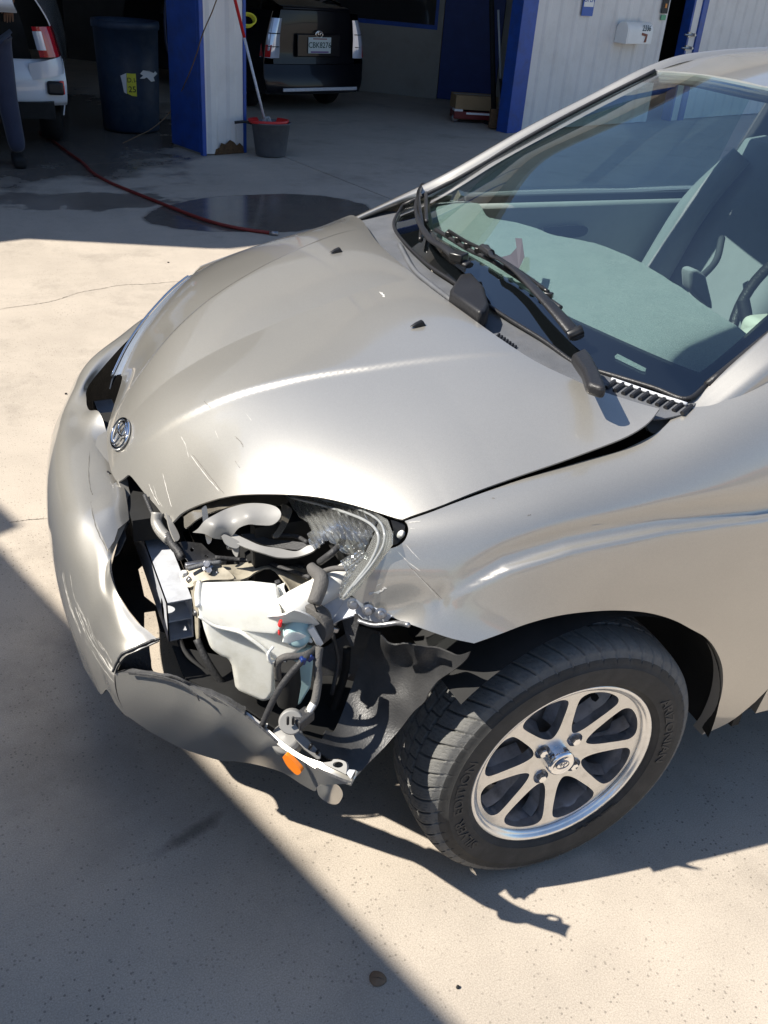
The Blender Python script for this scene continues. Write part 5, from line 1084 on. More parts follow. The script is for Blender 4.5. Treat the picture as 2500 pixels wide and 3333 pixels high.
o_ = jag([(522, 2083), (494, 2094), (446, 2115), (404, 2134), (386, 2160), (370, 2190)], 2.2, 61, 5)+jag([(364, 2188), (378, 2158), (396, 2130), (440, 2109), (492, 2087), (518, 2079)], 1.2, 62, 5)
sheet('torn_bumper_edge', o_, [((522, 2083), -.507), ((446, 2113), -.512), ((390, 2140), -.505), ((367, 2190), -.490)], M['torn_plastic'], car, 6, .003)
# ------------------------------------------------------------ hood fittings
def hoodp(px, off=0): return HOOD.P(HOOD.hit(px), off)[0]
eu = HOOD.hit((396, 1414)); eP = HOOD.P(eu)[0]; eN = HOOD.N(eu)[0]; er = nrm(np.cross((0, 0, 1), eN)); ev = nrm(np.cross(eN, er))
if er[1] > 0: pass
b = MB(); oval(b, eP+eN*.004, er, ev, .0445, .0300, .0042, 48); oval(b, eP+eN*.005, er, ev, .0125, .0262, .0030, 36); oval(b, eP+eN*.005+ev*.0115, er, ev, .0275, .0118, .0030, 36)
emb = b.build('hood_emblem', M['chrome'], car, True)
b = MB(); b.lathe(eP-eN*.002, eN, [(.043, 0), (.041, .003), (.0001, .004)], 36); 
for a in [(1095, 822), (1362, 1062)]:
    q = hoodp(a); b = MB(); fx = V3((-.017, 0, 0)); sy = V3((0, .0085, 0)); n = HOOD.N(HOOD.hit(a))[0]
    v = [q-fx*.9-sy, q-fx*.9+sy, q+fx*1.1+sy*.5, q+fx*1.1-sy*.5, q-fx*.6-sy*.7+n*.013, q-fx*.6+sy*.7+n*.013, q+fx*.2+sy*.4+n*.009, q+fx*.2-sy*.4+n*.009]
    b.add(v, [(3, 2, 1, 0), (4, 5, 6, 7), (0, 1, 5, 4), (1, 2, 6, 5), (2, 3, 7, 6), (3, 0, 4, 7)]); b.build('washer_nozzle', M['black_metal'], car, bevel=.003, seg=3)
M['scratch_light'] = mat('bare_scratch', (.58, .565, .53), .6); M['scratch_dark'] = mat('dark_scratch', (.16, .15, .135), .6); M['scratch_mid'] = mat('grey_scratch', (.33, .32, .30), .7)
def scratch_and_groove(surf, pts, w, m, seed=0):
    r = random.Random(seed); P = [surf.P(surf.hit(q), .0006)[0] for q in [tuple(a[:2]) for a in cr([(*q, 0) for q in pts], 6)]]; v = []
    for i, q in enumerate(P):
        t = nrm(P[min(i+1, len(P)-1)]-P[max(i-1, 0)]); n = surf.N(surf.uv(q))[0]; s_ = np.cross(t, n); ww = w*r.uniform(.3, 1)*(0.2 if i in (0, len(P)-1) else 1); j = s_*r.uniform(-1, 1)*w*.5
        v += [q+j+s_*ww, q+j-s_*ww]
    return obj('scratch', mkmesh('scratch', v, [(2*i, 2*i+1, 2*i+3, 2*i+2) for i in range(len(P)-1)], M[m]), car)
for k, (p_s, w, m) in enumerate([([(626, 1478), (660, 1520), (700, 1570), (730, 1608)], .0011, 'scratch_dark'), ([(620, 1480), (668, 1545), (715, 1600)], .0007, 'scratch_light'), ([(765, 1420), (785, 1440), (792, 1456)], .0012, 'scratch_dark'),
      ([(530, 1540), (540, 1580), (552, 1625), (560, 1650)], .0008, 'scratch_light'), ([(485, 1575), (500, 1610), (520, 1645)], .0008, 'scratch_light'), ([(590, 1420), (605, 1450), (615, 1490)], .0006, 'scratch_light'), ([(664, 1305), (674, 1316), (686, 1328)], .001, 'scratch_dark'),
      ([(765, 1500), (775, 1515), (782, 1524)], .0006, 'scratch_dark'), ([(500, 1580), (512, 1620), (530, 1650)], .0005, 'scratch_light'), ([(1236, 950), (1246, 960), (1252, 968)], .003, 'scratch_light'), ([(700, 1400), (712, 1430)], .0005, 'scratch_light'), ([(820, 1370), (800, 1345)], .0004, 'scratch_light')]): scratch_and_groove(HOOD, p_s, w, m, k)
for k, (p_s, w, m) in enumerate([([(1290, 1790), (1330, 1830), (1370, 1860)], .0006, 'scratch_light'), ([(1320, 1770), (1345, 1800), (1368, 1822)], .0005, 'scratch_light'), ([(1325, 1835), (1370, 1880), (1410, 1920), (1440, 1950)], .0006, 'scratch_dark'), ([(1335, 1845), (1390, 1905), (1425, 1945)], .0004, 'scratch_light'),
      ([(1200, 1935), (1235, 1925), (1258, 1912)], .0028, 'scratch_light'), ([(1225, 1908), (1240, 1898)], .001, 'scratch_light'), ([(1330, 1700), (1370, 1697)], .0012, 'scratch_light'), ([(1335, 1720), (1352, 1722)], .0008, 'scratch_light'), ([(1600, 1622), (1612, 1622)], .0008, 'scratch_dark'), ([(1716, 1679), (1728, 1675)], .0014, 'scratch_dark'), ([(1925, 1710), (1960, 1706)], .0005, 'scratch_light')]): scratch_and_groove(SIDE, p_s, w, m, 40+k)
from mathutils.bvhtree import BVHTree
def bvh_of(o):
    org = ORG[o.name][0]; me = o.data; return BVHTree.FromPolygons([tuple(V3(v.co)+org) for v in me.vertices], [tuple(p.vertices) for p in me.polygons])
BB = bvh_of(bump)
def bscratch(pts, w, m, seed, bv=BB):
    r = random.Random(seed); v = []; P = []; NN = []
    for q in cr([(*q, 0) for q in pts], 6):
        h = bv.ray_cast(Vector(CAM), Vector(ray(q[:2])).normalized())
        if h[0] is None: continue
        n = V3(h[1]); n = n if n@ray(q[:2]) < 0 else -n; P.append(V3(h[0])+n*.0007); NN.append(n)
    if len(P) < 3: return
    for i, q in enumerate(P):
        t = nrm(P[min(i+1, len(P)-1)]-P[max(i-1, 0)]+1e-9); s_ = np.cross(t, NN[i]); ww = w*r.uniform(.2, 1)*(0.2 if i in (0, len(P)-1) else 1); j = s_*r.uniform(-1, 1)*w*.6
        v += [q+j+s_*ww, q+j-s_*ww]
    obj('scratch', mkmesh('scratch', v, [(2*i, 2*i+1, 2*i+3, 2*i+2) for i in range(len(P)-1)], M[m]), car)
r_ = random.Random(21)
for k in range(26):
    t0 = r_.uniform(0, .75); t1 = t0+r_.uniform(.08, .3); dx = r_.uniform(4, 52)
    cx = lambda t: (np.interp(t, (0, .25, .5, .75, 1.05), (182, 208, 262, 330, 425)), np.interp(t, (0, .25, .5, .75, 1.05), (1800, 1950, 2085, 2190, 2310)))
    a, m_, b_ = cx(t0), cx((t0+t1)/2), cx(t1); bscratch([(a[0]+dx, a[1]-dx*.2), (m_[0]+dx+r_.uniform(-3, 3), m_[1]-dx*.2), (b_[0]+dx, b_[1]-dx*.2)], r_.choice((.0006, .0009, .0014, .002)), r_.choice(('scratch_light', 'scratch_light', 'scratch_mid')), 100+k)
M['groove'] = mat('panel_groove_shadow_line', (.12, .115, .10), .7)  # dark ribbon colour painting the shade in the bumper's panel grooves
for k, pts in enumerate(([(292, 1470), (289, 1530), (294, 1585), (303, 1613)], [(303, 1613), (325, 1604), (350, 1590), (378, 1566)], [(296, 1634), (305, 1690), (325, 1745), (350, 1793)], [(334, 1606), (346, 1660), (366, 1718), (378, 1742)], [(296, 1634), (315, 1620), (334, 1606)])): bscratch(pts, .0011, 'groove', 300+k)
# strip of primed edge under the far headlamp, far headlamp lens, dark slot
rows = []
fa_ = [q for q in arr if q[0] < -.33][::-1]
fa_ = [fa_[int(i)] for i in np.linspace(0, len(fa_)-1, 8)]
for i, q in enumerate(fa_):
    T_ = HOOD.P(q)[0]+V3((0, 0, -.004)); w_ = .25+.75*math.sin(math.pi*min(1, (i+1)/6)*.5); dn = V3((-.030, .024, -.046))*w_
    rows.append([T_, T_+dn*.45+V3((-.006, .006, .008))*w_, T_+dn])
loft('far_headlamp', rows, mat('clean_lamp_glass', (.20, .23, .28), .06, .2, coat=1, coatr=.01), car, 5, 5, .003, flip=True)
MB().tube([r[1]+V3((-.003, 0, .003)) for r in rows], .003, 8).build('far_headlamp', M['chrome'], car, True)
# upper grille strip and broken nose panels between bumper and hood
b = MB(); b.box((-.64, .02, .57), (.07, .50, .05)); b.build('nose_backing', M['void'], car)
fac_('nose_panel', [(300, 1490), (318, 1420), (335, 1410), (358, 1380), (350, 1450), (356, 1520), (372, 1560), (386, 1585), (350, 1600), (305, 1585), (296, 1550)], [(q_, float(at(q_, z=z_)[1])) for q_, z_ in (((300, 1490), .602), ((358, 1380), .615), ((386, 1585), .60), ((305, 1585), .60), ((345, 1480), .606))], M['paint'], .003, smooth=False)
fac_('nose_panel', [(296, 1640), (300, 1612), (330, 1600), (378, 1568), (398, 1566), (408, 1600), (416, 1650), (420, 1692), (384, 1722), (372, 1760), (352, 1790), (330, 1740), (308, 1685)], [(q_, float(at(q_, z=z_)[1])) for q_, z_ in (((296, 1640), .608), ((398, 1566), .608), ((420, 1692), .592), ((352, 1790), .587), ((300, 1612), .61), ((360, 1660), .612))], M['paint'], .003, smooth=False)
fac_('nose_trim', jag([(382, 1560), (412, 1550), (420, 1590), (430, 1640), (440, 1690)], 1, 50, 2)+jag([(418, 1700), (396, 1716), (384, 1735), (380, 1722), (405, 1690)], 1.5, 51, 2)+[(400, 1600)], [((382, 1560), -.10), ((440, 1690), -.185), ((384, 1735), -.225), ((405, 1690), -.19)], M['primer'], .003, smooth=False)
MB().tube([A((330, 1546), -.02), A((345, 1538), -.03), A((358, 1544), -.05)], [.004, .006, .003], 8).build('black_clip', M['black_plastic'], car, True)
fac_('torn_tab', jag([(376, 1735), (384, 1722), (412, 1694), (416, 1700), (404, 1722), (408, 1750), (396, 1778), (384, 1800), (372, 1810), (384, 1770), (380, 1750)], 1, 53, 1), [((376, 1735), -.22), ((412, 1694), -.20), ((372, 1810), -.29)], M['torn_plastic'], .003, smooth=False)
# ------------------------------------------------------------ cowl grille, wiper gear
def cowlp(px, off=.004): return COWL.P(COWL.hit(px), off)[0]
for k in range(10):
    a = (1984+k*27.5, 1245+k*9.2); c0 = (a[0]+19, a[1]-2); d0 = (a[0]-12, a[1]+22); MB().tube([cowlp(c0, .003), cowlp(d0, .003)], .0045, 6, sm=False).build('cowl_grille_slot', M['black_plastic'], car)
MB().tube([cowlp((1990, 1240), .004), cowlp((2120, 1285), .004), cowlp((2235, 1322), .004)], .0035, 8).build('cowl_grille_rim', M['white_plastic'] if False else M['alu'], car, True)
for st_, n_ in (((1402, 944), 6), ((1625, 1092), 7)):
    for k in range(n_):
        a = (st_[0]+k*9, st_[1]+k*6.5); MB().tube([cowlp(a, .003), cowlp((a[0]-10, a[1]+10), .003)], .003, 6, sm=False).build('cowl_grille_slot', M['black_plastic'], car)
MB().tube([cowlp(q, .004) for q in ((1300, 800), (1345, 880), (1400, 930), (1470, 985))], .006, 8).build('cowl_rib', M['grey_plastic'], car, True)
def slabz(name, out_, z, h, m, bevel=.004, taper=None, **k):
    P = [at(q, z=z) for q in out_]; n = len(P); Q = [q+V3((0, 0, -h)) for q in P]; a = sum((P[i][0]*P[(i+1) % n][1]-P[(i+1) % n][0]*P[i][1]) for i in range(n))
    fr_ = list(range(n)) if a > 0 else list(range(n))[::-1]
    f = [tuple(fr_), tuple(n+i for i in fr_[::-1])]+[(fr_[(i+1) % n], fr_[i], n+fr_[i], n+fr_[(i+1) % n]) for i in range(n)]
    return obj(name, mkmesh(name, P+Q, f, m), car, bevel=bevel, seg=3, **k)
slabz('wiper_pivot_cover', [(1466, 938), (1498, 890), (1535, 884), (1578, 930), (1594, 990), (1582, 1010), (1560, 1012), (1506, 975), (1468, 952)], .985, .045, M['black_plastic'], .010)
def ws(px, off): return WSH.P(WSH.hit(px), off)[0]
b = MB(); b.tube([ws((1545, 900), .03), ws((1515, 890), .038), ws((1470, 852), .038), ws((1425, 820), .032), ws((1398, 785), .028), ws((1378, 745), .028), ws((1370, 700), .028), ws((1374, 660), .026)], [.011, .0125, .011, .0095, .0078, .0062, .005, .0048], 12, ell=1.15, flat=.6); b.build('wiper_arm', M['black_plastic'], car, True)
MB().box(ws((1520, 892), .048), (.034, .034, .020), Matrix.Rotation(.6, 3, 'Z')).build('wiper_arm', M['black_metal'], car, bevel=.004)
MB().tube([ws((1384, 622), .02), ws((1376, 660), .03), ws((1380, 700), .03), ws((1384, 750), .02), ws((1378, 800), .015)], .006, 8).build('wiper_blade', M['black_metal'], car, True)
MB().tube([ws((1392, 640), .012), ws((1394, 700), .012), ws((1396, 735), .012)], .005, 8).build('wiper_blade', M['black_plastic'], car, True)
slabz('wiper_arm', [(1862, 1148), (1905, 1128), (1925, 1150), (1955, 1205), (1976, 1262), (1952, 1258), (1912, 1244), (1898, 1200), (1876, 1168)], .992, .022, M['black_plastic'], .007)
b = MB(); b.tube([ws((1890, 1142), .035), ws((1855, 1105), .045), ws((1805, 1050), .05), ws((1750, 990), .05), ws((1700, 935), .045), ws((1650, 895), .04), ws((1622, 880), .038), ws((1612, 858), .035), ws((1600, 835), .03)], [.015, .014, .0118, .0098, .008, .0062, .0056, .0052, .005], 12, ell=1.15, flat=.55); b.build('wiper_arm', M['black_plastic'], car, True)
MB().tube([ws((1908, 1128), .045), ws((1862, 1150), .045)], .010, 10, sm=False).build('wiper_arm', M['black_metal'], car, bevel=.001)
BL = [(1424, 757), (1470, 785), (1530, 822), (1600, 855), (1660, 893), (1730, 940), (1790, 985), (1828, 1012)]
MB().tube([ws(q, .008) for q in BL], .0055, 8).build('wiper_blade', M['black_plastic'], car, True)
MB().tube([ws((q[0]+3, q[1]-8), .022) for q in BL[1:-1]], .0045, 8).build('wiper_blade', M['black_metal'], car, True)
for q in BL[1:-1]+[(1500, 803), (1565, 838), (1695, 916), (1760, 962)]: MB().box(ws((q[0]+2, q[1]-5), .016), (.018, .014, .012), Matrix.Rotation(-.9, 3, 'Z')).build('wiper_claw', M['black_metal'], car, bevel=.002)
MB().tube([ws((1585, 842), .03), ws((1615, 862), .03)], .010, 8, sm=False).build('wiper_arm', M['black_plastic'], car, bevel=.001)
sc_m = mat('mauve_grey_scrap', (.045, .045, .06), .5)
v_ = [ws(q, .006+h) for q, h in (((1690, 806), .02), ((1712, 808), .02), ((1716, 858), .012), ((1694, 888), .004), ((1655, 868), .003), ((1626, 850), .003), ((1668, 846), .008), ((1692, 832), .015))]
obj('torn_scrap', mkmesh('torn_scrap', v_, [tuple(range(8))], sc_m), car)
for q in ((2006, 1153), ): pass
slot = [(2000, 1156), (2010, 1148), (2104, 1196), (2100, 1206), (2090, 1205), (2002, 1163)]
obj('number_window', mkmesh('number_window', [ws(q, -.0025) for q in slot], [tuple(range(6))], M['matteal']), car)
# ------------------------------------------------------------ cabin
DZ = [(.14, 0, .950), (.25, 0, .965), (.45, 0, .985), (.8, 0, .97)]
for x, y, z in ((.17, .4, .952), (.3, .62, .958), (.5, .6, .975), (.8, .5, .965), (.55, .3, .985), (.25, .35, .965)): DZ += [(x, y, z), (x, -y, z)]
DZ += [(.40, .52, .995), (.33, .50, .985)]
DASH = Surf((1, 0, 0), (0, 1, 0), (0, 0, 1), DZ, None, 1e-5)
dtop = [(1398, 690), (1404, 668), (1440, 655), (1478, 652), (1530, 658), (1575, 690), (1612, 712), (1680, 722), (1740, 740), (1800, 765), (1870, 778), (1950, 795), (2030, 828), (2110, 870), (2200, 925), (2290, 990), (2380, 1052), (2450, 1105), (2520, 1160)]
dlow = [(2520, 1200), (2440, 1216), (2345, 1238), (2290, 1222), (2200, 1189), (2100, 1147), (2000, 1103), (1900, 1058), (1830, 1025), (1750, 980), (1640, 905), (1560, 856), (1500, 820), (1430, 780), (1392, 740), (1385, 712), (1398, 690)]
du = [tuple(DASH.hit(q)) for q in dtop]; dl = [tuple(DASH.hit(q)) for q in dlow]
from mathutils import noise as mnoise
mat_o = uvpanel('dashboard_mat', DASH, segs(du, [du[-1], dl[0]], dl), M['matteal'], car, .012, .01)
me_ = mat_o.data; co = np.empty(len(me_.vertices)*3); me_.vertices.foreach_get('co', co); co = co.reshape(-1, 3)
co[:, 2] += [.0012*mnoise.noise(Vector(q*90))+.003*mnoise.noise(Vector(q*14)) for q in co]; me_.vertices.foreach_set('co', co.ravel()); me_.update()
# dashboard body
uvpanel('dashboard', DASH, segs(du, [du[-1], dl[0]], dl), M['trim_dark'], car, .05, .10, -.0125)
# floor, tunnel, bulkhead
b = MB(); b.box((1.5, 0, .27), (2.2, 1.36, .03)); b.box((1.1, 0, .38), (1.2, .22, .2)); b.box((2.6, 0, .65), (.05, 1.3, .75)); b.build('cabin_floor', M['trim_dark'], car)
def doortrim(sg):
    b = MB(); b.box((1.0, sg*.705, .62), (1.0, .03, .66)); b.box((2.0, sg*.705, .62), (.9, .03, .66)); b.build('door_trim', M['trim'], car, bevel=.012)
    b = MB(); b.box((1.0, sg*.68, .70), (.75, .03, .05)); b.build('door_armrest', M['trim'], car, bevel=.012)
    fac = MB(); fac.box((1.0, sg*.716, .955), (1.0, .012, .035)); fac.build('window_seal', M['trim_dark'], car, bevel=.004)
    pl = MB(); pl.tube([(1.47, sg*.69, .30), (1.47, sg*.70, .95), (1.56, sg*.60, 1.36)], [.06, .05, .04], 8, sm=False, ell=.5); pl.build('centre_pillar', M['trim_dark'], car, bevel=.004)
doortrim(1); doortrim(-1)
fac_('door_pocket', [(1770, 740), (1900, 735), (1905, 765), (1840, 775), (1780, 758)], [((1770, 740), .675), ((1900, 735), .675), ((1840, 775), .67)], M['trim_dark'], .003)
# seats
def seat(y0):
    sb = [(1.02, .40), (1.10, .42), (1.22, .70), (1.36, 1.05), (1.42, 1.16), (1.50, 1.17), (1.50, 1.08), (1.38, .70), (1.30, .40)]
    P = [(x, y0-.24, z) for x, z in sb]; Q = [(x, y0+.24, z) for x, z in sb]; n = len(sb)
    me = mkmesh('seat_back', P+Q, [tuple(range(n))[::1], tuple(range(2*n-1, n-1, -1))]+[((i+1) % n, i, n+i, n+(i+1) % n) for i in range(n)], M['seat']); obj('seat_back', me, car, bevel=.03, seg=4)
    for sg in (-1, 1): MB().tube([(1.06, y0+sg*.225, .50), (1.17, y0+sg*.235, .72), (1.27, y0+sg*.225, .95), (1.36, y0+sg*.17, 1.12)], [.045, .055, .05, .035], 14).build('seat_bolster', M['seat'], car, True)
    b = MB(); b.box((.93, y0, .50), (.52, .50, .12)); b.build('seat_cushion', M['seat'], car, bevel=.04, seg=4)
    for sg in (-1, 1): MB().tube([(.70, y0+sg*.22, .55), (.95, y0+sg*.23, .56), (1.12, y0+sg*.22, .54)], .04, 12).build('seat_bolster', M['seat'], car, True)
    b = MB(); b.box((1.48, y0, 1.30), (.10, .27, .19)); b.build('headrest', M['headrest'], car, bevel=.035, seg=4)
    for sg in (-1, 1): MB().tube([(1.47, y0+sg*.06, 1.12), (1.50, y0+sg*.06, 1.22)], .006, 8, sm=False).build('headrest_post', M['chrome'], car, True)
seat(.36); seat(-.36)
MB().box((2.25, 0, .70), (.18, 1.2, .65)).build('rear_bench', M['seat'], car, bevel=.05, seg=4)
b = MB(); oval(b, (.80, -.36, .93), (0, 1, 0), (.35, 0, .94), .185, .185, .014, 48); b.build('steering_wheel', M['black_leather'], car, True)
b = MB(); b.tube([(.62, -.36, .86), (.80, -.36, .92)], [.055, .045], 16, sm=False); b.build('steering_column', M['console'], car, bevel=.004)
b = MB(); b.box((.80, -.36, .925), (.05, .18, .12)); b.build('steering_column', M['black_leather'], car, bevel=.02)
q0, q1 = at((2418, 975), y=-.20), at((2437, 1078), y=-.24)
MB().tube([q0, q0*.6+q1*.4, q1], [.015, .0155, .012], 14, sm=False).build('gear_lever', M['black_leather'], car, bevel=.002)
b = MB(); c = at((2478, 1050), y=-.27); b.box(c+V3((.02, -.03, -.02)), (.12, .12, .07)); b.build('steering_column', M['console'], car, bevel=.02, seg=4)
slab('console_lever', [(2247, 895), (2252, 880), (2272, 878), (2284, 888), (2300, 900), (2320, 985), (2322, 1010), (2280, 975), (2250, 940)], [((2247, 895), .05), ((2300, 900), .03), ((2280, 975), .05)], (0, .04, 0), M['seat'], car, bevel=.009, seg=3)
MB().tube([at((2350, 775), y=.30), at((2330, 850), y=.22), at((2275, 910), y=.16)], .010, 8).build('seat_belt_buckle', M['trim_dark'], car, True)
# sensor stuck behind the glass with its white sticker
slab('toll_transponder', [(2355, 1195), (2362, 1178), (2420, 1176), (2440, 1188), (2436, 1215), (2405, 1222), (2368, 1224)], [((2355, 1195), -.60), ((2440, 1188), -.64), ((2368, 1224), -.615)], (.012, .01, -.004), M['black_plastic'], car, bevel=.003)
b = MB(); c = at((2352, 1212), y=-.605); oval(b, c, (1, .3, 0), (0, .5, .8), .014, .012, .003, 24); b.build('suction_ring', M['black_leather'], car, True)
fac_('white_sticker', [(2405, 1200), (2436, 1197), (2434, 1216), (2403, 1220)], [((2405, 1200), -.632), ((2436, 1197), -.645), ((2403, 1220), -.632)], M['white_plastic'], .0005, smooth=False)
# ------------------------------------------------------------ things around the car
M['bluebarrel'] = mat('dark_blue_barrel_plastic', (.014, .028, .055), .5, var=.25, vscale=10, dirt=(.05, .06, .08), dscale=8, damt=.6)
M['skin'] = mat('skin', (.33, .19, .13), .55)
M['navy'] = mat('navy_work_cloth', (.025, .030, .060), .85, var=.2, bump=.3, bscale=300, sheen=.2)
M['white_paint'] = mat('white_car_paint', (.62, .66, .72), .25, coat=1)
M['black_paint'] = mat('black_car_paint', (.004, .0045, .008), .35, 0, coat=.35, coatr=.03, spec=.3)
M['tail_red'] = mat('red_tail_lens', (.45, .01, .015), .12, coat=1)
M['tail_clear'] = mat('clear_tail_lens', (.62, .68, .80), .12, .35, coat=1)
M['darkglass'] = mat('dark_car_glass', (.01, .012, .013), .05, coat=1)
M['hose'] = mat('red_rubber_hose', (.20, .025, .02), .5, var=.2)
M['cardboard'] = mat('cardboard', (.30, .20, .10), .85, var=.1)
M['wood'] = mat('worn_wood', (.22, .16, .10), .7, var=.2)
M['yellow'] = mat('yellow_sticker', (.62, .60, .04), .6)
M['paper'] = mat('torn_white_paper', (.60, .60, .60), .8)
M['ink'] = mat('black_print', (.01, .01, .012), .6)
# barrel
q = at((462, 440), z=0); bc_ = V3((q[0]-.04, q[1]+.28, 0))
t = thing('blue_barrel', 'dark blue plastic barrel with peeling stickers standing in the left garage bay', 'barrel', tuple(bc_))
b = MB(); b.lathe(bc_, (0, 0, 1), [(.0001, .01), (.245, .01), (.258, .03), (.268, .30), (.278, .60), (.287, .86), (.300, .865), (.302, .90), (.298, .93), (.280, .93), (.272, .88), (.26, .5), (.0001, .5)], 48); b.build('drum', M['bluebarrel'], t, True)
def onbarrel(px, off=.006, R=.277):
    d = ray(px); o = CAM-bc_; a = d[0]**2+d[1]**2; bb = o[0]*d[0]+o[1]*d[1]; c = o[0]**2+o[1]**2-(R+off)**2; k = (-bb-math.sqrt(max(bb*bb-a*c, 0)))/a; return CAM+k*d
def bpatch(nm, pts, m): return obj(nm, mkmesh(nm, [onbarrel(q) for q in pts], [tuple(range(len(pts)))], m), t)
bpatch('yellow_sticker', [(412, 238), (428, 240), (442, 240), (446, 314), (430, 312), (414, 304)], M['yellow'])
bpatch('torn_sticker', [(392, 246), (411, 238), (413, 306), (404, 300), (398, 270)], M['paper'])
bpatch('torn_sticker', [(456, 240), (466, 229), (486, 231), (500, 238), (505, 232), (512, 240), (500, 252), (504, 264), (492, 266), (478, 252), (470, 256), (455, 256), (466, 246)], M['paper'])
def barrel_text(s, px, size):
    v, f = text_mesh(s, size, 0, True); C = onbarrel(px, .005); r = nrm((C-bc_)*[1, 1, 0]); rt = V3((-r[1], r[0], 0)); P = [C+rt*a[0]+V3((0, 0, a[1])) for a in v]; obj('sticker_print', mkmesh('sticker_print', P, f, M['ink']), t)
barrel_text('DB-', (430, 262), .055); barrel_text('25', (431, 292), .07)
# bucket and mop
q = at((888, 512), z=0); bk = V3((q[0], q[1]+.06, 0))
t = thing('mop_bucket', 'dark grey bucket with a red wringer standing right of the white post', 'bucket', tuple(bk))
b = MB(); n = 32
prof = [(.0001, .004), (.125, .004), (.135, .015), (.170, .27), (.180, .272), (.180, .282), (.168, .282), (.13, .03), (.0001, .02)]
b.lathe(bk, (0, 0, 1), prof, n); b.v = [tuple(bk+(V3(a)-bk)*[1.0, .8, 1]) for a in b.v]; b.build('pail', M['grey_plastic'], t, True)
b = MB(); b.lathe(bk+V3((-.02, .0, 0)), (0, 0, 1), [(.150, .275), (.160, .300), (.152, .302), (.10, .24), (.06, .18), (.0001, .18)], n, a0=.4, a1=5.6); b.v = [tuple(bk+(V3(a)-bk)*[1.15, .8, 1]) for a in b.v]; b.build('wringer', M['red'], t, True)
b = MB(); b.tube([bk+V3((-.17, 0, .27)), bk+V3((-.24, 0, .28)), bk+V3((-.32, .02, .27))], .012, 8); b.build('pail_handle', M['black_metal'], t, True)
m0 = bk+V3((-.03, 0, .20)); k_ = (1.205+.55); mt = at((765, 0), y=bk[1]-.0)
md = nrm(mt-m0)
t = thing('mop', 'mop with a grey and red handle leaning out of the bucket beside the post', 'mop', tuple(m0))
jn_ = onplane((800, 122), m0, nrm(np.cross(md, (1, 0, 0)))) if False else m0+md*(at((800, 122), y=bk[1])[2]-m0[2])/md[2]
MB().tube([m0, jn_], .011, 10, sm=False).build('mop_handle', M['alu'], t, True); MB().tube([jn_, m0+md*2.0], .013, 10, sm=False).build('mop_handle', M['red'], t, True, label='red upper handle')
b = MB(); r_ = random.Random(5)
for k in range(26):
    a = r_.uniform(0, 6.28); e = m0+V3((math.cos(a)*r_.uniform(.02, .07), math.sin(a)*r_.uniform(.02, .06), r_.uniform(-.03, .09))); b.tube([m0+V3((0, 0, .10)), (m0+e)/2+V3((0, 0, .08)), e], .005, 5)
b.build('mop_strands', M['trim'], t, True)
# hose and thin cord
hp = [(900, 760), (880, 758), (760, 740), (650, 710), (520, 660), (420, 620), (350, 590), (300, 560), (270, 530), (235, 505), (200, 480), (165, 452), (130, 430)]
b = MB(); b.tube([at(q, z=.012) for q in hp], .0115, 10); t = b.build('air_hose', M['hose'], None, True); t['label'] = 'red rubber hose snaking across the wet concrete into the left bay'; t['category'] = 'hose'
t2 = MB(); t2.tube([at((878, 758), z=.013), at((905, 761), z=.013)], .015, 10, sm=False); o = t2.build('hose_fitting', M['steel'], None, True); 
ORG['air_hose'] = (np.zeros(3), 0); o.parent = t
cy = [((720, -30), 5.6), ((705, 0), 5.6), ((690, 40), 5.7), ((668, 90), 5.85), ((654, 128), 6.0), ((640, 175), 6.2), ((622, 225), 6.45), ((606, 262), 6.6), ((585, 310), 6.8), ((560, 355), 6.95), ((530, 390), 7.0), ((490, 422), 7.0), ((450, 442), 6.95), ((400, 466), 6.95)]
b = MB(); b.tube([at(q, y=y) for q, y in cy], .0045, 6); t = b.build('cord', mat('tan_cord', (.22, .15, .09), .7), None, True); t['label'] = 'thin tan cord drooping from above past the blue edge of the post'; t['category'] = 'cord'
# mailbox
RBm = RB
mb = fp(5.83, .92, .016)
t = thing('mailbox', 'white metal mailbox numbered 2336 with a brown flag fixed to the white wall', 'mailbox', tuple(mb))
def mbp(a, d, h): return mb+FT*a+FN*d+V3((0, 0, h))
arc = [(.0, 0), (.0, .14)]+[(.085-.085*math.cos(u), .14+.085*math.sin(u)) for u in np.linspace(.3, math.pi-.3, 8)]+[(.17, .14), (.17, 0)]
n = len(arc); P = [mbp(-.24, d, h) for d, h in arc]+[mbp(.24, d, h) for d, h in arc]
obj('mailbox_body', mkmesh('mailbox_body', P, [tuple(range(n))[::-1], tuple(range(n, 2*n))]+[(i, (i+1) % n, n+(i+1) % n, n+i) for i in range(n)], M['white_plastic']), t, bevel=.004)
P = [mbp(-.262, d, h) for d, h in arc]+[mbp(-.243, d, h) for d, h in arc]
obj('mailbox_door', mkmesh('mailbox_door', P, [tuple(range(n))[::-1], tuple(range(n, 2*n))]+[(i, (i+1) % n, n+(i+1) % n, n+i) for i in range(n)], M['white_plastic']), t, bevel=.003)
fm_ = mat('brown_flag', (.22, .07, .04), .6)
for nm_, c_ in (('mailbox_flag', [(.02, .10), (.13, .085), (.13, .065), (.125, .0), (.085, -.0), (.105, .062), (.02, .075)]),):
    P = [mbp(a, .172, h+.02) for a, h in c_]+[mbp(a, .178, h+.02) for a, h in c_]; n = len(c_)
    obj(nm_, mkmesh(nm_, P, [tuple(range(n)), tuple(range(2*n-1, n-1, -1))]+[((i+1) % n, i, n+i, n+(i+1) % n) for i in range(n)], fm_), t)
text_on('house_number', '2336', .085, mbp(.10, .1725, .165), FT, (0, 0, 1), mat('dark_teal_print', (.02, .06, .08), .6), t, depth=.0006)
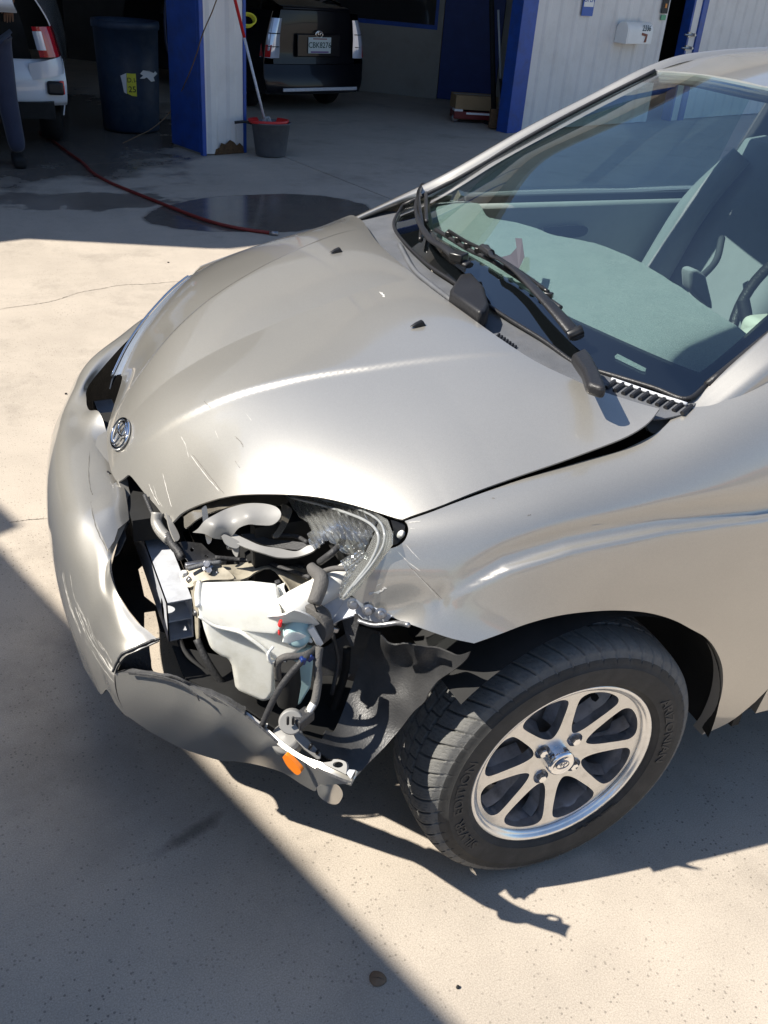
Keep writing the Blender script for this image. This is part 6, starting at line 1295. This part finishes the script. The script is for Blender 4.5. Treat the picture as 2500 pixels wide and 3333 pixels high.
# blue and white sign, cut by the frame; wall sticker by the door
sg = thing('wall_sign', 'blue and white notice sign on the white corrugated wall above the mailbox', 'sign', tuple(fp(4.97, 1.18, .02)))
wb_ = lambda nm, s0_, s1_, z0_, z1_, n_, m, par: MB().box(fp((s0_+s1_)/2, (z0_+z1_)/2, n_), (s1_-s0_, .006, z1_-z0_), RB).build(nm, m, par, bevel=.0008)
wb_('sign_board', 4.87, 5.07, 1.18, 1.75, .022, mat('sign_blue', (.05, .12, .42), .5), sg); wb_('sign_panel', 4.885, 5.055, 1.27, 1.735, .0265, M['white_plastic'], sg)
text_on('sign_print', 'OPEN', .075, fp(4.97, 1.34, .0305), FT, (0, 0, 1), mat('sign_blue_print', (.04, .09, .35), .5), sg)
st = thing('door_notice', 'small dark and orange notice above a green tag beside the dark doorway', 'notice', tuple(fp(6.45, 1.22, .02)))
wb_('notice_board', 6.40, 6.53, 1.24, 1.42, .022, M['ink'], st); wb_('notice_tag', 6.42, 6.52, 1.17, 1.225, .022, mat('green_tag', (.10, .35, .18), .5), st); wb_('notice_print', 6.455, 6.49, 1.30, 1.345, .0265, mat('orange_dot', (.7, .25, .03), .5), st)
# right side clutter of bay two
q = at((1560, 402), z=0)
t = thing('cardboard_box', 'brown cardboard box on a red and white trolley jack box inside the bay', 'box', tuple(V3((q[0], q[1], .13))))
R2 = Matrix.Rotation(math.radians(-15), 3, 'Z')
MB().box(V3((q[0]-.02, q[1]+.15, .215)), (.50, .30, .15), R2).build('carton', M['cardboard'], t, bevel=.003)
MB().box(V3((q[0]-.02, q[1]+.15, .291)), (.50, .02, .002), R2).build('carton_tape', M['trim'], t)
t = thing('trolley_jack', 'low red and white trolley jack under the cardboard box', 'jack', tuple(V3((q[0], q[1], 0))))
b = MB(); b.box(V3((q[0]-.0, q[1]+.06, .085)), (.62, .24, .08), R2); b.build('jack_frame', mat('dark_red_paint', (.16, .015, .015), .4), t, bevel=.008)
MB().box(V3((q[0]+.0, q[1]-.065, .11)), (.40, .006, .022), R2).build('jack_badge', M['white_plastic'], t); MB().box(V3((q[0]-.26, q[1]+.08, .135)), (.10, .12, .02), R2).build('jack_saddle', M['white_plastic'], t)
for a in (-.30, .27):
    w_ = V3((q[0]+a*.96, q[1]+.0-a*.25, .045)); b = MB(); b.lathe(w_, (0, -1, 0), [(.0001, .02), (.028, .02), (.045, .014), (.045, -.014), (.028, -.02), (.0001, -.02)], 20); b.build('jack_wheel', M['steel'], t, True)
# broom and pole leaning on the jamb
for k, (nm, a, za, b_, lab, m) in enumerate((('broom', (1636, 425), 0, (1622, 40), 'broom with pale handle and dark head leaning inside the right jamb', 'trim'), ('steel_pole', (1608, 408), 0, (1600, 0), 'dark steel pole leaning behind the broom by the right jamb', 'void'))):
    A0 = at(a, z=0); y_ = A0[1]+.25; B0 = at(b_, y=y_); t = thing(nm, lab, 'broom' if k == 0 else 'pole', tuple(A0)); L_ = nrm(B0-A0)
    if k == 0:
        mid = A0+(B0-A0)*.45; MB().tube([mid, A0+(B0-A0)*1.02], .012, 8, sm=False).build('handle', M[m], t, True); MB().tube([A0+L_*.2, mid], .016, 8, sm=False).build('handle_sleeve', M['void'], t, True); MB().box(A0+L_*.12, (.30, .05, .2), R2).build('bristles', M['rust'], t, bevel=.01)
    else: MB().tube([A0, A0+(B0-A0)*1.3], .03, 8, sm=False).build('pole_tube', M[m], t, True); MB().box(A0+V3((0, 0, .02)), (.18, .18, .03)).build('pole_foot', M[m], t, bevel=.004)
# tools and hoses hanging in the dark behind the post
hg = thing('hanging_hoses', 'bundle of dark hoses and cables hanging beside the blue barrel', 'hoses', tuple(at((565, 430), z=0)+V3((.1, .5, 0))))
r_ = random.Random(9)
for k in range(7):
    x = 545+k*9; b = MB(); b.tube([at((x+r_.uniform(-8, 8), -60), y=7.9), at((x-10+r_.uniform(-10, 20), 60), y=7.8), at((x+r_.uniform(-5, 30), 160+k*8), y=7.75), at((x+20+r_.uniform(0, 20), 230+k*12), y=7.8), at((x+45, 150+k*9), y=7.95)], .012+.004*(k % 2), 8); b.build('hose_loop', M['void'] if k % 3 else M['navy'], hg, True)
yc_ = at((806, 62), y=7.4)
b = MB()
for k in range(3): oval(b, yc_+V3((0, .02*k, -.01*k)), (1, .2, 0), (0, .3, 1), .085-.006*k, .05, .008, 24)
t = b.build('coiled_yellow_rope', M['yellow'], None, True); t['label'] = 'coil of yellow rope hanging in the dark behind the mop handle'; t['category'] = 'rope'
# ------------------------------------------------------------ black hatchback inside bay two
c2, yaw2 = V3((3.0, 8.9, 0)), .30
l2 = V3((math.cos(yaw2), math.sin(yaw2), 0)); f2 = V3((-math.sin(yaw2), math.cos(yaw2), 0))
def c2p(a, b_, z):
    k = np.interp(z, (.2, .45, .70, 1.0, 1.25, 1.5), (.93, 1.0, 1.0, .94, .84, .74)) if abs(a) > .4 else 1
    return c2+l2*a*k+f2*b_+V3((0, 0, z))
t = thing('black_hatchback', 'black hatchback parked inside the right garage bay with its rear towards the yard', 'car', tuple(c2))
def c2loft(nm, rows, m, **k): return loft(nm, [[c2p(*q) for q in r] for r in rows], m, t, 5, 5, .01, **k)
W_ = [-.86, -.80, -.6, -.3, 0, .3, .6, .80, .86]
def rearsec(prof, bulge=.10): return [[(w, b_+bulge*(abs(w)/.86)**3*1.2, z) for b_, z in prof] for w in W_]
c2loft('bumper', rearsec([(.06, .24), (.0, .27), (-.02, .33), (-.015, .40), (.0, .47), (.03, .56), (.05, .62)]), M['black_paint'])
c2loft('tailgate', [[(w*.82, b_+.05*(abs(w)/.86)**2, z) for b_, z in [(.07, .625), (.085, .72), (.09, .80), (.085, .95), (.08, 1.1), (.085, 1.22), (.09, 1.28)]] for w in W_], M['black_paint'])
c2loft('rear_spoiler', [[(w*.80, b_+.04*(abs(w)/.86)**2, z) for b_, z in [(.085, 1.28), (.07, 1.30), (.09, 1.32), (.18, 1.33)]] for w in W_], M['black_paint'])
c2loft('rear_window', [[(w*.78, b_, z-.02*abs(w)) for b_, z in [(.16, 1.325), (.5, 1.41), (.95, 1.49)]] for w in W_], M['darkglass'])
c2loft('roof', [[(w*.74, b_, z-.04*abs(w)) for b_, z in [(.95, 1.50), (1.6, 1.54), (2.4, 1.50), (3.2, 1.15)]] for w in W_], M['black_paint'])
for sg in (-1, 1):
    c2loft('body_side', [[(sg*.86, b_, z) for z in (.25, .4, .6, .8, .95, 1.1, 1.26)] for b_ in (.12, .5, 1.2, 2.4, 3.6, 4.2)], M['black_paint'])
    c2loft('side_window', [[(sg*.87, b_, 1.0), (sg*.86, b_+.05, 1.2), (sg*.84, b_+.1, min(1.45, 1.30+b_*.2))] for b_ in (.35, .9, 1.6, 2.4, 3.0)], M['darkglass'])
    c2loft('tail_lamp', [[(sg*(a+(.0 if a > .7 else max(0, zz-.75)*.12)), b_, z) for a, b_, z in ((.64, .085, zz), (.76, .070+dz, zz), (.845, .12+dz, zz), (.868, .22, zz))] for zz, dz in ((.70, 0), (.80, -.012), (.95, -.008), (1.08, .0), (1.18, .01))], M['tail_clear'])
    c2loft('tail_lamp_reflector', [[(sg*a, b_, z) for a, b_, z in ((.80, .065, zz), (.858, .125, zz), (.874, .22, zz))] for zz in (.71, .78, .86)], M['tail_red'])
    for zz in (.84, 1.0): MB().tube([c2p(sg*.68, .062, zz), c2p(sg*.77, .055, zz), c2p(sg*.85, .105, zz)], .006, 6).build('tail_lamp_divider', M['ink'], t)
    b = MB(); wq = c2p(sg*.73, .78, .30); b.lathe(wq, l2*sg, [(.16, .08), (.20, .09), (.27, .085), (.298, .05), (.30, 0), (.298, -.06), (.27, -.095), (.16, -.08)], 40); b.build('tyre', M['void'], t, True)
    b = MB(); b.lathe(wq, l2*sg, [(.0001, .05), (.15, .055), (.17, .08)], 24); b.build('rim', M['steel'], t, True)
MB().box(c2p(0, 2.0, .28), (3.8, 1.5, .06), np.array([f2, -l2, (0, 0, 1)]).T).build('underbody', M['void'], t)
R3 = np.array([l2, f2, (0, 0, 1)]).T
MB().box(c2p(0, -.032, .315), (1.30, .02, .045), R3).build('bumper_strip', M['alu'], t, bevel=.008)
MB().box(c2p(0, .05, .86), (.74, .02, .28), R3).build('plate_recess', M['black_paint'], t, bevel=.03)
pc = c2p(.0, .028, .865); MB().box(pc, (.39, .008, .20), R3).build('number_plate', mat('plate_pale', (.55, .62, .62), .4), t, bevel=.003)
MB().box(c2p(0, .0215, .782), (.31, .002, .018), R3).build('plate_band', mat('plate_purple', (.12, .05, .22), .5), t); MB().box(c2p(0, .0215, .945), (.24, .002, .012), R3).build('plate_band', M['hose'], t)
text_on('plate_number', 'CBK8276', .10, c2p(0, .0232, .865), l2, (0, 0, 1), mat('plate_green', (.01, .06, .05), .5), t)
three_ovals('badge', c2p(0, .045, 1.0), l2, (0, 0, 1), .060, M['chrome'], t, .006)
t.scale = (.8, .8, .8)
# ------------------------------------------------------------ white car, left bay (only its rear right corner is in frame)
c3, yaw3 = V3((-.86, 6.55, 0)), -.12
l3 = V3((math.cos(yaw3), math.sin(yaw3), 0)); f3 = V3((-math.sin(yaw3), math.cos(yaw3), 0))
def c3p(a, b_, z):
    k = np.interp(z, (.2, .45, .66, .9, 1.1, 1.5), (.95, 1.0, .99, .93, .85, .72)) if abs(a) > .4 else 1
    return c3+l3*a*k+f3*b_+V3((0, 0, z))
t = thing('white_hatchback', 'white hatchback with its tailgate raised, parked in the left garage bay', 'car', tuple(c3))
def c3loft(nm, rows, m, **k): return loft(nm, [[c3p(*q) for q in r] for r in rows], m, t, 5, 5, .01, **k)
c3loft('bumper', [[(w, b_+.16*(abs(w)/.84)**4, z+(.06*(1-min(1, abs(w)/.6)) if z < .4 else 0)) for b_, z in [(.05, .36), (.0, .40), (-.01, .50), (.0, .60), (.03, .68), (.05, .70)]] for w in W_], M['white_paint'])
MB().box(c3p(0, .1, .34), (1.5, .2, .12), np.array([l3, f3, (0, 0, 1)]).T).build('lower_valance', M['void'], t)
for sg in (-1, 1):
    c3loft('body_side', [[(sg*(.845-.12*(z > 1.0)), b_, z) for z in (.28, .45, .65, .85, 1.0, 1.3)] for b_ in (.22, .7, 1.6, 2.8, 3.9)], M['white_paint'])
    c3loft('tail_lamp', [[(sg*a, b_, zz) for a, b_ in ((.70+max(0, .0), .06), (.76, .06), (.83, .12), (.845, .25))] for zz in (.72, .78, .87, .93)], M['tail_red'])
    c3loft('rear_quarter', [[(sg*a, b_, zz-(.0 if a > .8 else .06*(.84-a)/.3)) for a, b_ in ((.60, .05), (.72, .045), (.80, .09), (.842, .16), (.846, .3))] for zz in (.60, .66, .72)], M['white_paint'])
    c3loft('tail_lamp_reflector', [[(sg*a, b_, zz) for a, b_ in ((.695, .045), (.73, .04), (.76, .05))] for zz in (.77, .82, .87, .90)], M['tail_clear'])
    MB().box(c3p(sg*.775, .075, .50), (.13, .06, .10), np.array([l3, f3, (0, 0, 1)]).T).build('reflector_housing', M['black_plastic'], t, bevel=.02)
    MB().box(c3p(sg*.825, .085, .505), (.035, .06, .10), np.array([l3, f3, (0, 0, 1)]).T).build('reflector', mat('bright_reflector', (.8, .04, .02), .2, coat=1), t, bevel=.008)
    b = MB(); wq = c3p(sg*.72, .72, .29); b.lathe(wq, l3*sg, [(.15, .08), (.2, .09), (.26, .085), (.288, .05), (.29, 0), (.26, -.09), (.15, -.08)], 36); b.build('tyre', M['void'], t, True)
    MB().tube([c3p(sg*.60, .10, 1.28), c3p(sg*.58, -.12, 1.10)], .012, 8, sm=False).build('tailgate_strut', M['white_plastic'], t)
c3loft('tailgate', [[(w*.72+.05, b_, z) for b_, z in [(.35, 1.46), (.0, 1.50), (-.3, 1.40), (-.5, 1.25), (-.56, 1.12), (-.50, 1.06)]] for w in W_], M['white_paint'])
c3loft('roof', [[(w*.78, b_, z) for b_, z in [(.3, 1.45), (1.2, 1.5), (2.4, 1.45), (3.2, 1.1)]] for w in W_], M['white_paint'])
c3loft('boot_interior', [[(w*.72, .25, z) for z in (.68, .9, 1.2, 1.4)] for w in W_], M['void'])
# ------------------------------------------------------------ person leaning into the white car
pr = at((35, 545), z=0)+V3((.07, .05, 0))
def skin_body(name, verts, edges, radii, m, parent, sub=2, root=0):
    me = D.meshes.new(name); me.from_pydata([tuple(v) for v in verts], edges, []); o = D.objects.new(name, me); COL.objects.link(o)
    o.modifiers.new('skin', 'SKIN'); o.modifiers['skin'].use_smooth_shade = True
    for i, r in enumerate(radii): me.skin_vertices[0].data[i].radius = r if hasattr(r, '__len__') else (r, r)
    me.skin_vertices[0].data[root].use_root = True
    s = o.modifiers.new('sub', 'SUBSURF'); s.levels = sub; s.render_levels = sub
    dg = bpy.context.evaluated_depsgraph_get(); m2 = D.meshes.new_from_object(o.evaluated_get(dg)); D.objects.remove(o); m2.name = name
    m2.materials.clear(); m2.materials.append(m)
    for p in m2.polygons: p.use_smooth = True; p.material_index = 0
    return obj(name, m2, parent)
t = thing('person', 'person in dark navy work clothes leaning into the open boot of the white car', 'person', tuple(pr))
B_ = lambda x, y, z: pr+V3((x, y, z))
# facing +y (into the car); right of picture = +x
hip = B_(-.12, -.02, .92)
skin_body('trousers', [B_(-.12, -.02, .95), B_(-.20, -.01, .86), B_(-.04, -.02, .86), B_(-.24, .06, .50), B_(-.03, -.02, .48), B_(-.26, -.02, .10), B_(.0, -.06, .10)],
          [(0, 1), (0, 2), (1, 3), (2, 4), (3, 5), (4, 6)], [(.14, .12), (.105, .10), (.105, .10), (.078, .078), (.078, .078), (.07, .065), (.07, .065)], M['navy'], t)
skin_body('shirt', [B_(-.12, -.02, .98), B_(-.13, .06, 1.16), B_(-.14, .18, 1.34), B_(-.33, .20, 1.38), B_(.06, .20, 1.37), B_(-.40, .34, 1.18), B_(.12, .34, 1.19)],
          [(0, 1), (1, 2), (2, 3), (2, 4), (3, 5), (4, 6)], [(.145, .115), (.15, .12), (.15, .11), (.075, .07), (.075, .07), (.055, .055), (.055, .055)], M['navy'], t)
hd = [B_(-.14, .22, 1.46), B_(-.14, .25, 1.54), B_(-.14, .30, 1.62), B_(-.14, .31, 1.70)]
skin_body('body', hd, [(0, 1), (1, 2), (2, 3)], [(.055, .055), (.06, .065), (.078, .092), (.07, .08)], M['skin'], t)
def arm(sg, a, w):
    hnd = [a, w]+[w+V3((sg*dx, .03, -.01)) for dx in (0,)]
    vv = [a, (a+w)/2, w, w+nrm(w-a)*.06]; ed = [(0, 1), (1, 2), (2, 3)]; rd = [.043, .038, .028, (.038, .018)]
    d_ = nrm(w-a); s_ = nrm(np.cross(d_, (0, 0, 1)))
    for k, o_ in enumerate((-.027, -.009, .009, .027)):
        b0 = len(vv); ln = (.06, .075, .07, .055)[k]; vv += [w+d_*.085+s_*o_, w+d_*(.085+ln*.55)+s_*o_*1.1+V3((0, 0, -.012)), w+d_*(.085+ln*.85)+s_*o_*1.1+V3((0, 0, -.035))]
        ed += [(3, b0), (b0, b0+1), (b0+1, b0+2)]; rd += [.0095, .0085, .007]
    b0 = len(vv); vv += [w+d_*.03+s_*-.04*sg, w+d_*.07-s_*.055*sg+V3((0, 0, -.01))]; ed += [(2, b0), (b0, b0+1)]; rd += [.012, .009]
    skin_body('arm', vv, ed, rd, M['skin'], t, 1)
arm(1, B_(.12, .33, 1.20), B_(.10, .54, 1.05)); arm(-1, B_(-.40, .33, 1.19), B_(-.34, .55, 1.05))
b = MB(); b.lathe(B_(-.14, .285, 1.64), (0, -.15, 1), [(.082, -.02), (.088, .02), (.085, .06), (.06, .10), (.0001, .115)], 20); b.build('hair', M['void'], t, True)
for x, y in ((-.26, .0), (.0, -.04)):
    b = MB(); b.box(B_(x, y+.05, .045), (.10, .29, .085)); b.build('boot', M['void'], t, bevel=.03, seg=3)
# ------------------------------------------------------------ small things on the yard
def pebble(px, r, m, lab, cat, nm):
    c = at(px, z=0); b = MB(); n = 14; r_ = random.Random(int(px[0])); b.lathe(c, (0, 0, 1), [(.0001, -.002), (r*.9, 0), (r, .002), (r*.85, .0045), (.0001, .0055)], n); b.v = [tuple(V3(v)+V3((r_.uniform(-1, 1)*r*.07, r_.uniform(-1, 1)*r*.07, 0))) for v in b.v]
    o = b.build(nm, m, None, True); o['label'] = lab; o['category'] = cat; return o
pebble((1229, 3188), .0155, mat('brown_disc', (.20, .135, .085), .8, var=.2, vscale=60), 'small round brown disc lying on the shaded concrete in the foreground', 'disc', 'brown_disc')
pebble((548, 855), .006, M['void'], 'tiny dark pebble on the sunlit concrete left of the hood', 'pebble', 'pebble')
pebble((215, 1283), .005, M['void'], 'tiny dark crumb on the concrete left of the bumper', 'pebble', 'pebble')
pebble((1490, 3215), .0035, M['void'], 'tiny dark crumb on sunlit concrete right of the brown disc', 'pebble', 'pebble')
# ------------------------------------------------------------ unseen block added left of frame, outlined to cast the near shadow
NH = 3.0; sh = V3((-.89, .17, 0))*NH
pg = [(.738, -4), (-.955, .745), (-.868, .79), (-.925, .945), (-2.2, 4.6), (-9, 4.6), (-9, -4)]
t = thing('neighbour_workshop', 'low plain grey workshop beyond the left edge of the yard', 'building', tuple(V3((-6, 0, 0))))
P = [V3((x, y, NH-.15))+sh for x, y in pg]+[V3((x, y, NH))+sh for x, y in pg]; n = len(pg)
obj('roof', mkmesh('roof', P, [tuple(range(n)), tuple(range(2*n-1, n-1, -1))]+[((i+1) % n, i, n+i, n+(i+1) % n) for i in range(n)], M['roof_grey']), t)
wq = [V3((x, y, 0))+sh for x, y in ((.2, -3.9), (-1.45, .70), (-2.75, 4.5), (-8.9, 4.5), (-8.9, -3.9))]
v = []; 
for q in wq: v += [q, q+V3((0, 0, NH-.16))]
obj('wall', mkmesh('wall', v, [(2*i, 2*((i+1) % 5), 2*((i+1) % 5)+1, 2*i+1) for i in range(5)], mat('grey_render', (.32, .30, .27), .9, var=.1)), t)
# ------------------------------------------------------------ houses across the street (seen only as reflections)
hs = mat('tan_stucco', (.45, .36, .27), .9, var=.08, vscale=.5); rt_ = mat('terracotta_roof', (.36, .13, .06), .8, var=.15, vscale=3)
h0 = None
for k, (x, y, w_, lab) in enumerate(((-16, -34, 14, 'tan stucco house with a terracotta roof, leftmost across the street'), (4, -36, 12, 'tan stucco house with a terracotta roof, middle one across the street'), (22, -35, 13, 'tan stucco house with a terracotta roof, rightmost across the street'))):
    if h0 is None:
        t = h0 = thing('stucco_house', lab, 'house', (x, y, 0), 'houses across the street')
        MB().box((x, y, 1.5), (w_, 9, 3)).build('wall', hs, t)
        v = [(x-w_/2-.5, y-5, 3), (x+w_/2+.5, y-5, 3), (x+w_/2+.5, y+5, 3), (x-w_/2-.5, y+5, 3), (x-w_/2+2.5, y, 5), (x+w_/2-2.5, y, 5)]
        obj('roof', mkmesh('roof', v, [(0, 1, 5, 4), (2, 3, 4, 5), (1, 2, 5), (3, 0, 4), (3, 2, 1, 0)], rt_), t)
        MB().box((x-3, y+4.52, 1.0), (1, .08, 2)).build('door', M['blue'], t); MB().box((x+2.5, y+4.52, 1.5), (2, .08, 1.1)).build('window', M['darkglass'], t)
    else:
        c = h0.copy(); COL.objects.link(c); c.location = (x, y, 0); c['label'] = lab
        for ch in list(h0.children): o = ch.copy(); COL.objects.link(o); o.parent = c
